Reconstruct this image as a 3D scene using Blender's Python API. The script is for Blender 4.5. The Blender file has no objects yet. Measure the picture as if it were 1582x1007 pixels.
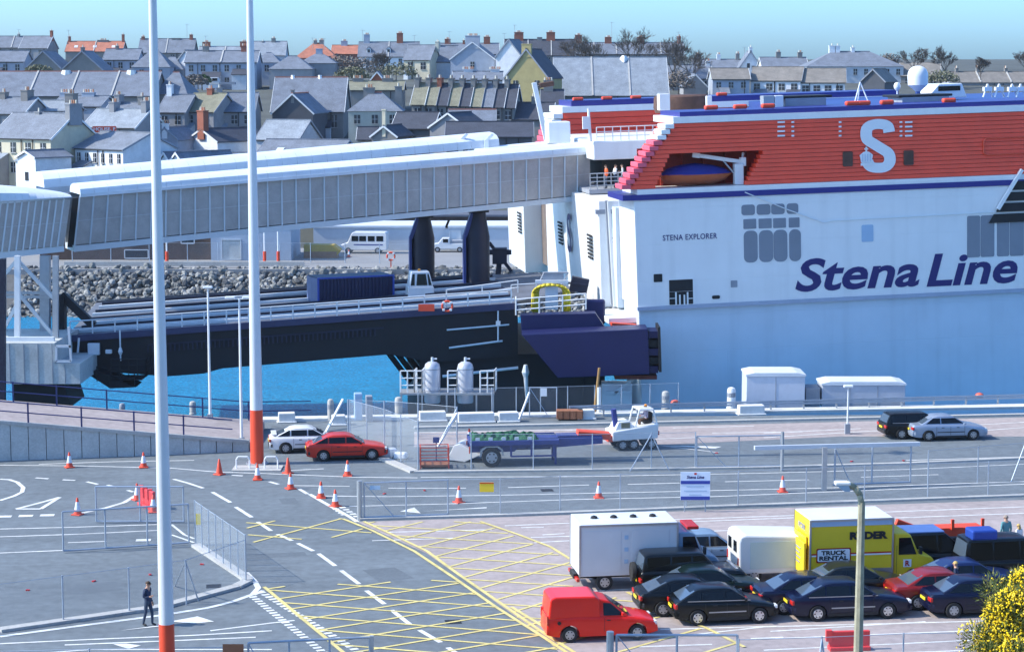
import bpy, bmesh, math, random
from mathutils import Vector, Matrix
random.seed(7)
R = math.radians
sc = bpy.context.scene
C = sc.collection
# ------------------------------------------------------------------ camera, sky, sun, exposure
FP, CX, CY, HC = 3090.0, 791.0, 503.5, 21.0        # focal length in px of the 1582 wide frame, centre, camera height
PITCH = R(7.25)
cam = bpy.data.cameras.new('camera'); camo = bpy.data.objects.new('camera', cam); C.objects.link(camo)
camo.location = (0, 0, HC); camo.rotation_euler = (R(90) - PITCH, 0, 0)
cam.sensor_width = 36; cam.lens = 36 * FP / 1582; cam.clip_start = 0.5; cam.clip_end = 9000
sc.camera = camo
SUN_EL, SUN_AZ = R(40), R(-5)                        # azimuth measured from the left (-X) towards the far side (+Y)
sdir = Vector((-math.cos(SUN_AZ) * math.cos(SUN_EL), math.sin(SUN_AZ) * math.cos(SUN_EL), math.sin(SUN_EL)))
w = bpy.data.worlds.new('World'); sc.world = w; w.use_nodes = True
nt = w.node_tree; bg = nt.nodes['Background']
sky = nt.nodes.new('ShaderNodeTexSky'); sky.sky_type = 'NISHITA'; sky.sun_disc = False
sky.sun_elevation = SUN_EL
sky.sun_rotation = math.atan2(sdir.x, sdir.y)
sky.air_density = 0.7; sky.dust_density = 1.5; sky.ozone_density = 4.0; sky.altitude = 0
tint = nt.nodes.new('ShaderNodeMix'); tint.data_type = 'RGBA'; tint.blend_type = 'MULTIPLY'; tint.inputs[0].default_value = 1
nt.links.new(sky.outputs[0], tint.inputs[6]); tint.inputs[7].default_value = (0.55, 0.80, 0.99, 1)
nt.links.new(tint.outputs[2], bg.inputs[0]); bg.inputs[1].default_value = 0.15
sun = bpy.data.lights.new('sun', 'SUN'); sun.energy = 2.45; sun.angle = R(0.53); sun.color = (1.0, 0.93, 0.80)
suno = bpy.data.objects.new('sun', sun); C.objects.link(suno)
suno.rotation_euler = (-sdir).to_track_quat('-Z', 'Y').to_euler()
sc.view_settings.view_transform = 'Standard'; sc.view_settings.look = 'None'
sc.view_settings.exposure = 1.33; sc.view_settings.gamma = 1.0; sc.view_settings.use_curve_mapping = False
sc.render.engine = 'CYCLES'
try: sc.cycles.max_bounces = 8; sc.cycles.transparent_max_bounces = 24
except Exception: pass
# ------------------------------------------------------------------ survey helpers: where a sight line meets the ground / a distance
cP, sP = math.cos(PITCH), math.sin(PITCH)
def ray(px, py):
    u = (px - CX) / FP; v = (CY - py) / FP
    return Vector((u, cP + v * sP, -sP + v * cP))
def G(px, py, z=0.0):
    r = ray(px, py); t = (z - HC) / r.z
    return Vector((r.x * t, r.y * t, z))
def D(px, py, d):
    r = ray(px, py); t = d / r.y
    return Vector((r.x * t, d, HC + r.z * t))
# ------------------------------------------------------------------ materials
MATS = {}
def mat(name, col, rough=0.6, metal=0.0, var=0.12, scale=1.5, bump=0.0, bscale=None, coat=0.0, spec=0.5, alpha=1.0, emit=None, fine=0.0):
    if name in MATS: return MATS[name]
    m = bpy.data.materials.new(name); m.use_nodes = True; t = m.node_tree; b = t.nodes['Principled BSDF']
    b.inputs['Roughness'].default_value = rough; b.inputs['Metallic'].default_value = metal
    b.inputs['Coat Weight'].default_value = coat; b.inputs['Coat Roughness'].default_value = 0.08
    b.inputs['Specular IOR Level'].default_value = spec
    c = (col[0], col[1], col[2], 1)
    tc = t.nodes.new('ShaderNodeTexCoord')
    if var > 0:
        n = t.nodes.new('ShaderNodeTexNoise'); n.inputs['Scale'].default_value = scale; n.inputs['Detail'].default_value = 6; n.inputs['Roughness'].default_value = 0.65
        t.links.new(tc.outputs['Object'], n.inputs['Vector'])
        rp = t.nodes.new('ShaderNodeMapRange'); rp.inputs[1].default_value = 0.25; rp.inputs[2].default_value = 0.75
        rp.inputs[3].default_value = 1 - var; rp.inputs[4].default_value = 1 + var
        t.links.new(n.outputs[0], rp.inputs[0]); val = rp.outputs[0]
        if fine > 0:
            n2 = t.nodes.new('ShaderNodeTexNoise'); n2.inputs['Scale'].default_value = scale * 14; n2.inputs['Detail'].default_value = 3
            t.links.new(tc.outputs['Object'], n2.inputs['Vector'])
            r2 = t.nodes.new('ShaderNodeMapRange'); r2.inputs[1].default_value = 0.3; r2.inputs[2].default_value = 0.7
            r2.inputs[3].default_value = 1 - fine; r2.inputs[4].default_value = 1 + fine
            t.links.new(n2.outputs[0], r2.inputs[0])
            mu = t.nodes.new('ShaderNodeMath'); mu.operation = 'MULTIPLY'; t.links.new(val, mu.inputs[0]); t.links.new(r2.outputs[0], mu.inputs[1]); val = mu.outputs[0]
        mx = t.nodes.new('ShaderNodeVectorMath'); mx.operation = 'SCALE'; mx.inputs[0].default_value = col[:3]
        t.links.new(val, mx.inputs['Scale']); t.links.new(mx.outputs[0], b.inputs['Base Color'])
    else: b.inputs['Base Color'].default_value = c
    if bump > 0:
        n3 = t.nodes.new('ShaderNodeTexNoise'); n3.inputs['Scale'].default_value = bscale or scale * 6; n3.inputs['Detail'].default_value = 4
        t.links.new(tc.outputs['Object'], n3.inputs['Vector'])
        bp = t.nodes.new('ShaderNodeBump'); bp.inputs['Strength'].default_value = bump; bp.inputs['Distance'].default_value = 0.05
        t.links.new(n3.outputs[0], bp.inputs['Height']); t.links.new(bp.outputs[0], b.inputs['Normal'])
    if alpha < 1: b.inputs['Alpha'].default_value = alpha
    MATS[name] = m
    return m
def stripes(m, axis, period, depth, dist=0.03, sharp=False):
    """adds fine ribs along an axis of object space as bump (corrugation, slate courses, louvre lips)"""
    t = m.node_tree; b = t.nodes['Principled BSDF']
    tc = t.nodes.new('ShaderNodeTexCoord'); wv = t.nodes.new('ShaderNodeTexWave'); wv.wave_type = 'BANDS'; wv.bands_direction = axis
    wv.wave_profile = 'SAW' if sharp else 'SIN'; wv.inputs['Scale'].default_value = 0.314 / period * 1.0
    wv.inputs['Distortion'].default_value = 0.0
    t.links.new(tc.outputs['Object'], wv.inputs['Vector'])
    bp = t.nodes.new('ShaderNodeBump'); bp.inputs['Strength'].default_value = depth; bp.inputs['Distance'].default_value = dist
    t.links.new(wv.outputs[0], bp.inputs['Height'])
    old = b.inputs['Normal'].links
    if old: t.links.new(old[0].from_socket, bp.inputs['Normal'])
    t.links.new(bp.outputs[0], b.inputs['Normal'])
    return m
def streaks(m, sx=0.8, sz=0.05, lo=0.86, seam=2.4):
    """vertical weather streaks and faint plate seams on painted steel"""
    t = m.node_tree; b = t.nodes['Principled BSDF']; tc = t.nodes.new('ShaderNodeTexCoord'); mp = t.nodes.new('ShaderNodeMapping'); mp.inputs['Scale'].default_value = (sx, sx, sz)
    t.links.new(tc.outputs['Object'], mp.inputs[0]); n = t.nodes.new('ShaderNodeTexNoise'); n.inputs['Scale'].default_value = 1.6; n.inputs['Detail'].default_value = 5; t.links.new(mp.outputs[0], n.inputs['Vector'])
    mr = t.nodes.new('ShaderNodeMapRange'); mr.inputs[1].default_value = 0.5; mr.inputs[2].default_value = 0.75; mr.inputs[3].default_value = 1; mr.inputs[4].default_value = lo; t.links.new(n.outputs[0], mr.inputs[0])
    src = b.inputs['Base Color'].links[0].from_socket; v = t.nodes.new('ShaderNodeVectorMath'); v.operation = 'SCALE'; t.links.new(src, v.inputs[0]); t.links.new(mr.outputs[0], v.inputs['Scale']); t.links.new(v.outputs[0], b.inputs['Base Color'])
    br = t.nodes.new('ShaderNodeTexBrick'); br.inputs['Scale'].default_value = 1.0; br.inputs['Brick Width'].default_value = seam * 2.6; br.inputs['Row Height'].default_value = seam; br.inputs['Mortar Size'].default_value = 0.03; br.inputs['Mortar Smooth'].default_value = 0.6
    m2 = t.nodes.new('ShaderNodeMapping'); m2.inputs['Rotation'].default_value = (R(90), 0, 0); t.links.new(tc.outputs['Object'], m2.inputs[0]); t.links.new(m2.outputs[0], br.inputs['Vector'])
    nb = t.nodes.new('ShaderNodeTexNoise'); nb.inputs['Scale'].default_value = 0.7; t.links.new(tc.outputs['Object'], nb.inputs['Vector']); ad = t.nodes.new('ShaderNodeMath'); ad.operation = 'MULTIPLY_ADD'; ad.inputs[1].default_value = -0.4; t.links.new(br.outputs['Fac'], ad.inputs[0]); t.links.new(nb.outputs[0], ad.inputs[2])
    bp = t.nodes.new('ShaderNodeBump'); bp.inputs['Strength'].default_value = 0.35; bp.inputs['Distance'].default_value = 0.06; t.links.new(ad.outputs[0], bp.inputs['Height']); t.links.new(bp.outputs[0], b.inputs['Normal'])
    return m
def tracks(m, rot, lo=0.90, hi=1.05):
    """long faint wheel tracks and dirt drawn out along the lanes"""
    t = m.node_tree; b = t.nodes['Principled BSDF']; tc = t.nodes.new('ShaderNodeTexCoord'); mp = t.nodes.new('ShaderNodeMapping'); mp.inputs['Rotation'].default_value = (0, 0, -rot); m2 = t.nodes.new('ShaderNodeMapping'); m2.inputs['Scale'].default_value = (0.035, 0.8, 1)
    t.links.new(tc.outputs['Object'], mp.inputs[0]); t.links.new(mp.outputs[0], m2.inputs[0]); n = t.nodes.new('ShaderNodeTexNoise'); n.inputs['Scale'].default_value = 1.0; n.inputs['Detail'].default_value = 4; n.inputs['Roughness'].default_value = 0.6; t.links.new(m2.outputs[0], n.inputs['Vector'])
    mr = t.nodes.new('ShaderNodeMapRange'); mr.inputs[1].default_value = 0.35; mr.inputs[2].default_value = 0.65; mr.inputs[3].default_value = lo; mr.inputs[4].default_value = hi; t.links.new(n.outputs[0], mr.inputs[0])
    vo = t.nodes.new('ShaderNodeTexNoise'); vo.inputs['Scale'].default_value = 0.55; vo.inputs['Detail'].default_value = 2; t.links.new(tc.outputs['Object'], vo.inputs['Vector']); ms = t.nodes.new('ShaderNodeMapRange'); ms.inputs[1].default_value = 0.66; ms.inputs[2].default_value = 0.74; ms.inputs[3].default_value = 1.0; ms.inputs[4].default_value = 0.86; t.links.new(vo.outputs[0], ms.inputs[0])
    mu = t.nodes.new('ShaderNodeMath'); mu.operation = 'MULTIPLY'; t.links.new(mr.outputs[0], mu.inputs[0]); t.links.new(ms.outputs[0], mu.inputs[1])
    src = b.inputs['Base Color'].links[0].from_socket; v = t.nodes.new('ShaderNodeVectorMath'); v.operation = 'SCALE'; t.links.new(src, v.inputs[0]); t.links.new(mu.outputs[0], v.inputs['Scale']); t.links.new(v.outputs[0], b.inputs['Base Color'])
def mesh_mat(name, col, cover):
    """woven wire seen from far off: wires too thin to tell apart, a share of the light passes"""
    m = bpy.data.materials.new(name); m.use_nodes = True; t = m.node_tree; b = t.nodes['Principled BSDF']
    b.inputs['Base Color'].default_value = (*col, 1); b.inputs['Roughness'].default_value = 0.5; b.inputs['Metallic'].default_value = 0.2
    b.inputs['Alpha'].default_value = cover
    MATS[name] = m
    return m
# ------------------------------------------------------------------ mesh helpers
class MB:
    def __init__(s): s.v = []; s.f = []; s.mi = []
    def add(s, vs, fs, mi=0):
        o = len(s.v); s.v += [tuple(v) for v in vs]; s.f += [tuple(o + i for i in f) for f in fs]; s.mi += [mi] * len(fs); return s
    def box(s, c, sz, rz=0, mi=0):
        x, y, z = sz[0] / 2, sz[1] / 2, sz[2] / 2; ca, sa = math.cos(rz), math.sin(rz)
        vs = []
        for dz in (-z, z):
            for dx, dy in ((-x, -y), (x, -y), (x, y), (-x, y)):
                vs.append((c[0] + dx * ca - dy * sa, c[1] + dx * sa + dy * ca, c[2] + dz))
        return s.add(vs, [(3, 2, 1, 0), (4, 5, 6, 7), (0, 1, 5, 4), (1, 2, 6, 5), (2, 3, 7, 6), (3, 0, 4, 7)], mi)
    def box2(s, lo, hi, mi=0):
        return s.box([(a + b) / 2 for a, b in zip(lo, hi)], [abs(b - a) for a, b in zip(lo, hi)], 0, mi)
    def bar(s, p0, p1, wd, ht=None, mi=0, up=(0, 0, 1)):
        p0 = Vector(p0); p1 = Vector(p1); ht = ht or wd; d = (p1 - p0)
        if d.length < 1e-6: return s
        d.normalize(); u = Vector(up)
        if abs(d.dot(u)) > 0.98: u = Vector((1, 0, 0))
        a = d.cross(u).normalized() * wd / 2; b = d.cross(a).normalized() * ht / 2
        vs = [p + i * a + j * b for p in (p0, p1) for i, j in ((-1, -1), (1, -1), (1, 1), (-1, 1))]
        return s.add(vs, [(0, 1, 2, 3), (7, 6, 5, 4), (0, 4, 5, 1), (1, 5, 6, 2), (2, 6, 7, 3), (3, 7, 4, 0)], mi)
    def tube(s, p0, p1, r0, r1=None, n=8, mi=0, cap=True):
        p0 = Vector(p0); p1 = Vector(p1); r1 = r0 if r1 is None else r1; d = (p1 - p0)
        if d.length < 1e-6: return s
        d.normalize(); u = Vector((0, 0, 1)) if abs(d.z) < 0.9 else Vector((1, 0, 0))
        a = d.cross(u).normalized(); b = d.cross(a)
        vs = [p + (a * math.cos(t) + b * math.sin(t)) * r for p, r in ((p0, r0), (p1, r1)) for t in (2 * math.pi * k / n for k in range(n))]
        fs = [(k, n + k, n + (k + 1) % n, (k + 1) % n) for k in range(n)]
        if cap: fs += [tuple(range(n)), tuple(range(2 * n - 1, n - 1, -1))]
        return s.add(vs, fs, mi)
    def path(s, pts, r, n=6, mi=0):
        for a, b in zip(pts, pts[1:]): s.tube(a, b, r, r, n, mi)
        return s
    def prism(s, poly, y0, y1, mi=0):
        """polygon of (x, z) extruded from y0 to y1"""
        n = len(poly); vs = [(x, y0, z) for x, z in poly] + [(x, y1, z) for x, z in poly]
        fs = [tuple(range(n)), tuple(range(2 * n - 1, n - 1, -1))] + [(k, (k + 1) % n + 0, n + (k + 1) % n, n + k)[::-1] for k in range(n)]
        return s.add(vs, fs, mi)
    def slab(s, poly, z0, z1, mi=0):
        n = len(poly); vs = [(p[0], p[1], z0) for p in poly] + [(p[0], p[1], z1) for p in poly]
        fs = [tuple(range(n - 1, -1, -1)), tuple(range(n, 2 * n))] + [(k, (k + 1) % n, n + (k + 1) % n, n + k) for k in range(n)]
        return s.add(vs, fs, mi)
    def lathe(s, prof, c=(0, 0, 0), n=16, mi=0, axis='z'):
        vs = []
        for r, h in prof:
            for k in range(n):
                t = 2 * math.pi * k / n; p = (r * math.cos(t), r * math.sin(t), h)
                if axis == 'y': p = (p[0], p[2], p[1])
                if axis == 'x': p = (p[2], p[0], p[1])
                vs.append((c[0] + p[0], c[1] + p[1], c[2] + p[2]))
        fs = []
        for j in range(len(prof) - 1):
            for k in range(n):
                fs.append((j * n + k, j * n + (k + 1) % n, (j + 1) * n + (k + 1) % n, (j + 1) * n + k))
        fs += [tuple(range(n - 1, -1, -1)), tuple(range((len(prof) - 1) * n, len(prof) * n))]
        return s.add(vs, fs, mi)
    def quad(s, a, b, c, d, mi=0): return s.add([a, b, c, d], [(0, 1, 2, 3)], mi)
    def plate(s, pts, th, mi=0):
        """thin solid plate from a planar polygon"""
        pts = [Vector(p) for p in pts]; nn = Vector((0, 0, 0))
        for i in range(len(pts)):
            a, b = pts[i], pts[(i + 1) % len(pts)]; nn += a.cross(b)
        nn.normalize(); n = len(pts)
        vs = pts + [p - nn * th for p in pts]
        fs = [tuple(range(n)), tuple(range(2 * n - 1, n - 1, -1))] + [(k, n + k, n + (k + 1) % n, (k + 1) % n) for k in range(n)]
        return s.add(vs, fs, mi)
    def build(s, name, m, parent=None, smooth=False, bevel=0, seg=2, loc=None, rz=0):
        me = bpy.data.meshes.new(name); me.from_pydata(s.v, [], s.f)
        for x in (m if isinstance(m, (list, tuple)) else [m]): me.materials.append(x)
        if any(s.mi): me.polygons.foreach_set('material_index', s.mi)
        bm = bmesh.new(); bm.from_mesh(me); bmesh.ops.recalc_face_normals(bm, faces=bm.faces)
        if bevel: 
            bmesh.ops.remove_doubles(bm, verts=bm.verts, dist=1e-4)
            eg = [e for e in bm.edges if len(e.link_faces) == 2 and e.calc_face_angle(0) > 0.35]
            bmesh.ops.bevel(bm, geom=eg, offset=bevel, segments=seg, affect='EDGES', profile=0.5, clamp_overlap=True)
        bm.to_mesh(me); bm.free()
        if smooth:
            me.polygons.foreach_set('use_smooth', [True] * len(me.polygons))
            if smooth != True: me.set_sharp_from_angle(angle=smooth)
        me.update()
        o = bpy.data.objects.new(name, me); C.objects.link(o)
        if parent: o.parent = parent
        if loc is not None: o.location = loc
        if rz: o.rotation_euler[2] = rz
        return o
SM = R(40)
def tag(o, label=None, cat=None, group=None, kind=None):
    if label: o['label'] = label
    if cat: o['category'] = cat
    if group: o['group'] = group
    if kind: o['kind'] = kind
    return o
def thing(name, label, cat, loc=(0, 0, 0), rz=0, group=None):
    o = bpy.data.objects.new(name, None); C.objects.link(o); o.location = loc; o.rotation_euler = (0, 0, rz); o.empty_display_size = 0.3
    return tag(o, label, cat, group)
def share(src, name, parent, loc=(0, 0, 0), rz=0):
    o = bpy.data.objects.new(name, src.data); C.objects.link(o); o.parent = parent; o.location = loc; o.rotation_euler = (0, 0, rz); return o
def copy_tree(o, parent=None):
    c = o.copy(); C.objects.link(c); c.parent = parent
    for ch in list(o.children): copy_tree(ch, c)
    return c
def text_mesh(s, size, m, name='lettering', parent=None, offset=0.0, shear=0.0, depth=0.004, align='CENTER', sx=1.0, spacing=1.0):
    cu = bpy.data.curves.new('t', 'FONT'); cu.body = s; cu.size = size; cu.offset = offset; cu.shear = shear; cu.extrude = depth; cu.space_character = spacing
    cu.align_x = align; cu.align_y = 'CENTER'; cu.resolution_u = 4
    to = bpy.data.objects.new('t', cu); C.objects.link(to)
    bpy.context.view_layer.update()
    me = bpy.data.meshes.new_from_object(to.evaluated_get(bpy.context.evaluated_depsgraph_get()))
    bpy.data.objects.remove(to); bpy.data.curves.remove(cu)
    # stand the text upright in the local XZ plane, reading along +X, facing -Y
    me.transform(Matrix(((sx, 0, 0, 0), (0, 0, -1, 0), (0, 1, 0, 0), (0, 0, 0, 1))))
    xs_ = [v.co.x for v in me.vertices]; zs_ = [v.co.z for v in me.vertices]; cx_, cz_ = (min(xs_) + max(xs_)) / 2, (min(zs_) + max(zs_)) / 2
    me.transform(Matrix.Translation((-cx_, 0, -cz_)))
    me.materials.clear(); me.materials.append(m)
    o = bpy.data.objects.new(name, me); C.objects.link(o)
    if parent: o.parent = parent
    return o
# palette
M = {}
def defm(k, *a, **kw): M[k] = mat(k, *a, **kw)
defm('asphalt', (0.135, 0.158, 0.176), 0.9, var=0.17, scale=0.16, bump=0.15, bscale=9, fine=0.14)
defm('lot', (0.35, 0.295, 0.285), 0.9, var=0.15, scale=0.2, bump=0.15, bscale=9, fine=0.12)
defm('concrete', (0.42, 0.41, 0.39), 0.85, var=0.15, scale=0.5, fine=0.1)
defm('wallpanel', (0.46, 0.48, 0.47), 0.85, var=0.2, scale=0.7, fine=0.1)
defm('white_paint', (0.66, 0.66, 0.64), 0.7, var=0.3, scale=1.6, fine=0.12)
defm('yellow_paint', (0.64, 0.53, 0.20), 0.7, var=0.25, scale=1.2, fine=0.12)
defm('galv', (0.42, 0.44, 0.46), 0.45, 0.5, var=0.12)
defm('steel_white', (0.75, 0.76, 0.76), 0.4, var=0.05)
defm('black', (0.012, 0.012, 0.014), 0.6, var=0.1)
defm('rubber', (0.018, 0.018, 0.019), 0.8, var=0.2)
defm('glass', (0.005, 0.006, 0.008), 0.12, var=0.0, spec=0.35)
defm('sky_tint_glass', (0.10, 0.14, 0.19), 0.05, 0.3, var=0.0, spec=0.9)  # pale blue base stands for sky reflected in the screens
defm('chrome', (0.6, 0.6, 0.62), 0.25, 0.9, var=0.05)
defm('silver', (0.45, 0.46, 0.48), 0.35, 0.7, var=0.05)
defm('orange_red', (0.72, 0.075, 0.03), 0.5, var=0.08)
defm('red_band', (0.75, 0.07, 0.025), 0.5, var=0.06)
defm('lamp_red', (0.5, 0.02, 0.015), 0.25, var=0.0)
defm('lamp_amber', (0.8, 0.28, 0.02), 0.3, var=0.0)
defm('lamp_clear', (0.75, 0.75, 0.72), 0.15, var=0.0)
defm('plate_yellow', (0.8, 0.58, 0.03), 0.5, var=0.0)
defm('navy', (0.008, 0.010, 0.070), 0.45, var=0.15, scale=0.6)
defm('navy_dark', (0.012, 0.014, 0.035), 0.6, var=0.3, scale=0.7)
defm('skin', (0.5, 0.29, 0.2), 0.6, var=0.05)
mesh_mat('chain', (0.50, 0.54, 0.58), 0.10); mesh_mat('chain_dense', (0.62, 0.70, 0.78), 0.17)
M['chain'] = MATS['chain']; M['chain_dense'] = MATS['chain_dense']
AX = R(8.6)
tracks(M['asphalt'], AX); tracks(M['lot'], AX, 0.92, 1.05)
#                                       # the port's own grid runs this much away to the right
# ------------------------------------------------------------------ ground, sea, hill
def struct(o): o['kind'] = 'structure'; return o
def sheet(name, pts, z, m, parent=None):
    mb = MB(); mb.add([(p[0], p[1], z) for p in pts], [tuple(range(len(pts)))]); return struct(mb.build(name, m, parent))
def terr(d):
    T = [(0, 18.5), (28, 8), (42, 3), (52, 0), (238, 0), (252, 3.5), (266, 6), (300, 8), (330, 9.5), (420, 17), (500, 20.5), (600, 23.5), (690, 25), (900, 22), (4000, 15)]
    for (a, za), (b, zb) in zip(T, T[1:]):
        if d <= b: return za + (zb - za) * max(0, (d - a)) / (b - a)
    return 15
QE = [(-400, 118), (-40, 119.5), (60, 123.0), (400, 130)]     # quay edge: y at x
def quay_y(x):
    for (a, ya), (b, yb) in zip(QE, QE[1:]):
        if x <= b: return ya + (yb - ya) * (x - a) / (b - a)
    return QE[-1][1]
# near quay: one apron sheet with a vertical quay wall
mb = MB()
top = [(-400, 50), (400, 50)] + [(x, y) for x, y in reversed(QE)]
mb.slab(top, -8, 0)
struct(mb.build('quay_apron', M['asphalt']))
# bank below the camera
defm('bank', (0.10, 0.10, 0.05), 0.95, var=0.4, scale=0.8, bump=0.6, bscale=3)
mb = MB(); ys = [-60, -20, 0, 10, 20, 28, 35, 42, 47, 52]; xs = list(range(-160, 161, 20))
vs = [(x, y, (terr(max(y, 0)) + (0.0 if y < 52 else -0.02)) - (1.2 if y < 20 else 0)) for y in ys for x in xs]
nx = len(xs)
mb.add(vs, [(j * nx + i, j * nx + i + 1, (j + 1) * nx + i + 1, (j + 1) * nx + i) for j in range(len(ys) - 1) for i in range(nx - 1)])
struct(mb.build('grass_bank', M['bank'], smooth=True))
# far shore: quay platform, then the hill with the town
defm('far_apron', (0.24, 0.24, 0.245), 0.9, var=0.12, scale=0.2)
defm('hill', (0.075, 0.08, 0.07), 0.95, var=0.4, scale=0.12)
mb = MB(); mb.slab([(-500, 213), (500, 213), (500, 239), (-500, 239)], -8, 0); struct(mb.build('far_quay', M['far_apron']))
mb = MB(); ys = [237.9, 238, 252, 266, 300, 330, 375, 420, 500, 600, 690, 900, 1500, 4000]; xs = [-2500, -1200, -500, -250, -120, -60, 0, 60, 120, 250, 500, 1200, 2500]
vs = [(x, y, terr(y) + (0.004 if y > 238 else -6)) for y in ys for x in xs]; nx = len(xs)
mb.add(vs, [(j * nx + i, j * nx + i + 1, (j + 1) * nx + i + 1, (j + 1) * nx + i) for j in range(len(ys) - 1) for i in range(nx - 1)])
struct(mb.build('hill', M['hill']))
# sea
m = mat('sea', (0.006, 0.20, 0.37), 0.25, var=0.16, scale=0.3, spec=0.4, fine=0.3)  # fine colour noise stands in for sky reflections on the ripples
t = m.node_tree; b = t.nodes['Principled BSDF']; tc = t.nodes.new('ShaderNodeTexCoord')
mp = t.nodes.new('ShaderNodeMapping'); mp.inputs['Scale'].default_value = (0.8, 1.6, 1); t.links.new(tc.outputs['Object'], mp.inputs[0])
n1 = t.nodes.new('ShaderNodeTexNoise'); n1.inputs['Scale'].default_value = 2.2; n1.inputs['Detail'].default_value = 5; n1.inputs['Roughness'].default_value = 0.6
t.links.new(mp.outputs[0], n1.inputs['Vector']); bp = t.nodes.new('ShaderNodeBump'); bp.inputs['Strength'].default_value = 0.9; bp.inputs['Distance'].default_value = 0.25
t.links.new(n1.outputs[0], bp.inputs['Height']); t.links.new(bp.outputs[0], b.inputs['Normal'])
sheet('sea', [(-3000, 60), (3000, 60), (3000, 240), (-3000, 240)], -4.0, m)
# ------------------------------------------------------------------ paved areas and painted markings
def PG(pts, z=0.0): return [G(x, y, z) for x, y in pts]
sheet('car_park_surface', PG([(552, 806), (1640, 770), (1750, 1060), (915, 1060), (842, 985), (750, 918), (660, 855)]), 0.004, M['lot'])
sheet('quay_lane_surface', PG([(640, 668), (1640, 643), (1640, 674), (1300, 674), (1040, 686), (640, 690)]), 0.004, M['lot'])
def band(mb, pts, wd, z, mi=0):
    """flat painted line along ground points"""
    pts = [Vector((p[0], p[1], 0)) for p in pts]; L = []; n = len(pts)
    for i in range(n):
        d = (pts[min(i + 1, n - 1)] - pts[max(i - 1, 0)]).normalized(); s = Vector((-d.y, d.x, 0)) * wd / 2
        L += [(*(pts[i] + s)[:2], z), (*(pts[i] - s)[:2], z)]
    mb.add(L, [(2 * i, 2 * i + 1, 2 * i + 3, 2 * i + 2) for i in range(n - 1)], mi)
WZ = 0.010
def lines(name, items, m, z=WZ):
    mb = MB()
    for k, (wd, pts) in enumerate(items): band(mb, [G(x, y) for x, y in pts], wd, z + 0.0007 * (k % 6))
    return struct(mb.build(name, m))
white = []
W1, W2 = 0.13, 0.20
for seg in [[(0, 718.5), (120, 719.5), (265, 723), (335, 729), (400, 731), (550, 737), (645, 738)], [(60, 717), (180, 713), (300, 711)],
            [(650, 737), (900, 736), (1170, 731), (1400, 725), (1600, 716)],
            [(455, 750), (540, 751)], [(600, 754), (720, 754)], [(440, 727), (500, 724)], [(500, 766), (600, 767), (760, 765), (1000, 760), (1300, 753), (1600, 743)],
            [(540, 782), (700, 778), (900, 771), (1100, 767), (1350, 757), (1600, 747)],
            [(785, 753), (910, 749)], [(970, 748), (1050, 746)], [(1120, 744), (1250, 741)], [(1330, 737), (1450, 733)],
            [(1040, 661), (1165, 658)], [(1100, 669), (1240, 667)], [(1180, 676), (1310, 668), (1600, 651)], [(1180, 669), (1330, 662)], [(1450, 670), (1600, 659)],
            [(640, 668), (900, 664)], [(690, 690), (1180, 672)],
            [(1020, 688), (1110, 699)], [(1400, 711), (1600, 705)],
            [(0, 817), (120, 814), (245, 810)], [(0, 829), (120, 825), (245, 819)], [(0, 854), (97, 850)], [(105, 838), (165, 836)],
            [(0, 994), (150, 987), (300, 981), (420, 974)], [(100, 996), (250, 990), (395, 984)], [(325, 974), (420, 962), (455, 958)], [(20, 1012), (140, 1003), (330, 1003), (420, 1003)],
            [(265, 810), (285, 826), (300, 832)], [(265, 826), (300, 838)]]:
    white.append((W1, seg))
for a in [((55, 738), (75, 739.5)), ((97, 741), (116, 742)), ((134, 744), (151, 748)), ((166, 749), (181, 753)), ((197, 757), (206, 760)),
          ((268, 740), (290, 746), (314, 754)), ((328, 760), (356, 776)), ((364, 783), (389, 799)), ((398, 806), (419, 820)), ((429, 825), (451, 835)), ((460, 839), (484, 851)),
          ((492, 855), (518, 874)), ((527, 881), (555, 902)), ((566, 912), (594, 933)), ((605, 942), (633, 964)), ((648, 973), (681, 992)), ((692, 1000), (716, 1016)),
          ((416, 744), (430, 748)), ((462, 755), (475, 763)), ((358, 734), (375, 735))]:
    white.append((0.2, list(a)))
white.append((0.22, [(0, 740), (15, 741), (27, 745), (36, 753), (34, 760), (22, 766), (0, 773)]))
white += [(0.22, [(25, 786), (64, 776), (92, 768)]), (0.22, [(92, 768), (63, 786)]), (0.22, [(63, 786), (25, 786)])]
for a in [((-6, 798), (18, 797.5)), ((29, 797), (51, 796.5)), ((62, 796), (84, 795.5)), ((210, 834.5), (233, 834))]: white.append((0.42, list(a)))
white.append((0.24, [(120, 794), (165, 784), (192, 776), (212, 764)]))
white.append((0.22, [(478, 763), (500, 776), (540, 798), (552, 806)]))
white.append((0.24, [(380, 884), (394, 898), (399, 908), (390, 918), (360, 929), (320, 939), (250, 950), (120, 967), (0, 983)]))
white.append((0.18, [(392, 919), (406, 912)]))
# dotted double edge of the crossing
p0, p1 = G(403, 914), G(566, 1014); q0, q1 = G(390, 921), G(515, 1020)
for a, bb in ((p0, p1), (q0, q1)):
    n = 26
    for k in range(n):
        s = a.lerp(bb, k / n); e = a.lerp(bb, (k + 0.55) / n)
        white.append((0.32, None, s, e))
for a, bb in ((G(514, 783), G(534, 797)), (G(528, 783), G(555, 800))):
    for k in range(5): white.append((0.3, None, a.lerp(bb, k / 5), a.lerp(bb, (k + 0.55) / 5)))
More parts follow.
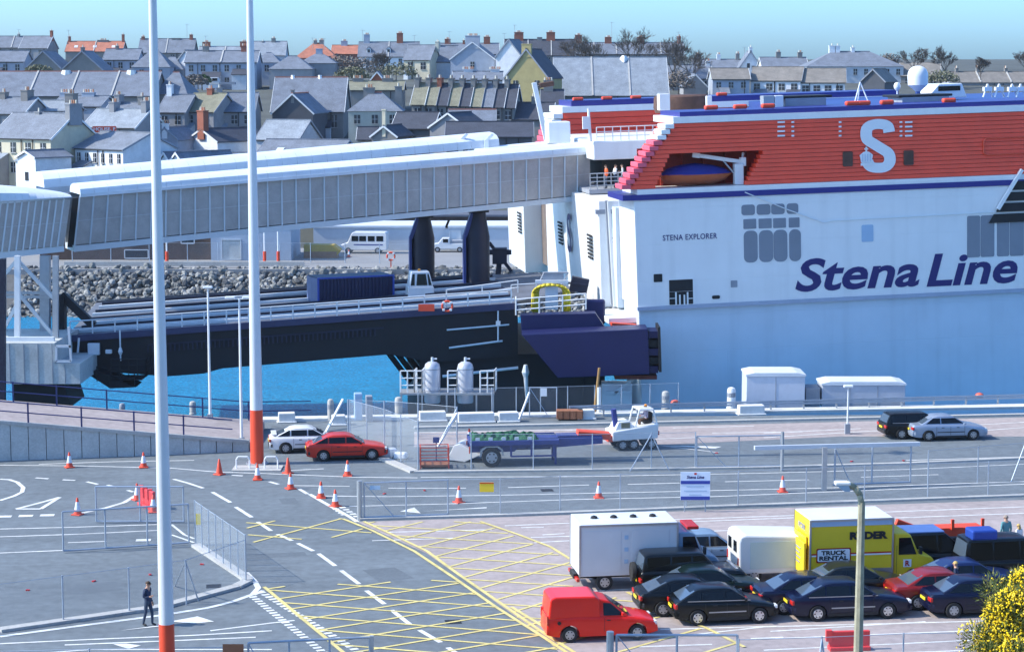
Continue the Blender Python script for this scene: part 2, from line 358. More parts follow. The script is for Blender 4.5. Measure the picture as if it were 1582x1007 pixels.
# arrows on the lower left lanes
mb = MB()
for k, it in enumerate(white):
    pts = [G(x, y) for x, y in it[1]] if it[1] else [it[2], it[3]]
    band(mb, pts, it[0], WZ + 0.00003 * k)
for tri in ([(262, 960), (305, 952), (331, 960), (300, 963)], [(185, 974), (262, 966), (262, 963.5)], [(175, 995), (195, 994), (218, 997), (198, 1002)], [(618, 790), (640, 784), (650, 793)], [(650, 790), (752, 785), (752, 783.5)], [(1020, 688), (1115, 690), (1105, 693)]):
    mb.add([(*G(x, y)[:2], WZ + 0.006) for x, y in tri], [tuple(range(len(tri)))])
struct(mb.build('white_road_marking', M['white_paint']))
# white bay lines of the car park
mb = MB(); k = 0
lotl = [[(575, 835), (700, 831)], [(780, 812), (900, 807), (1200, 797), (1600, 782)], [(600, 822), (760, 818)], [(820, 830), (1000, 824)], [(1050, 822), (1240, 815)],
        [(1380, 800), (1600, 792)], [(1060, 806), (1240, 799)], [(805, 815), (840, 814)], [(838, 826), (872, 824)], [(826, 838), (880, 835)],
        [(990, 950), (1040, 944)], [(880, 915), (1000, 908)], [(1000, 988), (1180, 968), (1600, 957)], [(1190, 975), (1430, 960)], [(1150, 988), (1600, 970)], [(1180, 1004), (1600, 984)], [(1350, 1010), (1600, 1000)],
        [(1020, 972), (1200, 967)], [(1160, 986), (1210, 984)], [(980, 999), (1100, 995)], [(1440, 905), (1600, 900)]]
for s in lotl:
    band(mb, [G(x, y) for x, y in s], 0.12, WZ + 0.00005 * k + 0.00001); k += 1
struct(mb.build('bay_marking', M['white_paint']))
# yellow edge lines and the yellow box hatching
mb = MB(); k = 0
EDG = [(530, 802), (575, 820), (640, 852), (700, 892), (766, 938), (840, 985), (890, 1018)]
EDG2 = [(562, 806), (610, 828), (660, 852), (706, 886), (770, 930), (845, 982), (900, 1016)]
for s in (EDG, EDG2, [(408, 907), (450, 942), (530, 1008), (545, 1020)], [(742, 806), (800, 826), (850, 845), (884, 866)], [(969, 915), (1000, 933)], [(1045, 955), (1090, 970), (1150, 1000)], [(790, 938), (850, 975)]):
    band(mb, [G(x, y) for x, y in s], 0.16, 0.036 + 0.0004 * k); k += 1
def clip_line(p, d, poly):
    ts = []
    n = len(poly)
    for i in range(n):
        a, b2 = poly[i], poly[(i + 1) % n]; e = b2 - a; den = d.x * e.y - d.y * e.x
        if abs(den) < 1e-9: continue
        w2 = a - p; t = (w2.x * e.y - w2.y * e.x) / den; u = (w2.x * d.y - w2.y * d.x) / den
        if 0 <= u < 1: ts.append(t)
    ts.sort(); return [(ts[i], ts[i + 1]) for i in range(0, len(ts) - 1, 2)]
def hatch(poly, dirs, wd=0.14):
    global k
    P2 = [G(x, y).to_2d() for x, y in poly]
    for (a, bb), sp in dirs:
        d = (G(*bb) - G(*a)).to_2d().normalized(); nrm = Vector((-d.y, d.x)); o = G(*a).to_2d()
        ks = [(p - o).dot(nrm) / sp for p in P2]
        for i in range(math.floor(min(ks)), math.ceil(max(ks)) + 1):
            p = o + nrm * sp * i
            for t0, t1 in clip_line(p, d, P2):
                band(mb, [p + d * t0, p + d * t1], wd, 0.018 + 0.00005 * k); k += 1
FA = ((430, 925), (610, 898)); FB = ((423, 912), (769, 938))
hatch([(408, 907), (700, 895), (766, 938), (840, 985), (880, 1018), (545, 1020), (450, 942)], [(FA, 1.65), (FB, 1.65)])
hatch([(380, 806), (528, 801), (580, 826), (385, 838)], [(((390, 838), (528, 801)), 2.2), (((388, 808), (560, 822)), 2.2)])
hatch([(566, 806), (742, 806), (884, 866), (884, 905), (900, 912), (1000, 933), (960, 940), (838, 985), (770, 930), (706, 886), (660, 852)], [(((690, 855), (800, 826)), 1.7), (((700, 862), (860, 872)), 1.7)])
hatch([(838, 985), (960, 940), (1000, 933), (1045, 955), (1150, 1000), (1160, 1016), (880, 1016)], [(((900, 985), (1010, 955)), 2.2)])
struct(mb.build('yellow_box_marking', M['yellow_paint']))
# worn patches, trench reinstatements and drain covers in the tarmac
mb = MB(); k = 0
for q in ([(300, 860), (470, 852), (475, 858), (305, 866)], [(150, 748), (330, 750), (330, 753), (150, 751)], [(700, 742), (980, 738), (980, 741), (700, 745)], [(560, 880), (610, 876), (640, 893), (585, 898)], [(100, 905), (180, 898), (190, 910), (105, 918)], [(1180, 700), (1330, 695), (1335, 702), (1180, 707)], [(430, 770), (455, 769), (462, 776), (436, 778)]):
    mb.add([(*G(x, y)[:2], 0.003 + 0.0004 * k) for x, y in q], [(0, 1, 2, 3)]); k += 1
struct(mb.build('tarmac_patch', mat('patch', (0.112, 0.132, 0.15), 0.9, var=0.15, scale=0.5, fine=0.1)))
mb = MB()
for x, y in ((845, 757), (330, 905), (700, 960)): c_ = G(x, y); mb.box((c_.x, c_.y, 0.004), (0.6, 0.6, 0.008), AX)
struct(mb.build('drain_cover', M['black']))
# kerbs
def kerb(name, px, wd=0.35, h=0.12, m=None):
    pts = [G(x, y) for x, y in px]; mb = MB()
    for a, b2 in zip(pts, pts[1:]): mb.bar(a + Vector((0, 0, h / 2 - 0.02)), b2 + Vector((0, 0, h / 2 - 0.02)), wd, h)
    return struct(mb.build(name, m or M['concrete']))
kerb('kerb', [(556, 803), (800, 796), (1100, 784), (1640, 764)])
kerb('kerb', [(640, 730), (900, 727), (1180, 723), (1400, 717), (1640, 706)])
kerb('kerb', [(640, 730), (600, 713)], 0.5, 0.14)
kerb('kerb', [(600, 713), (560, 697)], 0.5, 0.14)
kerb('kerb', [(0, 975), (120, 958), (250, 939), (365, 908), (383, 899), (378, 893), (302, 843)], 0.45, 0.14)
# ------------------------------------------------------------------ the ferry
defm('ship_white', (0.80, 0.80, 0.79), 0.35, var=0.05, scale=0.35)
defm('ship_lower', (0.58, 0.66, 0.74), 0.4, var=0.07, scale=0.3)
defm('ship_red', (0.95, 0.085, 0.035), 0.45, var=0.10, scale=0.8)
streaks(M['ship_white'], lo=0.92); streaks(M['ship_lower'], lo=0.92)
defm('ship_red_shade', (0.30, 0.03, 0.02), 0.6, var=0.2)  # darkened copy of the red: shade of the recess put into the colour
defm('ship_blue', (0.02, 0.022, 0.20), 0.4, var=0.05)
defm('logo_blue', (0.012, 0.012, 0.13), 0.4, var=0.0)
defm('logo_white', (0.78, 0.80, 0.82), 0.4, var=0.03)
defm('ship_glass', (0.22, 0.25, 0.30), 0.12, var=0.08, scale=0.6)
defm('hatch_blue', (0.36, 0.50, 0.66), 0.4, var=0.05)
defm('deck_blue', (0.03, 0.07, 0.25), 0.5, var=0.1)
defm('boat_orange', (0.55, 0.13, 0.04), 0.5, var=0.1)
defm('tarp_blue', (0.015, 0.03, 0.24), 0.55, var=0.15, bump=0.3, bscale=3)
defm('grey_box', (0.28, 0.30, 0.34), 0.6, var=0.15)
defm('rust_brown', (0.10, 0.05, 0.035), 0.8, var=0.35)
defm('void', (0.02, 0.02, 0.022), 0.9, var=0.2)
SO = D(985, 475, 131.0); SZ = SO.z; SO = Vector((SO.x, SO.y, 0))
ship = thing('ferry', 'large white and red passenger ferry berthed behind the quay', 'ferry', SO, AX)
TRIM = R(1.75)
ship.rotation_euler = (0, -TRIM, AX)
bpy.context.view_layer.update()
SMi = ship.matrix_world.inverted()
def S(px, py, y=0.0):
    """sight line meets the plane y = const of the ship's own frame -> (x, z)"""
    o = SMi @ Vector((0, 0, HC)); d = SMi.to_3x3() @ ray(px, py); t = (y - o.y) / d.y; p = o + d * t
    return p.x, p.z
zt = S(1150, 303)[1]; zr = S(1150, 467)[1]            # deck edge, rubbing ridge
xs_top = S(979, 303)[0]; xs_r = S(985, 475)[0]
XE = 62.0
def yz(z):                                            # the ship's side leans in a little towards the top
    return 0.0
# upper side, near hull: solid block with raked transom
hull = MB()
hull.prism([(xs_r, zr), (XE, zr), (XE, zt), (xs_top, zt)], 0.0, 5.0)
hull.build('upper_hull', M['ship_white'], ship, bevel=0.05)
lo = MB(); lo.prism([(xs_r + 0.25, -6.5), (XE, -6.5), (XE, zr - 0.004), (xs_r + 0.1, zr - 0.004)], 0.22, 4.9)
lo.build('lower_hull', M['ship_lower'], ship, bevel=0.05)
rg = MB(); rg.prism([(xs_r - 0.02, zr - 0.22), (XE, zr - 0.22), (XE, zr + 0.02), (xs_r - 0.02, zr + 0.02)], -0.10, 0.24)
rg.build('rubbing_strake', mat('strake', (0.36, 0.40, 0.50), 0.5, var=0.1), ship)
mid = MB(); mid.box2((8, 5.0, -6), (XE, 39.9, zt - 0.02)); mid.build('hull_block', M['ship_white'], ship)
# stripes under the red superstructure
st = MB(); st.box2((xs_top - 0.75, -0.10, zt), (XE, 4.9, zt + 0.36)); st.build('blue_stripe', M['ship_blue'], ship)
st = MB(); st.box2((xs_top + 0.25, -0.05, zt + 0.36), (XE, 4.88, zt + 0.70)); st.build('white_stripe', M['ship_white'], ship)
# --- red superstructure: louvre slats, one by one, round the lifeboat recess
z0 = zt + 0.72; ztop = S(1300, 182)[1]; YR = 0.15
xb = S(972, 293)[0]; xt = S(1045, 193)[0]
o1, o2 = S(1012, 300)[0], S(1036, 239)[0]; o3, o4 = S(1152, 296)[0], S(1181, 234)[0]
zo = S(1100, 236)[1]
NS = 15; sh = (ztop - z0) / NS
def lx(z, xa, xc): f = (z - z0) / (ztop - z0); return xa + (xc - xa) * f
def ox(z, a, b2): f = (z - z0) / (zo - z0); return a + (b2 - a) * f
for k in range(NS):
    za, zb = z0 + k * sh, z0 + (k + 1) * sh - 0.03; zm = (za + zb) / 2; segs = []
    l = lx(zm, xb, xt)
    if zm < zo: segs = [(l, ox(zm, o1, o2)), (ox(zm, o3, o4), XE)]
    else: segs = [(l, XE)]
    for j, (a, b2) in enumerate(segs):
        if b2 - a < 0.1: continue
        mb = MB(); lip = 0.028
        ins = a - 0.0
        vs = [(a, YR - lip, za), (b2, YR - lip, za), (b2, YR, zb), (a, YR, zb), (a, 4.6, za), (b2, 4.6, za), (b2, 4.6, zb), (a, 4.6, zb)]
        if j == 1 or zm >= zo or b2 > 5: pass
        vs[4:] = [(x, 1.2 if zm < zo else 4.6, z) for x, y, z in vs[4:]]
        mb.add(vs, [(0, 1, 2, 3), (5, 4, 7, 6), (0, 4, 5, 1), (3, 2, 6, 7), (0, 3, 7, 4), (1, 5, 6, 2)])
        mb.build('louvre_slat', M['ship_red'], ship)
# slanted aft edge: stepped brackets, sunlit pink put into their red
for k in range(12):
    f = (k + 0.5) / 12; z = z0 + f * (ztop - z0) * 1.0; x = lx(z, xb, xt)
    mb = MB(); mb.box((x - 0.32, 1.1, z), (0.62, 2.2, (ztop - z0) / 12 - 0.05))
    mb.build('step_bracket', mat('bracket_sunlit_pink', (0.72, 0.11, 0.16), 0.5, var=0.1) if k < 9 else M['ship_white'], ship, bevel=0.03)
rc = MB(); rc.box2((o1 - 0.5, 3.0, z0 - 0.02), (o4 + 0.5, 3.1, zo + 0.3)); rc.build('recess_back', M['ship_red_shade'], ship)
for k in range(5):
    x = o1 + 1 + k * (o4 - o1) / 5; mb = MB(); mb.box2((x, 2.7, z0), (x + 0.16, 3.0, zo + 0.2)); mb.build('recess_frame', M['ship_red_shade'], ship)
rc = MB(); rc.box2((o1 - 0.5, 1.2, zo + 0.0), (o4 + 0.5, 3.0, zo + 0.12)); rc.build('recess_ceiling', M['ship_red_shade'], ship)
# roof bands
tb = MB(); tb.box2((xt - 0.2, 0.05, ztop), (XE, 6.0, ztop + 0.42)); tb.build('roof_white_band', M['ship_white'], ship)
tb = MB(); tb.box2((xt + 0.3, 0.25, ztop + 0.42), (XE, 6.0, ztop + 0.72)); tb.build('roof_blue_band', M['ship_blue'], ship)
dk = MB(); dk.box2((xt + 14, 6.0, ztop - 3), (XE, 33.5, ztop + 0.5)); dk.build('upper_deck', M['deck_blue'], ship)
# far superstructure wing
YF = 33.5
fx0 = S(872, 172, YF)[0]; fx1 = S(848, 215, YF)[0]; fzt = S(950, 172, YF)[1]; fzb = zt + 0.7
n = 9
for k in range(n):
    za = fzb + (fzt - fzb) * k / n; zb = fzb + (fzt - fzb) * (k + 1) / n - 0.04; x = fx1 + (fx0 - fx1) * (k + 0.5) / n
    mb = MB(); mb.add([(x, YF - 0.09, za), (30, YF - 0.09, za), (30, YF, zb), (x, YF, zb), (x, 39.5, za), (30, 39.5, za), (30, 39.5, zb), (x, 39.5, zb)],
                      [(0, 1, 2, 3), (5, 4, 7, 6), (0, 4, 5, 1), (3, 2, 6, 7), (0, 3, 7, 4), (1, 5, 6, 2)])
    mb.build('louvre_slat', M['ship_red'], ship)
    mb = MB(); mb.box((x - 0.45, YF + 2.5, (za + zb) / 2), (0.8, 5, zb - za - 0.02)); mb.build('step_bracket', MATS['bracket_sunlit_pink'] if k < 7 else M['ship_white'], ship, bevel=0.03)
tb = MB(); tb.box2((fx0 - 0.2, YF - 0.12, fzt), (30, 39.6, fzt + 0.5)); tb.build('roof_white_band', M['ship_white'], ship)
tb = MB(); tb.box2((fx0 + 0.6, YF + 0.05, fzt + 0.5), (30, 39.5, fzt + 0.95)); tb.build('roof_blue_band', M['ship_blue'], ship)
for px in (895, 940, 985, 1118): 
    x, z = S(px, 163, YF); mb = MB(); mb.box((x, YF + 0.6, fzt + 1.08), (0.85, 0.6, 0.26)); mb.build('liferaft_canister', M['orange_red'], ship, bevel=0.08)
# aft deckhouse between the wings with the boarding opening
ah = MB(); YD = 14.0
dx0 = S(917, 240, YD)[0]; dx1 = dx0 + 9
dz0 = S(940, 296, YD)[1]; dz1 = S(940, 247, YD)[1]; dz2 = S(940, 218, YD)[1]
ah.box2((dx0, YD, dz1), (dx1 + 2, YD + 16, dz2)); ah.build('aft_deckhouse', M['ship_white'], ship, bevel=0.08)
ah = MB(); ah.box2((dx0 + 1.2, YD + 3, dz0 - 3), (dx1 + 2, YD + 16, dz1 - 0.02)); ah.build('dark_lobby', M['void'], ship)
ah = MB(); dz0 += 0.35; ah.box2((dx0 - 0.6, YD - 1.2, dz0 - 0.4), (dx1 - 1.0, YD + 16, dz0 - 0.1)); ah.build('boarding_platform', M['grey_box'], ship)
def rail(par, pts, h, n_rails=3, r=0.03, posts=None, m=None, nm='railing'):
    mb = MB(); pts = [Vector(p) for p in pts]
    for j in range(n_rails):
        z = h * (j + 1) / n_rails
        for a, b2 in zip(pts, pts[1:]): mb.tube(a + Vector((0, 0, z)), b2 + Vector((0, 0, z)), r, r, 5)
    for a, b2 in zip(pts, pts[1:]):
        L = (b2 - a).length; q = max(1, round(L / (posts or 1.4)))
        for i in range(q + 1):
            p = a.lerp(b2, i / q); mb.tube(p, p + Vector((0, 0, h)), r * 1.15, r * 1.15, 5)
    return mb.build(nm, m or M['steel_white'], par)
rail(ship, [(dx0 - 0.5, YD - 1.1, dz0 - 0.1), (dx1 - 4.4, YD - 1.1, dz0 - 0.1)], 1.15, 4, 0.035, 0.5, M['galv'])
rail(ship, [(dx0 + 0.3, YD + 0.2, dz2), (dx1 + 2, YD + 0.2, dz2)], 1.0, 3, 0.03, 0.6)
mb = MB(); xx, zz = S(905, 215, YD); mb.tube((dx0 - 0.2, YD, dz2), (dx0 - 0.3, YD, S(907, 168, YD)[1]), 0.12, 0.09, 8); mb.box((dx0 - 0.5, YD, S(907, 190, YD)[1]), (0.5, 0.2, 0.9)); mb.build('signal_mast', M['steel_white'], ship)
mb = MB(); x8, z8 = S(865, 205, YD + 6); mb.box((x8, YD + 7, z8), (1.7, 1.6, 1.6)); mb.build('deck_locker', M['ship_white'], ship, bevel=0.08)
# stepped stern: pods that face the link span
bl = [(S(927, 400, 6.5)[0], 6.5, 28.5, 0.03), (S(810, 380, 31.5)[0], 31.5, 40, 0.03)]
for q, (xa, ya, yb, rk) in enumerate(bl):
    zb_, zt_ = zr - 0.7, zt - 0.4
    mb = MB()
    tops = [(xa - rk * (zt_ - zb_) + 0.2, zt_), (9, zt_), (9, zb_), (xa, zb_)]
    mb.prism(tops, ya, yb); mb.build('stern_block', M['ship_white'], ship, bevel=0.06)
    for k in range(7):                                 # louvre vents in the stern face and side
        z = zt_ - 2.6 - k * 0.26
        for yy in ((ya + 3, ya + 15) if q == 0 else (ya + 1.5,)):
            v = MB(); v.box((xa - rk * (z - zb_) - 0.01, yy, z), (0.08, 1.6, 0.14)); v.build('vent_slot', M['void'], ship)
        if q == 0:
            v = MB(); v.box((xa + 1.0, ya - 0.01, z), (0.36, 0.06, 0.14)); v.build('vent_slot', M['void'], ship)
    v = MB(); v.box2((xa - rk * 4 - 0.1, ya - 0.06, zt_ - 0.9), (xa + 1.6, ya + 0.4, zt_ - 0.6)); v.build('stern_ledge', M['grey_box'], ship)
mb = MB(); mb.box2((bl[0][0] + 0.1, 28.5, zr), (9, 31.5, zt - 1.4)); mb.build('stern_recess', mat('recess_brown', (0.16, 0.12, 0.10), 0.8, var=0.3), ship)
mb = MB(); mb.box2((-0.1, 5.0, zr - 0.6), (9, 6.5, zt - 0.8)); mb.build('stern_recess', M['ship_lower'], ship)
for yy, mm in ((5.1, 'grey_box'), (4.3, 'steel_white')):
    mb = MB(); mb.bar((-0.5, yy, zr - 0.4), (-0.75, yy, zt - 0.3), 0.18); mb.build('stern_pipe', M[mm], ship)
o = text_mesh('S', 4.0, M['logo_blue'], 'stern_lettering', ship, 0.05); o.rotation_euler = (0.0, 0.0, R(-90)); o.location = (bl[0][0] - 0.16, 17.5, zr + 3.6)
# stern ramp landing and small deck gear at the corner
mb = MB(); mb.box2((-1.6, 1.0, zr - 1.15), (2, 6, zr - 0.75)); mb.build('stern_platform', M['ship_white'], ship, bevel=0.04)
mb = MB(); mb.prism([(-1.5, zr - 1.75), (0.5, zr - 1.75), (0.2, zr - 1.2), (-1.5, zr - 1.0)], 0.4, 1.0); mb.build('stern_bracket', M['orange_red'], ship)
# --- windows of the side: panes with rounded corners
def rounded(cx, cz, w2, h2, r, n=4):
    pts = []
    for (sx, sz, a0) in ((1, 1, 0), (-1, 1, 90), (-1, -1, 180), (1, -1, 270)):
        for i in range(n + 1):
            a = R(a0 + 90 * i / n); pts.append((cx + sx * (w2 / 2 - r) + r * math.cos(a), cz + sz * (h2 / 2 - r) + r * math.sin(a)))
    return pts
def pane(px0, py0, px1, py1, m, nm='window_pane', th=0.03, r=0.18, frame=True):
    xa, za = S(px0, py1); xb2, zb2 = S(px1, py0); xc, zc = (xa + xb2) / 2, (za + zb2) / 2
    # use the mid lines so that the trim does not skew the size
    mb = MB(); p = rounded(xc, zc, xb2 - xa, zb2 - za, min(r, (xb2 - xa) / 2.2)); mb.prism(p, -th, 0.02)
    o = mb.build(nm, m, ship)
    return o
for (a, b2) in ((1145.5, 1166), (1169, 1190), (1191.5, 1212), (1215.5, 1233)):
    d = (a - 1145) * 0.03
    pane(a, 316 - d, b2, 333 - d, M['ship_glass']); pane(a + 3, 338 - d, b2 + 2, 354 - d, M['ship_glass'], r=0.05); pane(a + 4, 356 - d, b2 + 4, 406 - d, M['ship_glass'], r=0.35)
for (a, b2) in ((1494, 1514), (1515, 1536), (1540, 1559), (1560, 1582), (1585, 1605)):
    d = (a - 1494) * 0.035
    pane(a, 333 - d, b2, 398 - d, M['ship_glass'], r=0.12)
pane(1331, 347, 1349, 374, M['hatch_blue'], 'side_hatch', r=0.1)
pane(1010, 423, 1023, 436, M['void'], 'side_port', r=0.05); pane(1129, 433, 1139, 444, M['grey_box'], 'side_port', r=0.05)
pane(1031, 428, 1073, 472, M['ship_white'], 'door_surround', 0.05, 0.06)
pane(1034, 431, 1070, 471, M['void'], 'side_door', 0.055, 0.05)
for (a, b0, c, d0) in ((1034, 449, 1070, 451), (1043, 451, 1045, 471), (1049, 455, 1051, 471), (1056, 455, 1058, 471), (1061, 451, 1063, 471), (1034, 460, 1044, 461.5), (1062, 460, 1070, 461.5)):
    pane(a, b0, c, d0, M['steel_white'], 'door_rail', 0.09, 0.01)
pane(1100, 456, 1112, 462, M['void'], 'fairlead', 0.05, 0.1)
# funnel logo, ship name, company name
def on_side(o, px, py, y=-0.02): x, z = S(px, py, y); o.location = (x, y, z)
SCL = 131 / FP
o = text_mesh('STENA EXPLORER', 0.52, M['logo_blue'], 'ship_name', ship, 0.004, sx=1.0, spacing=1.08); on_side(o, 1066, 366); 
o.scale.x = (84 * SCL * 1.03) / o.dimensions.x
o = text_mesh('Stena', 2.6, M['logo_blue'], 'company_name', ship, 0.062, 0.22, spacing=1.0); on_side(o, 1325, 421.5); o.scale.x = (194 * SCL * 1.05) / o.dimensions.x; o.scale.z = (50 * SCL * 1.05) / o.dimensions.z
o = text_mesh('Line', 2.6, M['logo_blue'], 'company_name', ship, 0.062, 0.22, spacing=1.0); on_side(o, 1502, 415); o.scale.x = (142 * SCL * 1.07) / o.dimensions.x; o.scale.z = (49 * SCL * 1.07) / o.dimensions.z
# S emblem: thick angular letter built as one plate
def emblem():
    cl = [(0.86, 1.52), (0.80, 1.78), (0.58, 1.88), (0.30, 1.88), (0.06, 1.76), (0.0, 1.50), (0.05, 1.24), (0.26, 1.06), (0.55, 0.84), (0.80, 0.64), (0.88, 0.42), (0.86, 0.20), (0.70, 0.03), (0.42, 0.0), (0.18, 0.06), (0.06, 0.22), (0.04, 0.36)]
    hw = 0.215; L = []; Rr = []
    cs = []
    for i in range(len(cl) - 1):
        p0, p1, p2, p3 = [Vector(cl[min(max(j, 0), len(cl) - 1)]) for j in (i - 1, i, i + 1, i + 2)]
        for f in (0, 0.25, 0.5, 0.75): cs.append(tuple(0.5 * ((2 * p1) + (p2 - p0) * f + (2 * p0 - 5 * p1 + 4 * p2 - p3) * f * f + (3 * p1 - p0 - 3 * p2 + p3) * f ** 3)))
    cl = cs + [cl[-1]]; n = len(cl)
    for i in range(n):
        a, b2 = Vector(cl[max(i - 1, 0)]), Vector(cl[min(i + 1, n - 1)]); d = (b2 - a).normalized(); nn = Vector((-d.y, d.x)) * hw; p = Vector(cl[i]); L.append(p + nn); Rr.append(p - nn)
    mb = MB(); vs = []
    for p in L + Rr: vs.append((p.x - 0.43, 0, p.y - 0.94))
    vs += [(x, 0.03, z) for x, y, z in vs[:]]; N = 2 * n
    fs = []
    for i in range(n - 1): fs += [(i, i + 1, n + i + 1, n + i), (N + n + i, N + n + i + 1, N + i + 1, N + i), (i, N + i, N + i + 1, i + 1), (n + i, n + i + 1, N + n + i + 1, N + n + i)]
    fs += [(0, n, N + n, N), (n - 1, N + n - 1, N + 2 * n - 1, 2 * n - 1)]
    mb.add(vs, fs); return mb
o = emblem().build('funnel_letter', M['logo_white'], ship); x, z = S(1356, 226, YR - 0.1); o.location = (x, YR - 0.115, z); kx = 56 * SCL * 1.02; o.scale = (kx / 1.31, 1, 82 * SCL * 1.02 / 2.31)
em = MB()                                             # crown on the letter's tail
cx0, cz0 = S(1338, 242, YR - 0.1)
em.box((cx0, YR - 0.15, cz0 - 0.52), (0.78, 0.05, 0.16)); em.add([(cx0 - 0.36, YR - 0.15, cz0 - 0.4), (cx0 + 0.36, YR - 0.15, cz0 - 0.4), (cx0 + 0.46, YR - 0.15, cz0 + 0.1), (cx0 + 0.2, YR - 0.15, cz0 + 0.3), (cx0, YR - 0.15, cz0 + 0.36), (cx0 - 0.2, YR - 0.15, cz0 + 0.3), (cx0 - 0.46, YR - 0.15, cz0 + 0.1)], [(0, 1, 2, 3, 4, 5, 6)])
em.box((cx0, YR - 0.15, cz0 + 0.5), (0.12, 0.05, 0.28)); em.box((cx0, YR - 0.15, cz0 + 0.5), (0.26, 0.05, 0.08))
em.build('crown_emblem', M['logo_white'], ship)
for k in range(4):
    e2 = MB(); e2.box((cx0 - 0.27 + k * 0.18, YR - 0.17, cz0 - 0.08), (0.025, 0.03, 0.5)); e2.build('crown_rib', M['hatch_blue'], ship)
for px, py in ((1310, 246), (1404, 244)):
    xa, za = S(px, py, YR - 0.1); mb = MB(); mb.prism(rounded(xa, za, 0.68, 0.98, 0.1), YR - 0.10, YR + 0.1); mb.build('funnel_port', M['rust_brown'], ship)
xa, za = S(1519, 222, YR); mb = MB(); mb.path([(xa + 3, YR - 0.1, za + 0.35), (xa + 0.15, YR - 0.1, za + 0.35), (xa, YR - 0.1, za + 0.15), (xa, YR - 0.1, za - 0.6), (xa + 0.15, YR - 0.1, za - 0.75), (xa + 3, YR - 0.1, za - 0.75)], 0.06); mb.build('red_pipe', M['orange_red'], ship)
for px, n in ((1207, 4), (1225, 4), (1298, 4), (1392, 4), (1404, 4)):   # white slots of the exhaust louvres
    for k in range(n):
        xa, za = S(px, 189 + k * 7, YR - 0.1); mb = MB(); mb.box((xa, YR - 0.08, za), (0.5 if px in (1207, 1404) else 0.18, 0.05, 0.11)); mb.build('exhaust_slot', M['logo_white'], ship)
# black raked windows at the right
for k in range(4):
    mb = MB(); xa, za = S(1552 - k * 0 + 4, 300); z = zt + 0.25 - k * 0.72; x = S(1568 - k * 11, 285)[0]
    mb.add([(x, -0.14, z), (XE, -0.14, z), (XE, -0.14, z - 0.58), (x - 0.36, -0.14, z - 0.58), (x, 0.1, z), (XE, 0.1, z), (XE, 0.1, z - 0.58), (x - 0.36, 0.1, z - 0.58)], [(0, 1, 2, 3), (4, 7, 6, 5), (0, 3, 7, 4), (1, 5, 6, 2), (0, 4, 5, 1), (3, 2, 6, 7)])
    mb.build('raked_window', M['void'], ship)
mb = MB(); a = S(1577, 262); b2 = S(1540, 323); mb.bar((a[0], -0.2, a[1]), (b2[0], -0.2, b2[1]), 0.22, 0.22); mb.build('raked_frame', M['ship_white'], ship)
cb = MB(); pts = [S(1150, 297), S(1214, 323), S(1272, 344), S(1285, 341), S(1420, 334), S(1545, 327)]; cb.path([(x, -0.1, z) for x, z in pts], 0.035, 5); cb.build('side_cable', M['steel_white'], ship)
# lifeboat and davit inside the recess
bx, bz = S(1075, 296, 1.2)
mb = MB(); ring = []
prof = [(-2.35, 0.55, 0.15), (-2.1, 0.15, 0.5), (-1.3, 0.0, 0.85), (0, -0.02, 0.95), (1.2, 0.03, 0.85), (2.0, 0.25, 0.45), (2.5, 0.62, 0.08)]
vs = []; fs = []
for x, zk, hw in prof: vs += [(x, -hw, 0.75), (x, -hw * 0.75, (0.75 + zk) / 2), (x, 0, zk), (x, hw * 0.75, (0.75 + zk) / 2), (x, hw, 0.75)]
for i in range(len(prof) - 1):
    for j in range(4): fs.append((i * 5 + j, i * 5 + j + 1, (i + 1) * 5 + j + 1, (i + 1) * 5 + j))
mb.add(vs, fs)
boat = thing('lifeboat', 'orange lifeboat under a blue cover in the ferry\'s red side recess', 'boat'); boat.matrix_world = ship.matrix_world @ Matrix.Translation((bx, 1.35, z0 + 0.06))
mb.build('boat_hull', M['boat_orange'], boat, smooth=True)
mb = MB(); vs = []; fs = []
for x, zk, hw in [(-2.4, 0.72, 0.25), (-1.9, 1.15, 0.6), (-1.0, 1.36, 0.88), (0, 1.45, 0.98), (1.2, 1.28, 0.88), (2.0, 1.05, 0.5), (2.5, 0.78, 0.12)]: vs += [(x, -hw, 0.72), (x, -hw * 0.6, 0.72 + (zk - 0.72) * 0.75), (x, 0, zk), (x, hw * 0.6, 0.72 + (zk - 0.72) * 0.75), (x, hw, 0.72)]
for i in range(6):
    for j in range(4): fs.append((i * 5 + j, i * 5 + j + 1, (i + 1) * 5 + j + 1, (i + 1) * 5 + j))
mb.add(vs, fs); mb.build('boat_cover', M['tarp_blue'], boat, smooth=True)
dv = thing('davit_crane', 'white davit crane with raised arm beside the covered lifeboat', 'crane'); dvx = S(1141, 294, 0.9)[0]; dv.matrix_world = ship.matrix_world @ Matrix.Translation((dvx, 0.9, z0))
mb = MB(); mb.box2((-0.3, -0.3, 0), (0.3, 0.3, 1.4)); mb.box2((0.1, -0.22, 1.2), (0.5, 0.22, 1.8)); mb.build('pedestal', M['steel_white'], dv, bevel=0.05)
mb = MB(); mb.bar((0.2, 0, 1.5), (-2.6, 0, 2.0), 0.22, 0.26); mb.bar((-2.6, 0, 2.0), (-3.1, 0, 2.08), 0.16, 0.34); mb.build('arm', M['steel_white'], dv, bevel=0.03)
mb = MB(); mb.tube((-0.25, 0, 0.7), (-1.0, 0, 1.6), 0.06); mb.tube((0.3, 0, 1.8), (0.35, 0, 2.1), 0.09); mb.build('ram', M['galv'], dv)
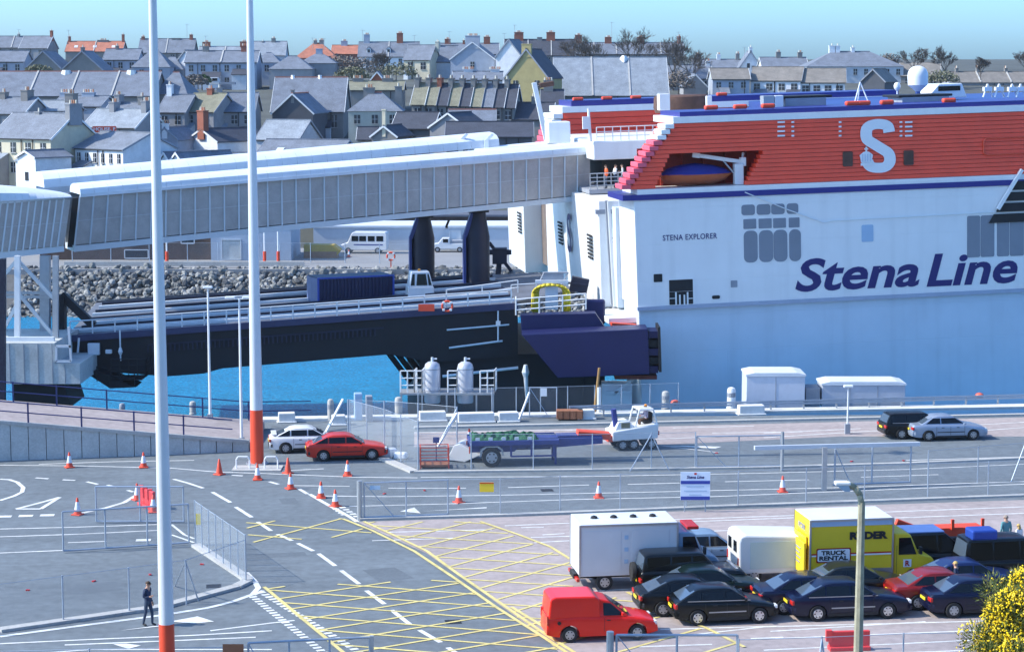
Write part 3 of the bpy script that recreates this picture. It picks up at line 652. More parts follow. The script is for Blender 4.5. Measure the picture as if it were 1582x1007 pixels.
# roof gear
def sb(px, py, y, sx, sy, sz, m, nm, bev=0.04):
    x, z = S(px, py, y); mb = MB(); mb.box((x, y + sy / 2, z), (sx, sy, sz)); return mb.build(nm, m, ship, bevel=bev)
sb(1245, 161, 5, 2.9, 3, 0.85, M['grey_box'], 'exhaust_box'); sb(1240, 150, 5, 4.2, 3.4, 0.16, M['black'], 'exhaust_lid'); sb(1430, 158, 5, 3.4, 3, 0.75, M['grey_box'], 'exhaust_box'); sb(1430, 148, 5, 3.9, 3.4, 0.16, M['black'], 'exhaust_lid')
sb(1204, 158, 4.5, 0.6, 0.6, 0.9, M['ship_white'], 'vent_box'); sb(1188, 155, 4.5, 0.8, 0.8, 0.6, M['galv'], 'vent_box')
for px in (1100, 1145, 1188, 1318, 1336, 1372, 1468): sb(px, 165 - (px - 1150) * 0.03, 1.0, 0.9, 0.5, 0.3, M['orange_red'], 'liferaft_canister', 0.1)
x, z = S(1062, 156, 20); mb = MB(); mb.lathe([(2.0, -0.9), (2.15, -0.5), (2.1, 0.3), (1.9, 0.42)], (x, 22, z), 20); mb.build('exhaust_ring', M['rust_brown'], ship, smooth=SM)
sb(1027, 158, 16, 0.8, 0.8, 1.2, M['ship_white'], 'vent_box'); sb(1096, 158, 16, 0.4, 0.4, 0.9, M['ship_white'], 'vent_box')
x, z = S(1418, 119, 14); mb = MB(); mb.lathe([(0.15, -1.1), (0.32, -0.95), (0.72, -0.6), (0.75, 0.05), (0.72, 0.3), (0.6, 0.55), (0.4, 0.72), (0.15, 0.8), (0.01, 0.81)], (x, 14, z), 20); mb.build('radar_dome', M['ship_white'], ship, smooth=SM)
mb = MB(); mb.tube((x, 14, z - 1.0), (x, 14, ztop), 0.2); mb.build('dome_stand', M['deck_blue'], ship)
x, z = S(1386, 133, 14); mb = MB(); mb.lathe([(0.08, -0.35), (0.22, -0.2), (0.26, 0), (0.18, 0.2), (0.01, 0.27)], (x, 14, z), 12); mb.tube((x, 14, z - 0.3), (x, 14, ztop), 0.05); mb.build('small_dome', M['ship_white'], ship, smooth=SM)
x, z = S(1331, 149, 12); mb = MB()
for dx, dy in ((-0.5, 0), (0.5, 0), (0, 0.8)): mb.tube((x + dx, 12 + dy, z - 0.4), (x, 12.3, z + 1.0), 0.05)
mb.build('tripod_mast', M['steel_white'], ship)
x, z = S(1455, 141, 16)
mb = MB(); mb.add([(x - 1.6, 15, z - 0.5), (x + 1.6, 15, z - 0.5), (x + 1.2, 15, z + 0.55), (x - 0.6, 15, z + 0.55), (x - 1.6, 17.5, z - 0.5), (x + 1.6, 17.5, z - 0.5), (x + 1.2, 17.5, z + 0.55), (x - 0.6, 17.5, z + 0.55)], [(0, 1, 2, 3), (4, 7, 6, 5), (0, 3, 7, 4), (1, 5, 6, 2), (3, 2, 6, 7), (0, 4, 5, 1)]); mb.build('bridge_wing', M['ship_white'], ship, bevel=0.06)
mb = MB(); mb.box((x + 0.2, 14.99, z + 0.2), (1.7, 0.06, 0.35)); mb.build('bridge_window', M['glass'], ship)
for px in (1527, 1545, 1565, 1578):
    x, z = S(px, 140, 14); mb = MB(); mb.tube((x - 0.4, 14, z - 0.5), (x, 14.2, z + 0.45), 0.07); mb.tube((x + 0.5, 14.4, z - 0.5), (x, 14.2, z + 0.45), 0.07); mb.box((x, 14.2, z + 0.1), (0.6, 0.4, 0.3)); mb.build('deck_fitting', M['steel_white'], ship)
# inclined aft mast of the ship beyond the roof
x, z = S(838, 190, 30); a = S(825, 128, 30); mb = MB(); mb.bar((x + 0.3, 30, z - 1.5), (a[0], 30, a[1]), 0.35, 0.35); mb.build('stern_mast', M['steel_white'], ship)
mb = MB(); mb.bar((a[0] + 0.4, 30, a[1] - 0.25), (a[0] + 1.6, 30, a[1] - 0.1), 0.45, 0.4); mb.build('mast_lamp', M['rust_brown'], ship, bevel=0.08)
# ------------------------------------------------------------------ link span
defm('linkdeck', (0.11, 0.12, 0.15), 0.7, var=0.3, scale=0.6)
defm('girder', (0.006, 0.006, 0.010), 0.6, var=0.3, scale=0.8)  # near-black navy: shade of the span's underside is in the colour
defm('pale_steel', (0.62, 0.66, 0.70), 0.45, 0.2, var=0.1)
defm('cont_blue', (0.006, 0.010, 0.055), 0.5, var=0.15)
LA = D(100, 522, 128.0); LB = D(800, 471, 131.0)
lu = (LB - LA).to_2d().normalized(); ln = Vector((-lu.y, lu.x)); LL = (LB - LA).to_2d().length
def LP(t, wd=0.0, dz=0.0):
    p = LA + (LB - LA) * t; return Vector((p.x + ln.x * wd, p.y + ln.y * wd, p.z + dz))
link = thing('linkspan', 'dark navy vehicle linkspan bridge leading over the water to the ferry stern', 'bridge')
DW = 20.0
def hexa(mb, a, mi=0):
    mb.add(a, [(0, 1, 2, 3), (7, 6, 5, 4), (0, 4, 5, 1), (1, 5, 6, 2), (2, 6, 7, 3), (3, 7, 4, 0)], mi)
mb = MB(); hexa(mb, [LP(0, 0.1, -0.35), LP(1.0, 0.1, -0.35), LP(1.0, DW, -0.35), LP(0, DW, -0.35), LP(0, 0.1, 0), LP(1.0, 0.1, 0), LP(1.0, DW, 0), LP(0, DW, 0)])
mb.build('deck', M['linkdeck'], link)
mb = MB(); hexa(mb, [LP(1.003, 2, -0.35), LP(1.16, 6.8, -0.35), LP(1.12, 19, -0.35), LP(1.003, DW, -0.35), LP(1.003, 2, -0.01), LP(1.16, 6.8, -0.01), LP(1.12, 19, -0.01), LP(1.003, DW, -0.01)]); mb.build('deck_tip', M['linkdeck'], link)
for k, wd in enumerate((2.2, 4.6, 6.4, 9.0, 11.5, 13.5, 16.0, 18.2)):            # raised guide rails / cable troughs along the deck
    mb = MB(); mb.bar(LP(0.02, wd, 0.09), LP(1.0, wd, 0.09), 0.34, 0.18); mb.build('guide_rail', M['pale_steel'] if k % 2 == 0 else M['navy_dark'], link)
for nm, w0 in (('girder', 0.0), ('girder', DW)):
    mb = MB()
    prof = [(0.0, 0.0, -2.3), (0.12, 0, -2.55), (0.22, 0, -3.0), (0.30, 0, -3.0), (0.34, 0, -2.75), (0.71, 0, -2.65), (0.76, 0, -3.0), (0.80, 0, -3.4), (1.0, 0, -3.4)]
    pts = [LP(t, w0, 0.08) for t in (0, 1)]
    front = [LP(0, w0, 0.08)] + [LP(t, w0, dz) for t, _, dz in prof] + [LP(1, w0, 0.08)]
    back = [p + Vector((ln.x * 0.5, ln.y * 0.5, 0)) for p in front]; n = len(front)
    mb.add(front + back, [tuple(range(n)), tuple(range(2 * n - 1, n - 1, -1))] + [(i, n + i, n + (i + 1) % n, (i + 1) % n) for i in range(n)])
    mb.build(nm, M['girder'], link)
mb = MB(); mb.bar(LP(0, -0.12, -0.05), LP(1, -0.12, -0.05), 0.2, 0.42); mb.build('deck_edge_beam', mat('edge_navy', (0.03, 0.035, 0.09), 0.5, var=0.2), link)
for k in range(52):                                                          # stiffener row on the girder
    t = 0.18 + k * 0.0098; mb = MB(); a = LP(t, -0.05, -1.35); mb.bar(a, a + Vector((0, 0, 0.45)), 0.10, 0.1); mb.build('stiffener', M['navy_dark'], link)
mb = MB(); mb.bar(LP(0.18, -0.04, -0.86), LP(0.70, -0.04, -0.86), 0.08, 0.1); mb.build('girder_flange', M['navy_dark'], link)
mb = MB()
a = LP(0.84, -0.1, -1.3); mb.path([a, LP(0.98, -0.1, -1.25), ], 0.06); mb.path([LP(0.845, -0.1, -2.5), LP(0.965, -0.1, -2.3)], 0.07); mb.path([LP(0.955, -0.15, -0.2), LP(0.955, -0.15, -2.3)], 0.06)
mb.box(LP(0.955, -0.2, -1.1), (0.3, 0.15, 0.3)); mb.build('pipework', M['pale_steel'], link)
mb = MB(); mb.path([LP(0.83, -0.15, -4.35), LP(1.0, -0.15, -4.15)], 0.10); mb.build('pipework', M['pale_steel'], link)
rail(link, [LP(0.012, -0.05, 0.0), LP(0.985, -0.05, 0.0)], 1.05, 2, 0.045, 1.45, M['pale_steel'])
# pontoon under the seaward end, black for the shadowed underside, and bracing
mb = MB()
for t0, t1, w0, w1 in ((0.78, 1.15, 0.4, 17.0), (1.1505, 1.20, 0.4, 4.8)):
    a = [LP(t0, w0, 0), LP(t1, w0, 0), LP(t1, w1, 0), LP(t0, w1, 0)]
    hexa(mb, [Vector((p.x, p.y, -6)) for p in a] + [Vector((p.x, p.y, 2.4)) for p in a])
mb.build('shade_black_pontoon', M['girder'], link)
mb = MB()
for k in range(5):
    t = 0.71 + 0.018 * k; mb.bar(LP(t, 0.3, -2.6), LP(t + 0.05, 1.5, -4.8), 0.22, 0.3)
mb.build('bracing', M['girder'], link)
mb = MB(); a = LP(0.80, 0.25, -3.2); mb.tube(a, a + Vector((0, 0, -1.6)), 0.09); mb.build('blue_ram', mat('ram_blue', (0.04, 0.08, 0.4), 0.4, var=0.1), link)
# hanging access stage below the shore end
mb = MB(); z = LP(0.1).z
p = [D(128, 573, 127), D(170, 600, 127), D(210, 598, 127), D(150, 573, 127)]
mb.add([*p, *[q + Vector((0, 2.2, 0)) for q in p]], [(0, 1, 2, 3), (7, 6, 5, 4), (0, 4, 5, 1), (1, 5, 6, 2), (2, 6, 7, 3), (3, 7, 4, 0)])
mb.box2(tuple(D(170, 586, 127)), tuple(D(228, 580, 129))); mb.build('access_stage', M['girder'], link)
a, b2 = D(172, 582, 127), D(226, 582, 127); rail(link, [a, b2, b2 + Vector((0, 2, 0))], 1.15, 3, 0.03, 0.55, M['girder'])
a, b2 = D(150, 592, 127), D(208, 597, 127); rail(link, [a + Vector((0, 0, .1)), b2], 1.0, 2, 0.03, 0.8, M['girder'])
mb = MB(); q = D(145, 539, 127.4); mb.box((q.x, q.y, q.z), (0.75, 0.3, 0.75)); q = D(168, 543, 127.4); mb.box((q.x, q.y, q.z), (0.4, 0.25, 0.25)); mb.build('control_cabinet', M['pale_steel'], link, bevel=0.03)
mb = MB(); q = D(186, 543, 127.3); mb.tube(q + Vector((0, 0, 1.4)), q + Vector((0, 0, -0.6)), 0.05); mb.lathe([(0.08, -0.2), (0.15, 0), (0.08, 0.25)], tuple(q), 8); mb.tube(D(120, 545, 127.2), D(122, 522, 127.2), 0.07); mb.build('pipework', M['pale_steel'], link)
# fender box at the seaward end
fd = []
for px, py in ((806, 517), (1001, 508), (1004, 578), (862, 584)): fd.append(D(px, py, 127.6))
mb = MB(); mb.add(fd + [p + Vector((0, 2.4, 0)) for p in fd], [(0, 1, 2, 3), (7, 6, 5, 4), (0, 4, 5, 1), (1, 5, 6, 2), (2, 6, 7, 3), (3, 7, 4, 0)])
mb.build('fender_box', M['navy'], link, bevel=0.05)
p = [D(804, 487, 130.2), D(920, 484, 130.2), D(938, 511, 130.2), D(806, 518, 130.2)]
mb = MB(); mb.add(p + [q + Vector((0, 1.4, 0)) for q in p], [(0, 1, 2, 3), (7, 6, 5, 4), (0, 4, 5, 1), (1, 5, 6, 2), (2, 6, 7, 3), (3, 7, 4, 0)]); mb.build('upper_fender_plate', M['navy'], link, bevel=0.03)
mb = MB(); q = D(905, 468, 133.5); mb.box((q.x + 0.6, q.y, q.z - 0.6), (1.4, 0.5, 1.7)); mb.build('flap_plate', M['navy'], link, bevel=0.15)
for k in range(5):
    mb = MB(); a, b2 = D(1003, 512 + 13.5 * k, 127.8), D(1016, 522 + 13.5 * k, 127.8); mb.box(((a.x + b2.x) / 2, 128.8, (a.z + b2.z) / 2), (0.62, 2.0, 0.44)); mb.build('fender_pad', M['navy'] if k % 2 == 0 else M['rubber'], link)
mb = MB(); a = D(1018, 505, 127.7); b2 = D(1020, 574, 127.7); mb.bar(a + Vector((0, 1, 0)), b2 + Vector((0, 1, 0)), 2.4, 0.16); mb.build('fender_face', M['black'], link)
mb = MB(); a = D(950, 580, 128); b2 = D(1015, 586, 128); mb.box2((a.x, 128, b2.z), (b2.x, 129.4, a.z)); mb.build('rust_sill', mat('rust_red', (0.16, 0.035, 0.022), 0.7, var=0.3), link)
mb = MB(); mb.box2(tuple(D(930, 640, 129.3)), tuple(D(975, 588, 130.4))); mb.bar(D(950, 606, 129.1), D(978, 586, 129.1), 0.12, 0.2); mb.bar(D(936, 606, 129.1), D(974, 606, 129.1), 0.12, 0.18); mb.build('dolphin_frame', M['pale_steel'], link)
a, b2 = D(797, 487, 130.3), D(905, 478, 130.3); rail(link, [a, b2], 1.05, 3, 0.045, 1.5, M['steel_white']); rail(link, [a, a + Vector((0, 1.6, 0))], 1.05, 3, 0.04, 0.8, M['steel_white'])
a, b2 = D(790, 462, 140), D(905, 455, 140); rail(link, [a, b2], 1.0, 2, 0.04, 1.6, M['pale_steel']); a, b2 = D(690, 470, 138), D(800, 455, 138); rail(link, [a, b2], 1.0, 2, 0.04, 2.0, M['pale_steel'])
mb = MB(); q = D(812, 575, 130.4); mb.tube(q, q + Vector((0.1, 0, -2)), 0.16, 0.08); mb.lathe([(0.15, -.3), (.25, 0), (.12, .5)], tuple(q), 8); mb.build('hanging_light', M['pale_steel'], link)
# pylons
for (px0, px1, yt, yb, d) in ((633, 671, 332, 448, 150.0), (716, 756, 324, 460, 146.5)):
    a = D((px0 + px1) / 2, yb, d); wdt = (px1 - px0) * d / FP; h = (yb - yt) * d / FP
    pl = thing('pylon', 'navy steel pylon left of the pair under the covered walkway' if px0 < 700 else 'navy steel pylon on the right, beside the white ferry stern', 'pylon', a, AX, 'linkspan pylons')
    mb = MB(); rr = wdt * 0.47
    mb.lathe([(rr * 1.0, -2), (rr, h * 0.70), (rr * 0.92, h * 0.76), (rr * 0.7, h * 0.93), (rr * 0.66, h)], (0.1, 0, 0), 20); mb.build('column', M['navy_dark'], pl, smooth=SM)
    mb = MB(); mb.box((-rr - 0.02, -0.2, h * 0.36), (0.18, 0.7, h * 0.72)); mb.bar((-rr, -0.2, h * 0.70), (-rr * 0.35, -0.2, h * 0.97), 0.5, 0.28); mb.build('guide_fin', mat('pylon_blue', (0.03, 0.05, 0.2), 0.4, var=0.1), pl)
    mb = MB(); mb.box2((-rr * 0.8, -1, h - 0.1), (rr * 0.9, 1.2, h + 0.5)); mb.tube((rr * 0.2, -1.1, h + 0.25), (rr * 0.2, 1.3, h + 0.25), 0.42, n=14); mb.build('head_block', M['girder'], pl)
mb = MB(); q = D(772, 395, 152); mb.box((q.x, q.y, q.z), (1.1, 1.2, 1.2)); mb.bar(q + Vector((-0.8, 0, 1)), q + Vector((0.9, 0, -1.2)), 0.25); mb.bar(q + Vector((-0.2, 0, -2.5)), q + Vector((0, 0, 0)), 0.4); mb.tube(q + Vector((-.9, -.4, .3)), q + Vector((.9, -.4, .3)), .2); mb.build('hoist_gear', M['navy_dark'], link)
# container, cab unit, hoses on the link span
cdir = R(24)
q = D(492, 480, 139.0); ct = thing('freight_container', 'navy corrugated freight container standing on the linkspan deck', 'container', (q.x, q.y, q.z), cdir)
mb = MB(); Lc, Wc, Hc = 5.6, 2.4, 2.3
mb.box2((0, 0, 0.02), (Lc, Wc, Hc)); mb.build('shell', M['cont_blue'], ct)
for k in range(21):
    mb = MB(); mb.box2((0.12 + k * 0.26, -0.05, 0.15), (0.25 + k * 0.26, 0.0, Hc - 0.12)); mb.build('corrugation', M['cont_blue'], ct)
mb = MB(); 
for z in (0.08, Hc - 0.04): mb.box2((-0.03, -0.07, z - 0.06), (Lc + 0.03, 0.02, z + 0.06))
for x in (0, Lc): mb.box2((x - 0.07, -0.075, 0), (x + 0.07, 0.03, Hc))
mb.build('frame', mat('cont_frame', (0.03, 0.07, 0.35), 0.4, var=0.1), ct)
mb = MB(); mb.box2((-0.06, 0.05, 0.05), (0, Wc / 2 - 0.02, Hc - 0.05)); mb.build('door', mat('cont_door', (0.10, 0.14, 0.28), 0.45, var=0.1), ct); mb = MB(); mb.box2((-0.06, Wc / 2 + 0.02, 0.05), (0, Wc - 0.05, Hc - 0.05)); mb.build('door', MATS['cont_door'], ct)
q = D(630, 470, 139); tg = thing('yard_tractor', 'pale blue yard tractor cab standing behind the linkspan railing', 'tractor', (q.x, q.y, q.z), R(10))
mb = MB(); mb.add([(0, 0, 0), (1.95, 0, 0), (1.95, 1.6, 0), (0, 1.6, 0), (0.05, 0, 1.2), (1.85, 0, 1.2), (1.85, 1.6, 1.2), (0.05, 1.6, 1.2)], [(3, 2, 1, 0), (4, 5, 6, 7), (0, 1, 5, 4), (1, 2, 6, 5), (2, 3, 7, 6), (3, 0, 4, 7)]); mb.build('cab_base', M['pale_steel'], tg, bevel=0.06)
mb = MB(); mb.add([(0.12, 0.05, 1.2), (1.8, 0.05, 1.2), (1.8, 1.5, 1.2), (0.12, 1.5, 1.2), (0.28, 0.15, 2.25), (1.55, 0.15, 2.25), (1.55, 1.4, 2.25), (0.28, 1.4, 2.25)], [(3, 2, 1, 0), (4, 5, 6, 7), (0, 1, 5, 4), (1, 2, 6, 5), (2, 3, 7, 6), (3, 0, 4, 7)]); mb.build('cab_top', M['pale_steel'], tg, bevel=0.05)
mb = MB(); mb.add([(0.62, 0.04, 1.3), (1.4, 0.04, 1.3), (1.3, 0.11, 2.1), (0.7, 0.11, 2.1)], [(0, 1, 2, 3)]); mb.add([(0.22, 0.04, 1.3), (0.5, 0.04, 1.3), (0.52, 0.11, 2.1), (0.36, 0.11, 2.1)], [(0, 1, 2, 3)]); mb.add([(1.48, 0.04, 1.3), (1.7, 0.04, 1.3), (1.5, 0.11, 2.1), (1.4, 0.11, 2.1)], [(0, 1, 2, 3)]); mb.build('window', M['glass'], tg)
mb = MB(); mb.lathe([(0.1, 0), (0.1, 0.12), (0.03, 0.16)], (0.9, 0.7, 2.27), 8); mb.build('beacon', M['lamp_amber'], tg)
q = D(652, 478, 130.0); mb = MB(); mb.box((q.x + 0.3, q.y - 0.3, q.z + 0.15), (1.05, 0.08, 0.45)); tag(mb.build('red_board', M['orange_red']), 'red board fixed to the linkspan railing beside the life ring', 'board')
def life_ring(q, R0, label, grp='life rings'):
    t = thing('life_ring', label, 'life ring', q, 0, grp); mb = MB(); vs = []; n, m2 = 20, 8
    for i in range(n):
        for j in range(m2):
            a = 2 * math.pi * i / n; b2 = 2 * math.pi * j / m2; rr = R0 + R0 * 0.22 * math.cos(b2); vs.append((rr * math.cos(a), R0 * 0.22 * math.sin(b2), rr * math.sin(a)))
    mb.add(vs, [(i * m2 + j, ((i + 1) % n) * m2 + j, ((i + 1) % n) * m2 + (j + 1) % m2, i * m2 + (j + 1) % m2) for i in range(n) for j in range(m2)]); mb.build('ring', M['orange_red'], t, smooth=True)
    for k in range(4):
        a = R(45 + 90 * k); mb = MB(); mb.box((R0 * math.cos(a), 0, R0 * math.sin(a)), (R0 * 0.5, R0 * 0.5, R0 * 0.5)); mb.build('band', M['steel_white'], t, bevel=0.03)
    return t
life_ring(D(691, 473, 130.2), 0.33, 'orange and white life ring hung on the linkspan railing')
# hose reel with yellow hoses
q = D(820, 470, 133.0); hr = thing('hose_rack', 'looped yellow hoses on a pale steel rack at the linkspan end', 'hose', q, 0)
for k in range(5):
    mb = MB(); pts = []
    for i in range(13):
        a = math.pi * i / 12; w0 = 1.28 - 0.1 * k; pts.append((1.35 - w0 * math.cos(a), -0.1 + 0.13 * k + 0.1 * math.sin(3 * a + k), 0.15 + (1.15 + 0.07 * math.sin(k * 2)) * math.sin(a) ** 0.45 if 0 < i < 12 else -0.45 - 0.1 * k))
    mb.path(pts, 0.075, 6); mb.build('hose', mat('hose_yellow', (0.65, 0.5, 0.02), 0.5, var=0.1), hr, smooth=True)
mb = MB(); mb.box((1.4, 0.3, 0.5), (0.85, 0.5, 1.7)); mb.box((1.4, 0.2, 1.5), (2.2, 0.5, 0.2)); mb.build('rack', M['pale_steel'], hr)
mb = MB(); 
for x in (0.6, 2.2): mb.tube((x, 0.3, 1.5), (x + 0.3, 0.3, 2.1), 0.05)
mb.tube((0.9, 0.3, 2.1), (2.5, 0.3, 2.1), 0.06); mb.box((1.5, 0.5, 1.85), (1.4, 0.4, 0.5)); mb.build('winch', M['grey_box'], hr)
q = D(895, 440, 138); mb = MB(); mb.box((0, 0, 0), (1.2, 0.8, 1.0)); mb.bar((-0.6, -0.5, -0.8), (-0.6, -0.5, 0.3), 0.1); mb.bar((-0.9, -0.5, 0.0), (0.6, -0.5, 0.15), 0.12); o = mb.build('winch_unit', M['navy_dark']); o.location = q; o.rotation_euler = (0, R(12), 0); tag(o, 'tilted dark winch unit next to the yellow hoses', 'winch')
# ------------------------------------------------------------------ covered passenger walkways
defm('roof_white', (0.64, 0.68, 0.72), 0.5, var=0.1, scale=0.6)
defm('panel_glass', (0.385, 0.37, 0.355), 0.3, var=0.18, scale=0.9, fine=0.06)
defm('mullion', (0.56, 0.60, 0.62), 0.5, var=0.05)
def walkway(lab, A0, A1, hA, hB, npan, depth, shear=0.0, slant=0.0, roofh=0.75, panels=True, taper=0.0):
    """A0/A1: near bottom corners left/right; hA/hB wall heights; roof is a shallow barrel in segments"""
    t = thing('covered_walkway', lab, 'walkway')
    u = (A1 - A0); L = u.to_2d().length; un = u.to_2d().normalized(); nn = Vector((-un.y, un.x, 0))
    def P(f, h, wv): p = A0 + u * f; hh = hA + (hB - hA) * f; return Vector((p.x, p.y, p.z + hh * h)) + nn * wv
    off = lambda f, h: Vector((slant * h * (1 - f) ** 8 + shear * h, 0, 0))
    mb = MB(); hexa(mb, [P(0, -0.12, 0), P(1, -0.12, 0), P(1, -0.12, depth), P(0, -0.12, depth), P(0, 0, 0), P(1, 0, 0), P(1, 0, depth), P(0, 0, depth)]); mb.build('floor_beam', M['mullion'], t)
    if panels:
        for k in range(npan):
            f0, f1 = k / npan, (k + 1) / npan; mb = MB()
            a = [P(f0, 0.02, -0.02) + off(f0, 0), P(f1, 0.02, -0.02) + off(f1, 0), P(f1, 0.98, -0.02) + off(f1, 1), P(f0, 0.98, -0.02) + off(f0, 1)]
            mb.add(a + [q + nn * 0.06 for q in a], [(0, 1, 2, 3), (7, 6, 5, 4), (0, 4, 5, 1), (2, 6, 7, 3)]); mb.build('panel', M['panel_glass'], t)
            mb = MB(); mb.bar(P(f0, 0, -0.05) + off(f0, 0), P(f0, 1, -0.05) + off(f0, 1), 0.10, 0.10); mb.build('mullion', M['mullion'], t)
        for h in (0.5,):
            mb = MB(); mb.bar(P(0, h, -0.035) + off(0, h), P(1, h, -0.035) + off(1, h), 0.015, 0.02); mb.build('transom', M['mullion'], t)
        mb = MB(); hexa(mb, [P(0, 0, depth - 0.1), P(1, 0, depth - 0.1), P(1, 0, depth), P(0, 0, depth), P(0, 1, depth - 0.1), P(1, 1, depth - 0.1), P(1, 1, depth), P(0, 1, depth)]); mb.build('rear_wall', M['panel_glass'], t)
        mb = MB(); hexa(mb, [P(0.999, 0, 0.1), P(1, 0, 0.1), P(1, 0, depth - .1), P(0.999, 0, depth - .1), P(0.999, 1, 0.1), P(1, 1, 0.1), P(1, 1, depth - .1), P(0.999, 1, depth - .1)]); mb.build('end_frame', M['mullion'], t)
        mb = MB(); mb.bar(P(0, 1, -0.12) + off(0, 1), P(1, 1, -0.12), 0.16, 0.2); mb.build('eave_beam', M['roof_white'], t)
    prof = []
    for i in range(9):
        a = math.pi * i / 8; prof.append(((depth / 2 + 0.25) * -math.cos(a) + depth / 2, roofh * math.sin(a) ** 0.7))
    nseg = npan
    for k in range(nseg):
        f0, f1 = k / nseg, (k + 0.985) / nseg; mb = MB(); vs = []
        for f in (f0, f1):
            for wv, z in prof:
                q = P(f, 1.0, wv) + Vector((0, 0, z * (1 - taper * f * f) + 0.12)) + off(f, 1); vs.append(q)
        n = len(prof)
        vs += [v - Vector((0, 0, 0.06)) for v in vs]
        fs = [(i, i + 1, n + i + 1, n + i) for i in range(n - 1)] + [(2 * n + i, 3 * n + i, 3 * n + i + 1, 2 * n + i + 1) for i in range(n - 1)] + [(i, 2 * n + i, 2 * n + i + 1, i + 1) for i in range(n - 1)] + [(n + i, n + i + 1, 3 * n + i + 1, 3 * n + i) for i in range(n - 1)] + [(0, n, 3 * n, 2 * n), (n - 1, 3 * n - 1 - 0, 4 * n - 1, 2 * n - 1)]
        mb.add(vs, fs[:-1]); mb.build('roof_sheet', M['roof_white'], t, smooth=SM)
    # light ridge closing the curved roof ends
    for f in (0, 1):
        mb = MB(); pts = [P(f, 1, wv) + Vector((0, 0, z * (1 - taper * f * f) + 0.08)) + off(f, 1) for wv, z in prof]; mb.add(pts, [tuple(range(len(pts)))]); mb.build('roof_end', M['roof_white'], t)
    return t, P
wk, WP = walkway('long grey glazed passenger walkway with white roof rising to the ferry', D(115, 380, 133), D(911, 301, 148), 3.35, 3.1, 37, 3.2, slant=0.45, roofh=0.62)
wk2, _ = walkway('second white walkway roof running behind the glazed passenger walkway', D(68, 312, 138), D(770, 246, 152), 0.9, 0.9, 30, 3.4, panels=False, roofh=1.0)
wk3, _ = walkway('glazed terminal walkway on grey columns at the left edge', D(-120, 402, 125), D(99, 380, 130), 3.4, 3.1, 20, 6.0, shear=0.5, roofh=1.1, taper=0.8)
for px in (708, 748):
    q = D(px, 238, 151); mb = MB(); mb.prism([(0, 0), (0.35, 0), (0.35, 1.0), (0.75, 1.45), (0.55, 1.55), (0, 1.0)], 0, 0.2); o = mb.build('roof_fin', M['roof_white'], bevel=0.03); o.location = q; tag(o, 'white upright fin on the rear walkway roof, ' + ('left of two' if px < 720 else 'right of two'), 'fin', 'roof fins')
q = D(792, 234, 152); mb = MB(); mb.box((0, 0, 0), (6.2, 3, 0.9)); o = mb.build('roof_unit', M['roof_white'], bevel=0.1); o.location = q; o.rotation_euler = (0, R(-4), R(20)); tag(o, 'low white roof unit behind the walkway near the ferry', 'roof unit')
mb = MB(); p = [D(104, 382, 133.6), D(118, 382, 133.6), D(128, 306, 133.6), D(112, 306, 133.6)]; mb.add(p + [q + Vector((0, 3, 0)) for q in p], [(0, 1, 2, 3), (7, 6, 5, 4), (0, 4, 5, 1), (1, 5, 6, 2), (2, 6, 7, 3), (3, 7, 4, 0)]); tag(mb.build('shaded_gap_block', M['black']), 'black block standing for the shaded gap between the two glazed walkway sections', 'joint')  # black solid put in for the dark gap between the sections
# terminal columns and concrete block at left
tb = thing('terminal_support', 'grey steel columns and bracing on a concrete block at left edge', 'support', D(60, 520, 126))
inv = Vector(tb.location)
def LB_(mb, a, b2, wd): mb.bar(Vector(a) - inv, Vector(b2) - inv, wd, wd)
for px0, d in ((27, 125.5), (70, 129), (86, 125.5), (5, 129)):
    mb = MB(); LB_(mb, D(px0, 395, d), D(px0, 524, d), 0.34 if px0 != 70 else 0.6); mb.build('column', M['galv'] if px0 != 27 else M['steel_white'], tb)
for a, b2 in (((30, 405), (84, 462)), ((30, 455), (84, 520)), ((2, 430), (26, 402)), ((0, 520), (26, 470))):
    mb = MB(); LB_(mb, D(a[0], a[1], 126), D(b2[0], b2[1], 126), 0.2); mb.build('brace', M['mullion'], tb)
mb = MB(); 
for y in (452, 458): LB_(mb, D(0, y, 127), D(90, y + 1, 127), 0.18)
mb.build('cross_beam', M['galv'], tb)
mb = MB(); a, b2 = D(-60, 625, 123), D(84, 530, 123); mb.box2((a.x - inv.x, 123 - inv.y, D(0, 593, 123).z - inv.z), (b2.x - inv.x, 130 - inv.y, b2.z - inv.z)); c2 = D(123, 562, 123)
mb.box2((b2.x - inv.x + 0.003, 123 - inv.y, D(0, 593, 123).z - inv.z), (c2.x - inv.x, 130 - inv.y, c2.z - inv.z)); mb.build('concrete_block', M['wallpanel'], tb)
for px in (14, 36, 58, 80, 100):
    y0 = 531 if px < 84 else 563; a, b2 = D(px, y0, 122.99), D(px, 592, 122.99); mb = MB(); mb.box2((a.x - inv.x - 0.02, -0.02 + 122.99 - inv.y, b2.z - inv.z), (a.x - inv.x + 0.02, 0.02 + 122.99 - inv.y, a.z - inv.z)); mb.build('block_joint', M['grey_box'], tb)
mb = MB(); LB_(mb, D(0, 524, 124), D(84, 524, 124), 0.3); mb.build('cap_beam', M['roof_white'], tb)
mb = MB()
p = [D(20, 590, 124.5), D(98, 590, 124.5), D(110, 628, 124.5), D(20, 628, 124.5)]; p = [q - inv for q in p]
mb.add(p + [q + Vector((0, 4, 0)) for q in p], [(0, 1, 2, 3), (7, 6, 5, 4), (0, 4, 5, 1), (1, 5, 6, 2), (2, 6, 7, 3), (3, 7, 4, 0)]); mb.build('dark_pier', M['girder'], tb)
mb = MB(); a, b2 = D(87, 560, 123.5), D(108, 505, 123.5)
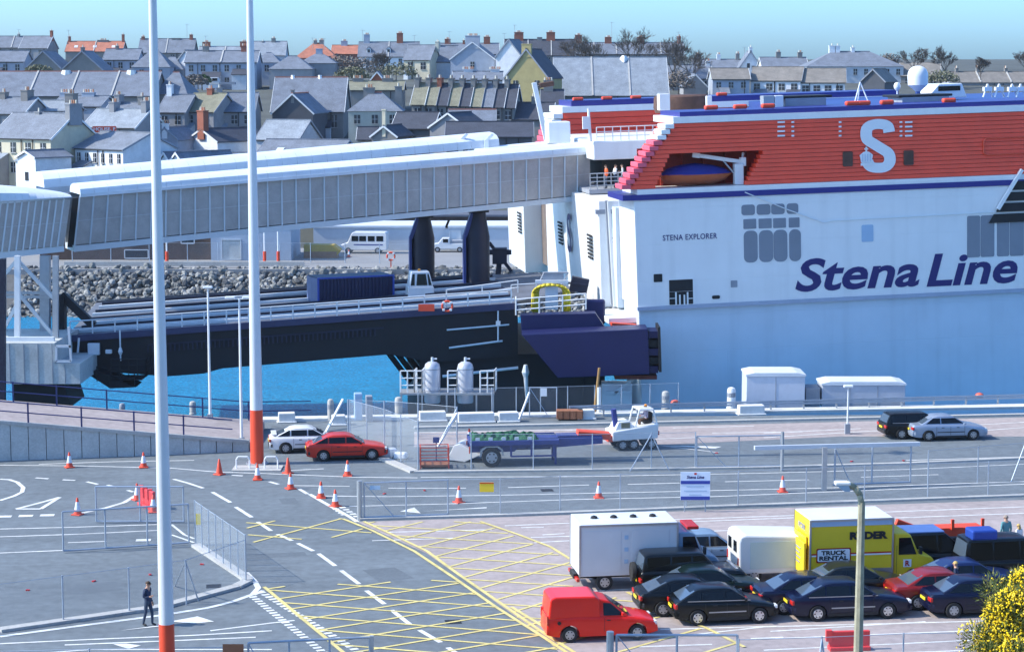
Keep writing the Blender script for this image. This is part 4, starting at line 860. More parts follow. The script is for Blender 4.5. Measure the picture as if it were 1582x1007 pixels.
for q0, q1 in (((87, 558), (110, 558)), ((87, 535), (110, 535)), ((87, 558), (87, 535)), ((110, 558), (106, 505))): LB_(mb, D(*q0, 122.9), D(*q1, 122.9), 0.14)
mb.build('guard_frame', M['pale_steel'], tb)
mb = MB(); LB_(mb, D(4, 400, 121), D(4, 628, 121), 0.35); mb.build('dark_post', M['navy_dark'], tb)
mb = MB(); LB_(mb, D(95, 455, 130), D(145, 503, 130), 0.5); LB_(mb, D(92, 455, 130), D(92, 520, 130), 0.8); mb.build('dark_stair', M['girder'], tb)
# ------------------------------------------------------------------ raised ramp with panel wall and blue rails at left
rb = [G(-140, 716), G(0, 711), G(200, 704), G(385, 696)]; hh = [2.6, 2.05, 1.25, 0.45]
ramp = MB(); vs = []
for p, h in zip(rb, hh):
    back = Vector((p.x, p.y + 7.0, 0)); vs += [(p.x, p.y, h), (back.x, back.y, h)]
ramp.add(vs + [(x, y, -0.2) for x, y, z in vs], [(2 * i, 2 * i + 2, 2 * i + 3, 2 * i + 1) for i in range(3)] + [(8 + 2 * i + 1, 2 * i + 1, 2 * i + 3, 8 + 2 * i + 3) for i in range(3)] + [(6, 14, 15, 7)])
struct(ramp.build('ramp_road', M['lot']))
wall = thing('retaining_wall', 'grey concrete panel wall carrying the ramp at left', 'wall')
npn = 22; pts = []
for i in range(npn + 1):
    f = i / npn * 3; j = min(int(f), 2); g = f - j; p = rb[j].lerp(rb[j + 1], g); h = hh[j] + (hh[j + 1] - hh[j]) * g; pts.append((p, h))
for (p, h), (q, h2) in zip(pts, pts[1:]):
    mb = MB(); e = (q - p).normalized() * 0.02; a, b2 = p + e, q - e
    mb.add([(a.x, a.y - 0.16, -0.1), (b2.x, b2.y - 0.16, -0.1), (b2.x, b2.y - 0.16, h2), (a.x, a.y - 0.16, h), (a.x, a.y - 0.01, -0.1), (b2.x, b2.y - 0.01, -0.1), (b2.x, b2.y - 0.01, h2), (a.x, a.y - 0.01, h)], [(0, 1, 2, 3), (7, 6, 5, 4), (0, 4, 5, 1), (1, 5, 6, 2), (2, 6, 7, 3), (3, 7, 4, 0)]); mb.build('wall_panel', M['wallpanel'], wall)
mb = MB()
for (p, h), (q, h2) in zip(pts, pts[1:]): mb.bar((p.x, p.y - 0.08, h + 0.09), (q.x, q.y - 0.08, h2 + 0.09), 0.36, 0.18)
mb.build('coping', M['concrete'], wall)
defm('rail_blue', (0.02, 0.03, 0.13), 0.45, var=0.1)
def post_rail(lab, pts, h, sp, m, nr=2, cat='railing', r=0.035):
    t = thing('railing', lab, cat); pts = [Vector(p) for p in pts]
    for j in range(nr):
        mb = MB()
        for a, b2 in zip(pts, pts[1:]): z = Vector((0, 0, h * (j + 1) / nr)); mb.tube(a + z, b2 + z, r, r, 6)
        mb.build('rail', m, t)
    for a, b2 in zip(pts, pts[1:]):
        n = max(1, round((b2 - a).length / sp))
        for i in range(n):
            p = a.lerp(b2, i / n); mb = MB(); mb.bar(p, p + Vector((0, 0, h + 0.05)), 0.08); mb.build('post', m, t)
    return t
post_rail('dark blue railing along the near edge of the ramp above the panel wall', [(p.x, p.y - 0.05, h + 0.18) for p, h in pts[::3]] , 1.05, 3.1, M['rail_blue'])
post_rail('dark blue railing along the far edge of the ramp above the water', [(p.x, p.y + 6.8, h) for p, h in pts[::3]] + [(G(470, 668).x, G(470, 668).y + 4, 0.1)], 1.1, 3.1, M['rail_blue'])
# ------------------------------------------------------------------ riprap slope on the far shore
rocks = []
for v in range(7):
    bm = bmesh.new(); bmesh.ops.create_icosphere(bm, subdivisions=1, radius=0.5); rr = random.Random(v)
    for q in bm.verts: q.co *= rr.uniform(0.7, 1.15); q.co.z *= 0.8
    me = bpy.data.meshes.new('rock'); bm.to_mesh(me); bm.free(); me.materials.append(mat('rock%d' % (v % 3), [(0.18, 0.18, 0.17), (0.30, 0.295, 0.28), (0.10, 0.10, 0.10)][v % 3], 0.9, var=0.25, scale=2)); rocks.append(me)
mb = MB(); mb.add([(-75, 214.5, 0.05), (120, 214.5, 0.05), (120, 201, -5.5), (-75, 201, -5.5)], [(0, 1, 2, 3)]); struct(mb.build('revetment_bank', mat('bankdark', (0.10, 0.10, 0.10), 0.95, var=0.3)))
rip = thing('riprap', 'slope of tumbled grey boulders along the far shore', 'boulders', (0, 0, 0))
rr = random.Random(3); cand = []
for i in range(5200):
    x = rr.uniform(-52, 30); f = rr.random(); y = 214.2 - 12.5 * f; z = -5.1 * f + 0.1; sz = rr.uniform(0.4, 0.92); cand.append((x, y, z, sz))
vis = [c for c in cand if -50 < c[0] < 18]; vis.sort(key=lambda c: -c[3])
for c in vis[:300]:
    o = bpy.data.objects.new('boulder', rr.choice(rocks)); C.objects.link(o); o.parent = rip; o.location = (c[0], c[1] - 0.1, c[2] + 0.15); o.scale = [c[3] * rr.uniform(0.8, 1.3) for _ in range(3)]; o.rotation_euler = [rr.uniform(0, 6) for _ in range(3)]
mb = MB()
for c in vis[300:] + [c for c in cand if not -50 < c[0] < 18]:
    me = rr.choice(rocks); rot = Matrix.Rotation(rr.uniform(0, 6), 3, 'Z') @ Matrix.Rotation(rr.uniform(0, 6), 3, 'X'); mb.add([rot @ v.co * c[3] + Vector(c[:3]) for v in me.vertices], [tuple(p.vertices) for p in me.polygons], rr.randrange(3))
o = mb.build('boulder_fill', [MATS['rock0'], MATS['rock1'], MATS['rock2']], rip); o['kind'] = 'stuff'
# ------------------------------------------------------------------ vehicles
def paint(name, col, metal=0.0, rough=0.3):
    return mat('paint_' + name, col, rough, metal, var=0.05, scale=1.0, coat=0.35, spec=0.25)
def interp(pts, x):
    if x <= pts[0][0]: return pts[0][1]
    for (a, za), (b2, zb) in zip(pts, pts[1:]):
        if x <= b2: return za + (zb - za) * (x - a) / (b2 - a)
    return pts[-1][1]
WHEELS = {}
def wheel_mesh(r, wd, rimm):
    key = (r, wd, rimm)
    if key not in WHEELS:
        mb = MB(); mb.lathe([(r * 0.62, -wd / 2), (r * 0.94, -wd / 2), (r, -wd * 0.32), (r, wd * 0.32), (r * 0.94, wd / 2), (r * 0.62, wd / 2)], n=20, axis='y'); t = mb.build('wheel', M['rubber'], smooth=SM)
        mb = MB(); mb.lathe([(r * 0.2, -wd / 2 - 0.012), (r * 0.58, -wd / 2 - 0.004), (r * 0.64, -wd / 2 + 0.02), (r * 0.64, wd / 2)], n=16, axis='y')
        for k in range(6):
            a = R(60 * k); mb.box((r * 0.42 * math.cos(a), -wd / 2 - 0.012, r * 0.42 * math.sin(a)), (r * 0.15, 0.012, r * 0.15), 0, 1)
        q = mb.build('rim', [M[rimm], M['black']]); WHEELS[key] = (t.data, q.data)
        bpy.data.objects.remove(t); bpy.data.objects.remove(q)
    return WHEELS[key]
def add_wheel(par, x, y, r, wd, rimm='silver'):
    a, b2 = wheel_mesh(r, wd, rimm); o = bpy.data.objects.new('wheel', a); C.objects.link(o); o.parent = par; o.location = (x, y, r)
    if y > 0: o.rotation_euler = (0, 0, math.pi)
    q = bpy.data.objects.new('rim', b2); C.objects.link(q); q.parent = o
def body_mesh(L, W, zt_pts, axles, ra, sill=0.22, nose=0.16):
    """lower body as a grid of stations: wheel arches cut in the bottom line, sides with a shoulder, ends drawn in"""
    xs = set(); h = L / 2
    for x, z in zt_pts: xs.add(round(x, 3))
    for i in range(25): xs.add(round(-h + L * i / 24, 3))
    for a in axles:
        for k in range(9): xs.add(round(a + ra * math.cos(math.pi * k / 8), 3))
        xs.add(round(a - ra - 0.004, 3)); xs.add(round(a + ra + 0.004, 3))
    xs = sorted(x for x in xs if -h - 1e-6 <= x <= h + 1e-6)
    def zb(x):
        z = sill
        for a in axles:
            if abs(x - a) < ra: z = max(z, ra * 0.97 + math.sqrt(max(0, ra * ra - (x - a) ** 2)) - 0.06)
        e = (abs(x) - (h - 0.5)) / 0.5
        if e > 0: z += 0.08 * e * e
        return z
    def hw(x):
        e = abs(x) / h; return W / 2 * (1 - nose * e ** 5)
    lev = [0, 0.22, 0.5, 0.72, 0.86, 0.95, 1.0]; wf = [0.94, 0.985, 1.0, 0.995, 0.985, 0.955, 0.90]
    vs = []; ring = []
    for x in xs:
        zt_ = interp(zt_pts, x); b0 = zb(x); col = []
        for l, f in zip(lev, wf):
            z = max(min(b0, zt_ - 0.01), sill + (zt_ - sill) * l); col.append((hw(x) * f, z))
        sec = [(-y, z) for y, z in col] + [(-col[-1][0] * 0.5, zt_ + 0.018), (0, zt_ + 0.026), (col[-1][0] * 0.5, zt_ + 0.018)] + [(y, z) for y, z in reversed(col)]
        ring.append(len(vs)); vs += [(x, y, z) for y, z in sec]
    n = len(sec); fs = []
    for i in range(len(xs) - 1):
        a, b2 = ring[i], ring[i + 1]
        for j in range(n - 1): fs.append((a + j, b2 + j, b2 + j + 1, a + j + 1))
        fs.append((a + n - 1, b2 + n - 1, b2, a))
    fs += [tuple(range(n)), tuple(ring[-1] + j for j in range(n - 1, -1, -1))]
    mb = MB(); mb.add(vs, fs); return mb
CARK = {
 'saloon': dict(L=4.5, W=1.72, H=1.40, top=[(-2.25, .52), (-2.23, .84), (-2.12, .93), (-1.5, .96), (0, .93), (0.95, .92), (1.75, .80), (2.1, .70), (2.22, .60), (2.25, .48)], base=(-1.78, 1.08), roof=(-0.95, 0.22), ax=(-1.32, 1.36), wins=((-1.45, -0.62, -0.02), (-0.54, 0.08, 0.78))),
 'hatch': dict(L=4.4, W=1.70, H=1.38, top=[(-2.2, .50), (-2.18, .82), (-2.05, .92), (-1.4, .93), (0, .90), (0.95, .89), (1.7, .78), (2.05, .70), (2.18, .58), (2.2, .46)], base=(-1.98, 1.05), roof=(-1.0, 0.18), ax=(-1.30, 1.33), wins=((-1.72, -1.05, -1.02), (-0.98, -0.1, -0.12), (-0.04, 0.12, 0.78))),
 'estate': dict(L=4.6, W=1.74, H=1.45, top=[(-2.3, .52), (-2.28, .86), (-2.2, .93), (-1.4, .94), (0, .92), (0.95, .91), (1.8, .80), (2.15, .70), (2.28, .58), (2.3, .48)], base=(-2.24, 1.08), roof=(-1.98, 0.24), ax=(-1.35, 1.38), wins=((-2.0, -1.1, -1.1), (-1.0, -0.12, -0.12), (-0.04, 0.16, 0.8))),
 'small': dict(L=4.07, W=1.66, H=1.37, top=[(-2.03, .50), (-2.0, .84), (-1.9, .92), (-1.3, .92), (0, .88), (0.9, .87), (1.6, .76), (1.9, .68), (2.01, .56), (2.03, .46)], base=(-1.9, 1.02), roof=(-1.15, 0.2), ax=(-1.16, 1.26), wins=((-1.7, -1.05, -1.05), (-0.95, -0.1, -0.1), (-0.03, 0.14, 0.76))),
 'big': dict(L=4.83, W=1.76, H=1.42, top=[(-2.41, .52), (-2.39, .84), (-2.25, .93), (-1.5, .96), (0, .92), (1.0, .91), (1.85, .80), (2.2, .71), (2.39, .60), (2.41, .48)], base=(-2.1, 1.12), roof=(-1.05, 0.28), ax=(-1.40, 1.40), wins=((-1.82, -1.12, -1.1), (-1.02, -0.1, -0.12), (-0.04, 0.2, 0.84))),
 'offroad': dict(L=4.5, W=1.75, H=1.76, top=[(-2.2, .62), (-2.18, 1.05), (-2.1, 1.12), (-1.4, 1.12), (0, 1.10), (0.85, 1.10), (1.75, 1.02), (2.05, .96), (2.2, .80), (2.25, .60)], base=(-2.14, 1.0), roof=(-2.0, 0.4), ax=(-1.30, 1.32), wins=((-1.95, -1.0, -1.0), (-0.92, -0.15, -0.15), (-0.06, 0.34, 0.78)), ra=0.43, sill=0.42, rw=0.38),
 'mpv': dict(L=4.7, W=1.85, H=1.86, top=[(-2.35, .52), (-2.33, .95), (-2.28, 1.02), (-1.4, 1.02), (0, 1.0), (1.15, .98), (1.9, .85), (2.2, .72), (2.33, .58), (2.35, .48)], base=(-2.3, 1.5), roof=(-2.15, 0.45), ax=(-1.4, 1.45), wins=((-2.1, -1.15, -1.15), (-1.05, 0.0, 0.0), (0.1, 0.42, 1.1))),
}
def on_ground(px, py, W, rz, dz=0.0):
    p = G(px, py, dz); return Vector((p.x - math.sin(rz) * W / 2, p.y + math.cos(rz) * W / 2, dz))
def car(label, px, py, kind, pm, rz=AX, name='parked_car', grp=None, trim=False, rim='silver', cat='car', spoiler=False, extra=None, L=None):
    K = dict(CARK[kind]); W, Hh, LL_ = K['W'], K['H'], K['L']; ra = K.get('ra', 0.37); sill = K.get('sill', 0.22); rw = K.get('rw', 0.318)
    t = thing(name, label, cat, on_ground(px, py, W, rz), rz, grp)
    body_mesh(LL_, W, K['top'], K['ax'], ra, sill).build('body', pm, t, smooth=R(32))
    b0, b1 = K['base']; r0, r1 = K['roof']; zb0, zb1 = interp(K['top'], b0) - 0.02, interp(K['top'], b1) - 0.02; wb = W / 2 * 0.92; wr = W / 2 * 0.70; zr_ = Hh
    mb = MB(); vs = []
    prof = [(b0, zb0, wb * 0.93), (r0, zr_ - 0.045, wr), (r0 + 0.25, zr_, wr + 0.01), (r1 - 0.25, zr_ + 0.005, wr + 0.01), (r1, zr_ - 0.04, wr), (b1, zb1, wb * 0.95)]
    for x, z, wv in prof: vs += [(x, -wv, z), (x, -wv * 0.55, z + (0.02 if z > 1.1 else 0)), (x, wv * 0.55, z + (0.02 if z > 1.1 else 0)), (x, wv, z)]
    fs = []
    for i in range(5):
        for j in range(3): fs.append((i * 4 + j, (i + 1) * 4 + j, (i + 1) * 4 + j + 1, i * 4 + j + 1))
    fs += [(0, 4, 8, 12, 16, 20), (23, 19, 15, 11, 7, 3), (0, 20, 21, 22, 23, 3, 2, 1)]
    mb.add(vs, fs); mb.build('cabin', pm, t, smooth=R(32), bevel=0.035)
    def side_y(z):
        f = (z - 0.92) / (zr_ - 0.92); return wb * 0.94 + (wr - wb * 0.94) * max(0, min(1, f)) + 0.012
    def edge_x(z, xa, za, xb, zb): f = (z - za) / (zb - za); return xa + (xb - xa) * f
    zlo, zhi = max(zb0, zb1) + 0.07, zr_ - 0.10
    for s in (-1, 1):
        for i, (xa, xt0, xb_) in enumerate(K['wins']):
            last = i == len(K['wins']) - 1; first = i == 0
            bl = xa; br = xb_ if last else (K['wins'][i][2] if len(K['wins'][i]) > 2 else xb_)
            br = K['wins'][i + 1][0] - 0.07 if not last else xb_
            tl = max(xa, edge_x(zhi, b0, zb0, r0, zr_) + 0.10) if first else xa
            tr = min(br, edge_x(zhi, b1, zb1, r1, zr_) - 0.10) if last else br
            bl2 = max(bl, edge_x(zlo, b0, zb0, r0, zr_) + 0.09) if first else bl
            mb = MB(); q = [(bl2, s * side_y(zlo), zlo), (br, s * side_y(zlo), zlo), (tr, s * side_y(zhi), zhi), (tl, s * side_y(zhi), zhi)]
            mb.add(q + [(x, y - s * 0.05, z) for x, y, z in q], [(0, 1, 2, 3), (7, 6, 5, 4), (0, 4, 5, 1), (1, 5, 6, 2), (2, 6, 7, 3), (3, 7, 4, 0)]); mb.build('side_window', M['glass'], t)
    def endpane(nm, xa, za, xb, zb, f0, f1, off, wa=0.86, wt=0.86):
        x0, z0_ = xa + (xb - xa) * f0, za + (zb - za) * f0; x1, z1_ = xa + (xb - xa) * f1, za + (zb - za) * f1
        w0 = (wb * 0.94 + (wr - wb * 0.94) * f0) * wa; w1 = (wb * 0.94 + (wr - wb * 0.94) * f1) * wt
        nx, nz = (zb - za), -(xb - xa); l = math.hypot(nx, nz); nx, nz = nx / l * off, nz / l * off
        if nz < 0: nx, nz = -nx, -nz
        mb = MB(); q = [(x0 + nx, -w0, z0_ + nz), (x0 + nx, w0, z0_ + nz), (x1 + nx, w1, z1_ + nz), (x1 + nx, -w1, z1_ + nz)]
        mb.add(q + [(x - 3 * nx, y, z - 3 * nz) for x, y, z in q], [(0, 1, 2, 3), (7, 6, 5, 4), (0, 4, 5, 1), (1, 5, 6, 2), (2, 6, 7, 3), (3, 7, 4, 0)]); mb.build(nm, M['sky_tint_glass'], t)
    endpane('windscreen', b1, zb1, r1, zr_ - 0.04, 0.10, 0.92, 0.012); endpane('rear_window', b0, zb0, r0, zr_ - 0.045, 0.14, 0.90, 0.012)
    for a in K['ax']:
        for s in (-1, 1): add_wheel(t, a, s * (W / 2 - 0.095), rw, 0.19, rim)
    mb = MB(); mb.box((0, 0, sill + 0.16), (LL_ * 0.86, W * 0.78, 0.2)); mb.build('underside', M['black'], t)
    h = LL_ / 2; trimm = M['black'] if trim else pm
    for s, nm in ((-1, 'rear_bumper'), (1, 'front_bumper')):
        mb = MB(); ym = W / 2 * 0.9; mb.add([(s * (h + 0.03), -ym * 0.85, 0.36), (s * (h - 0.18), -ym * 1.05, 0.36), (s * (h - 0.18), ym * 1.05, 0.36), (s * (h + 0.03), ym * 0.85, 0.36), (s * (h + 0.04), -ym * 0.85, 0.56), (s * (h - 0.18), -ym * 1.05, 0.56), (s * (h - 0.18), ym * 1.05, 0.56), (s * (h + 0.04), ym * 0.85, 0.56)], [(0, 1, 2, 3), (4, 7, 6, 5), (0, 4, 5, 1), (1, 5, 6, 2), (2, 6, 7, 3), (3, 7, 4, 0)]); mb.build(nm, trimm, t, bevel=0.03)
    for s in (-1, 1):
        mb = MB(); mb.box((-h + 0.045, s * W * 0.36, 0.74), (0.10, 0.34, 0.16)); mb.build('tail_lamp', M['lamp_red'], t, bevel=0.02)
        mb = MB(); mb.box((h - 0.10, s * W * 0.335, 0.62), (0.14, 0.34, 0.13)); mb.build('headlamp', M['lamp_clear'], t, bevel=0.02)
        mb = MB(); mb.box((b1 - 0.32, s * (W / 2 + 0.06), 0.98), (0.1, 0.16, 0.12)); mb.build('mirror', M['black'] if trim else pm, t, bevel=0.03)
        mb = MB(); mb.box((0, s * (W / 2 * 0.992 + 0.006), 0.52), (LL_ * 0.36, 0.02, 0.045)); mb.build('rubbing_strip', M['black'] if not rim == 'chrome' else M['silver'], t)
        for xh in (-0.28, 0.62):
            mb = MB(); mb.box((xh - 0.2, s * (W / 2 * 0.985 + 0.006), 0.78), (0.16, 0.025, 0.035)); mb.build('door_handle', M['black'], t)
        for xl in (-0.02, 0.82, -0.86):
            mb = MB(); mb.box((xl, s * (W / 2 * 0.993), 0.60), (0.012, 0.02, 0.5)); mb.build('door_gap', M['black'], t)
    if kind in ('big', 'small', 'estate', 'offroad'):
        for s in (-1, 1): mb = MB(); mb.bar((K['base'][0] + 0.35, s * (wb + 0.005), 0.955), (K['base'][1] - 0.12, s * (wb + 0.005), 0.935), 0.02, 0.025); mb.build('shoulder_glint', M['silver'], t)  # silver strip added to stand for glints along the shoulder
    for s in (-1, 1): mb = MB(); mb.box((0.02, s * (W / 2 - 0.05), sill + 0.03), (K['ax'][1] - K['ax'][0] - 2 * ra - 0.06, 0.06, 0.12)); mb.build('sill', M['black'], t)
    mb = MB(); mb.box((-h - 0.03, 0, 0.66), (0.03, 0.52, 0.11)); mb.build('number_plate', M['plate_yellow'], t)
    if spoiler:
        mb = MB(); mb.box((-h + 0.28, 0, 1.06), (0.3, W * 0.8, 0.05)); mb.box((-h + 0.3, 0.5, 0.98), (0.15, 0.06, 0.14)); mb.box((-h + 0.3, -0.5, 0.98), (0.15, 0.06, 0.14)); mb.build('spoiler', pm, t, bevel=0.015)
    return t
P_red = paint('red', (0.55, 0.035, 0.02)); P_white = paint('white', (0.75, 0.75, 0.74)); P_black = paint('black', (0.004, 0.005, 0.006)); P_silver = paint('silver', (0.34, 0.40, 0.50), 0.4); P_navy = paint('navy', (0.004, 0.006, 0.026)); P_dgreen = paint('dark_green', (0.006, 0.014, 0.012)); P_maroon = paint('maroon', (0.20, 0.012, 0.012)); P_dblue = paint('dark_blue', (0.015, 0.03, 0.11), 0.2); P_pale = paint('pale_blue', (0.20, 0.30, 0.42)); P_bright = paint('bright_red', (0.78, 0.02, 0.01))
car('white hatchback with rear spoiler parked behind the red car', 478, 700, 'hatch', P_white, spoiler=True, grp='cars by the mast', trim=True)
car('red hatchback with black bumpers near the orange based mast', 537, 712, 'hatch', P_red, trim=True, grp='cars by the mast')
car('black estate car partly hidden behind the silver saloon', 1428, 678, 'estate', P_black, grp='cars on the far lane')
car('silver blue saloon car alone in front of the black estate', 1469, 681, 'saloon', P_silver, grp='cars on the far lane')
# the waiting lanes
car('black off-road car with rear spare wheel in front of the white box truck', 1074, 923, 'offroad', P_black, grp='cars waiting in lanes')
so = [o for o in C.objects if o.get('label', '').startswith('black off-road')][0]
mb = MB(); mb.lathe([(0.1, -0.1), (0.36, -0.1), (0.38, -0.03), (0.38, 0.05), (0.3, 0.1)], (-2.34, 0.1, 0.95), 18, axis='x'); mb.build('spare_wheel', M['rubber'], so, smooth=SM)
mb = MB(); mb.box((1.75, 0, 0.86), (0.12, 1.5, 0.5)); mb.build('bull_bar', M['chrome'], so)
car('dark green saloon between the off-road car and the black hatchbacks', 1103, 936, 'saloon', P_dgreen, grp='cars waiting in lanes')
car('dark hatchback with amber plate mostly hidden behind the nearest black hatchback', 1075, 951, 'hatch', P_black, grp='cars waiting in lanes', trim=True)
car('small black hatchback with silver side strip, nearest of the waiting cars at left', 1124, 965, 'small', P_black, grp='cars waiting in lanes', rim='chrome')
car('dark grey saloon half hidden below the yellow rental truck', 1330, 931, 'saloon', paint('dgrey', (0.012, 0.014, 0.014)), grp='cars waiting in lanes')
car('navy hatchback between the small black hatchback and the large navy car', 1262, 948, 'saloon', P_navy, grp='cars waiting in lanes')
car('large navy liftback with silver side strip beside the leaning lamp post', 1318, 958, 'big', P_navy, grp='cars waiting in lanes', rim='chrome')
car('maroon saloon with a person beside its roof', 1468, 941, 'saloon', P_maroon, grp='cars waiting in lanes')
car('dark blue saloon in front of the gorse bush', 1524, 953, 'saloon', P_navy, grp='cars waiting in lanes')
car('blue hatchback standing behind the maroon saloon', 1508, 923, 'hatch', P_dblue, grp='cars waiting in lanes')
mpv = car('dark people carrier carrying a blue roof box at the right edge', 1575, 902, 'mpv', P_black, name='people_carrier', cat='people carrier')
mb = MB(); mb.box((-1.45, -0.25, 2.05), (1.1, 0.9, 0.42)); o = mb.build('roof_box', mat('roofbox', (0.02, 0.06, 0.32), 0.4, var=0.1), bevel=0.08); o.matrix_world = Matrix.Translation(mpv.location) @ Matrix.Rotation(AX, 4, 'Z'); tag(o, 'blue roof box on top of the dark people carrier', 'roof box')
mp2 = car('dark people carrier with pale blue roof behind the yellow truck cab', 1447, 892, 'mpv', P_black, name='people_carrier', cat='people carrier')
mb = MB(); mb.box((-0.85, 0, 1.89), (2.5, 1.35, 0.07)); mb.build('roof_panel', mat('awning', (0.08, 0.16, 0.40), 0.5, var=0.1), mp2, bevel=0.03)
car('pale blue estate car behind the off-road car and the white van', 1100, 878, 'estate', P_pale, grp='cars waiting in lanes')
# box trucks
def box_body(t, x0, x1, z0_, z1_, W, side, roofm, name='cargo_box'):
    mb = MB(); mb.box2((x0, -W / 2, z0_), (x1, W / 2, z1_)); mb.build(name, side, t, bevel=0.03)
    mb = MB(); mb.box2((x0 + 0.01, -W / 2 + 0.01, z1_ + 0.003), (x1 - 0.01, W / 2 - 0.01, z1_ + 0.05)); mb.build('roof_cap', roofm, t, bevel=0.02)
    for x in (x0, x1):
        for s in (-1, 1):
            mb = MB(); mb.bar((x, s * W / 2, z0_), (x, s * W / 2, z1_ + 0.03), 0.07); mb.build('corner_post', M['silver'], t)
    mb = MB()
    mb.bar((x0, -W / 2, z1_), (x1, -W / 2, z1_), 0.08); mb.build('roof_rail', M['silver'], t)
def cab(t, x0, W, Hh, pm, zb=0.5, ln_=1.75):
    prof = [(x0, zb), (x0 + ln_, zb), (x0 + ln_, zb + 0.55), (x0 + ln_ * 0.93, zb + 0.72), (x0 + ln_ * 0.62, zb + 0.86), (x0 + ln_ * 0.40, Hh - 0.06), (x0 + ln_ * 0.3, Hh), (x0, Hh)]
    mb = MB(); mb.prism(prof, -W / 2, W / 2); mb.build('cab', pm, t, bevel=0.06)
    for s in (-1, 1):
        mb = MB(); q = [(x0 + 0.2, zb + 0.86), (x0 + ln_ * 0.55, zb + 0.86), (x0 + ln_ * 0.40, Hh - 0.18), (x0 + 0.2, Hh - 0.18)]; mb.prism(q, s * (W / 2 - 0.03), s * (W / 2 + 0.012)); mb.build('side_window', M['glass'], t)
        mb = MB(); mb.box((x0 + ln_ * 0.62, s * (W / 2 + 0.14), zb + 1.05), (0.1, 0.2, 0.3)); mb.build('mirror', M['black'], t)
        mb = MB(); mb.box((x0 + ln_ - 0.02, s * W * 0.34, zb + 0.38), (0.08, 0.3, 0.2)); mb.build('headlamp', M['lamp_clear'], t, bevel=0.02)
        mb = MB(); mb.box((x0 + 0.12, s * (W / 2 + 0.002), zb + 0.65), (0.012, 0.015, 1.2)); mb.build('door_gap', M['black'], t)
    mb = MB(); a = (x0 + ln_ * 0.63, zb + 0.88); b2 = (x0 + ln_ * 0.41, Hh - 0.12); w2 = W / 2 * 0.88
    mb.add([(a[0] + 0.02, -w2, a[1]), (a[0] + 0.02, w2, a[1]), (b2[0] + 0.02, w2, b2[1]), (b2[0] + 0.02, -w2, b2[1])], [(0, 1, 2, 3)]); mb.build('windscreen', M['sky_tint_glass'], t)
    mb = MB(); mb.box((x0 + ln_, 0, zb + 0.05), (0.16, W * 0.98, 0.26)); mb.build('front_bumper', M['grey_box'], t, bevel=0.04)
W = 2.15
wt = thing('box_truck', 'white box truck with four roof vents standing at the left of the lanes', 'truck', on_ground(972, 911, W, AX), AX)
truck_white = mat('truck_white', (0.62, 0.63, 0.65), 0.45, var=0.06, scale=0.8)
box_body(wt, -2.05, 2.0, 0.62, 2.72, W, truck_white, M['roof_white'])
for k in range(4):
    mb = MB(); mb.lathe([(0.16, 0), (0.13, 0.08), (0.04, 0.12)], (-1.25 + k * 0.82, 0.1, 2.77), 8); mb.build('roof_vent', M['black'], wt)
for xa, xb2 in ((-1.9, -0.35), (0.1, 1.65)):
    mb = MB(); mb.box2((xa, -W / 2 - 0.012, 0.78), (xb2, -W / 2, 2.5)); mb.build('side_panel', truck_white, wt, bevel=0.006)
for z in (1.2, 1.7, 2.2):
    mb = MB(); mb.box((-0.13, -W / 2 - 0.005, z), (0.16, 0.02, 0.16)); mb.build('badge', M['hatch_blue'], wt)
cab(wt, 2.05, 1.95, 2.3, P_pale)
mb = MB(); mb.box((2.75, 0, 2.4), (0.5, 1.3, 0.14)); mb.build('light_bar', M['lamp_red'], wt, bevel=0.03)
mb = MB(); mb.box((0.5, 0, 0.5), (5.4, 0.9, 0.2)); mb.build('chassis', M['black'], wt)
for x in (-1.0, 2.75):
    for s in (-1, 1): add_wheel(wt, x, s * 0.9, 0.34, 0.24)
mb = MB(); mb.bar((-2.1, -1.0, 0.45), (-2.1, 1.0, 0.45), 0.12); mb.build('rear_bar', M['lamp_red'], wt); mb = MB(); mb.tube((0.1, -0.85, 0.42), (1.2, -0.85, 0.42), 0.1); mb.build('tank', M['steel_white'], wt)
# yellow rental truck
W = 2.2
ry = thing('rental_truck', 'yellow rental box truck with lettering and raised tail lift', 'truck', on_ground(1325, 908, W, AX), AX)
truck_yellow = mat('truck_yellow', (0.78, 0.56, 0.02), 0.45, var=0.05, scale=0.7)
bx0, bx1 = -2.05, 1.45
box_body(ry, bx0, bx1, 0.55, 2.86, W, truck_yellow, M['roof_white'])
cab(ry, 1.55, 2.0, 2.2, truck_yellow, zb=0.45)
mb = MB(); mb.box2((bx0 + 0.01, -W / 2 - 0.012, 0.55), (bx1 - 0.01, -W / 2, 0.82)); mb.build('side_skirt', M['silver'], ry)
mb = MB(); mb.box2((bx0 + 0.02, -W / 2 - 0.014, 2.62), (bx1 - 0.02, -W / 2 - 0.002, 2.86)); mb.build('roof_trim', M['hatch_blue'], ry)
Y = -W / 2 - 0.02
o = text_mesh('RYDER', 0.40, M['black'], 'lettering', ry, 0.026, sx=1.25); o.location = (0.42, Y, 2.2); o.scale.x *= 1.62 / o.dimensions.x
def strip(xa, xb2, za, zb, m, dy=0.0, nm='livery_stripe'):
    mb = MB(); mb.box2((xa, Y - dy - 0.004, za), (xb2, Y - dy + 0.02, zb)); return mb.build(nm, m, ry)
strip(bx0 + 0.06, bx1 - 0.06, 1.38, 1.44, M['logo_white'], 0.002); strip(bx0 + 0.06, bx1 - 0.06, 1.45, 1.50, M['lamp_red'], 0.002)
for (g, m, dy) in ((0.05, 'lamp_red', 0.006), (0.02, 'black', 0.010), (0.0, 'logo_white', 0.014)):
    mb = MB(); mb.prism(rounded(-1.06, 1.42, 1.36 + 2 * g, 0.50 + 2 * g, 0.06), Y - dy - 0.004, Y - dy); mb.build('badge_plate', M[m], ry)
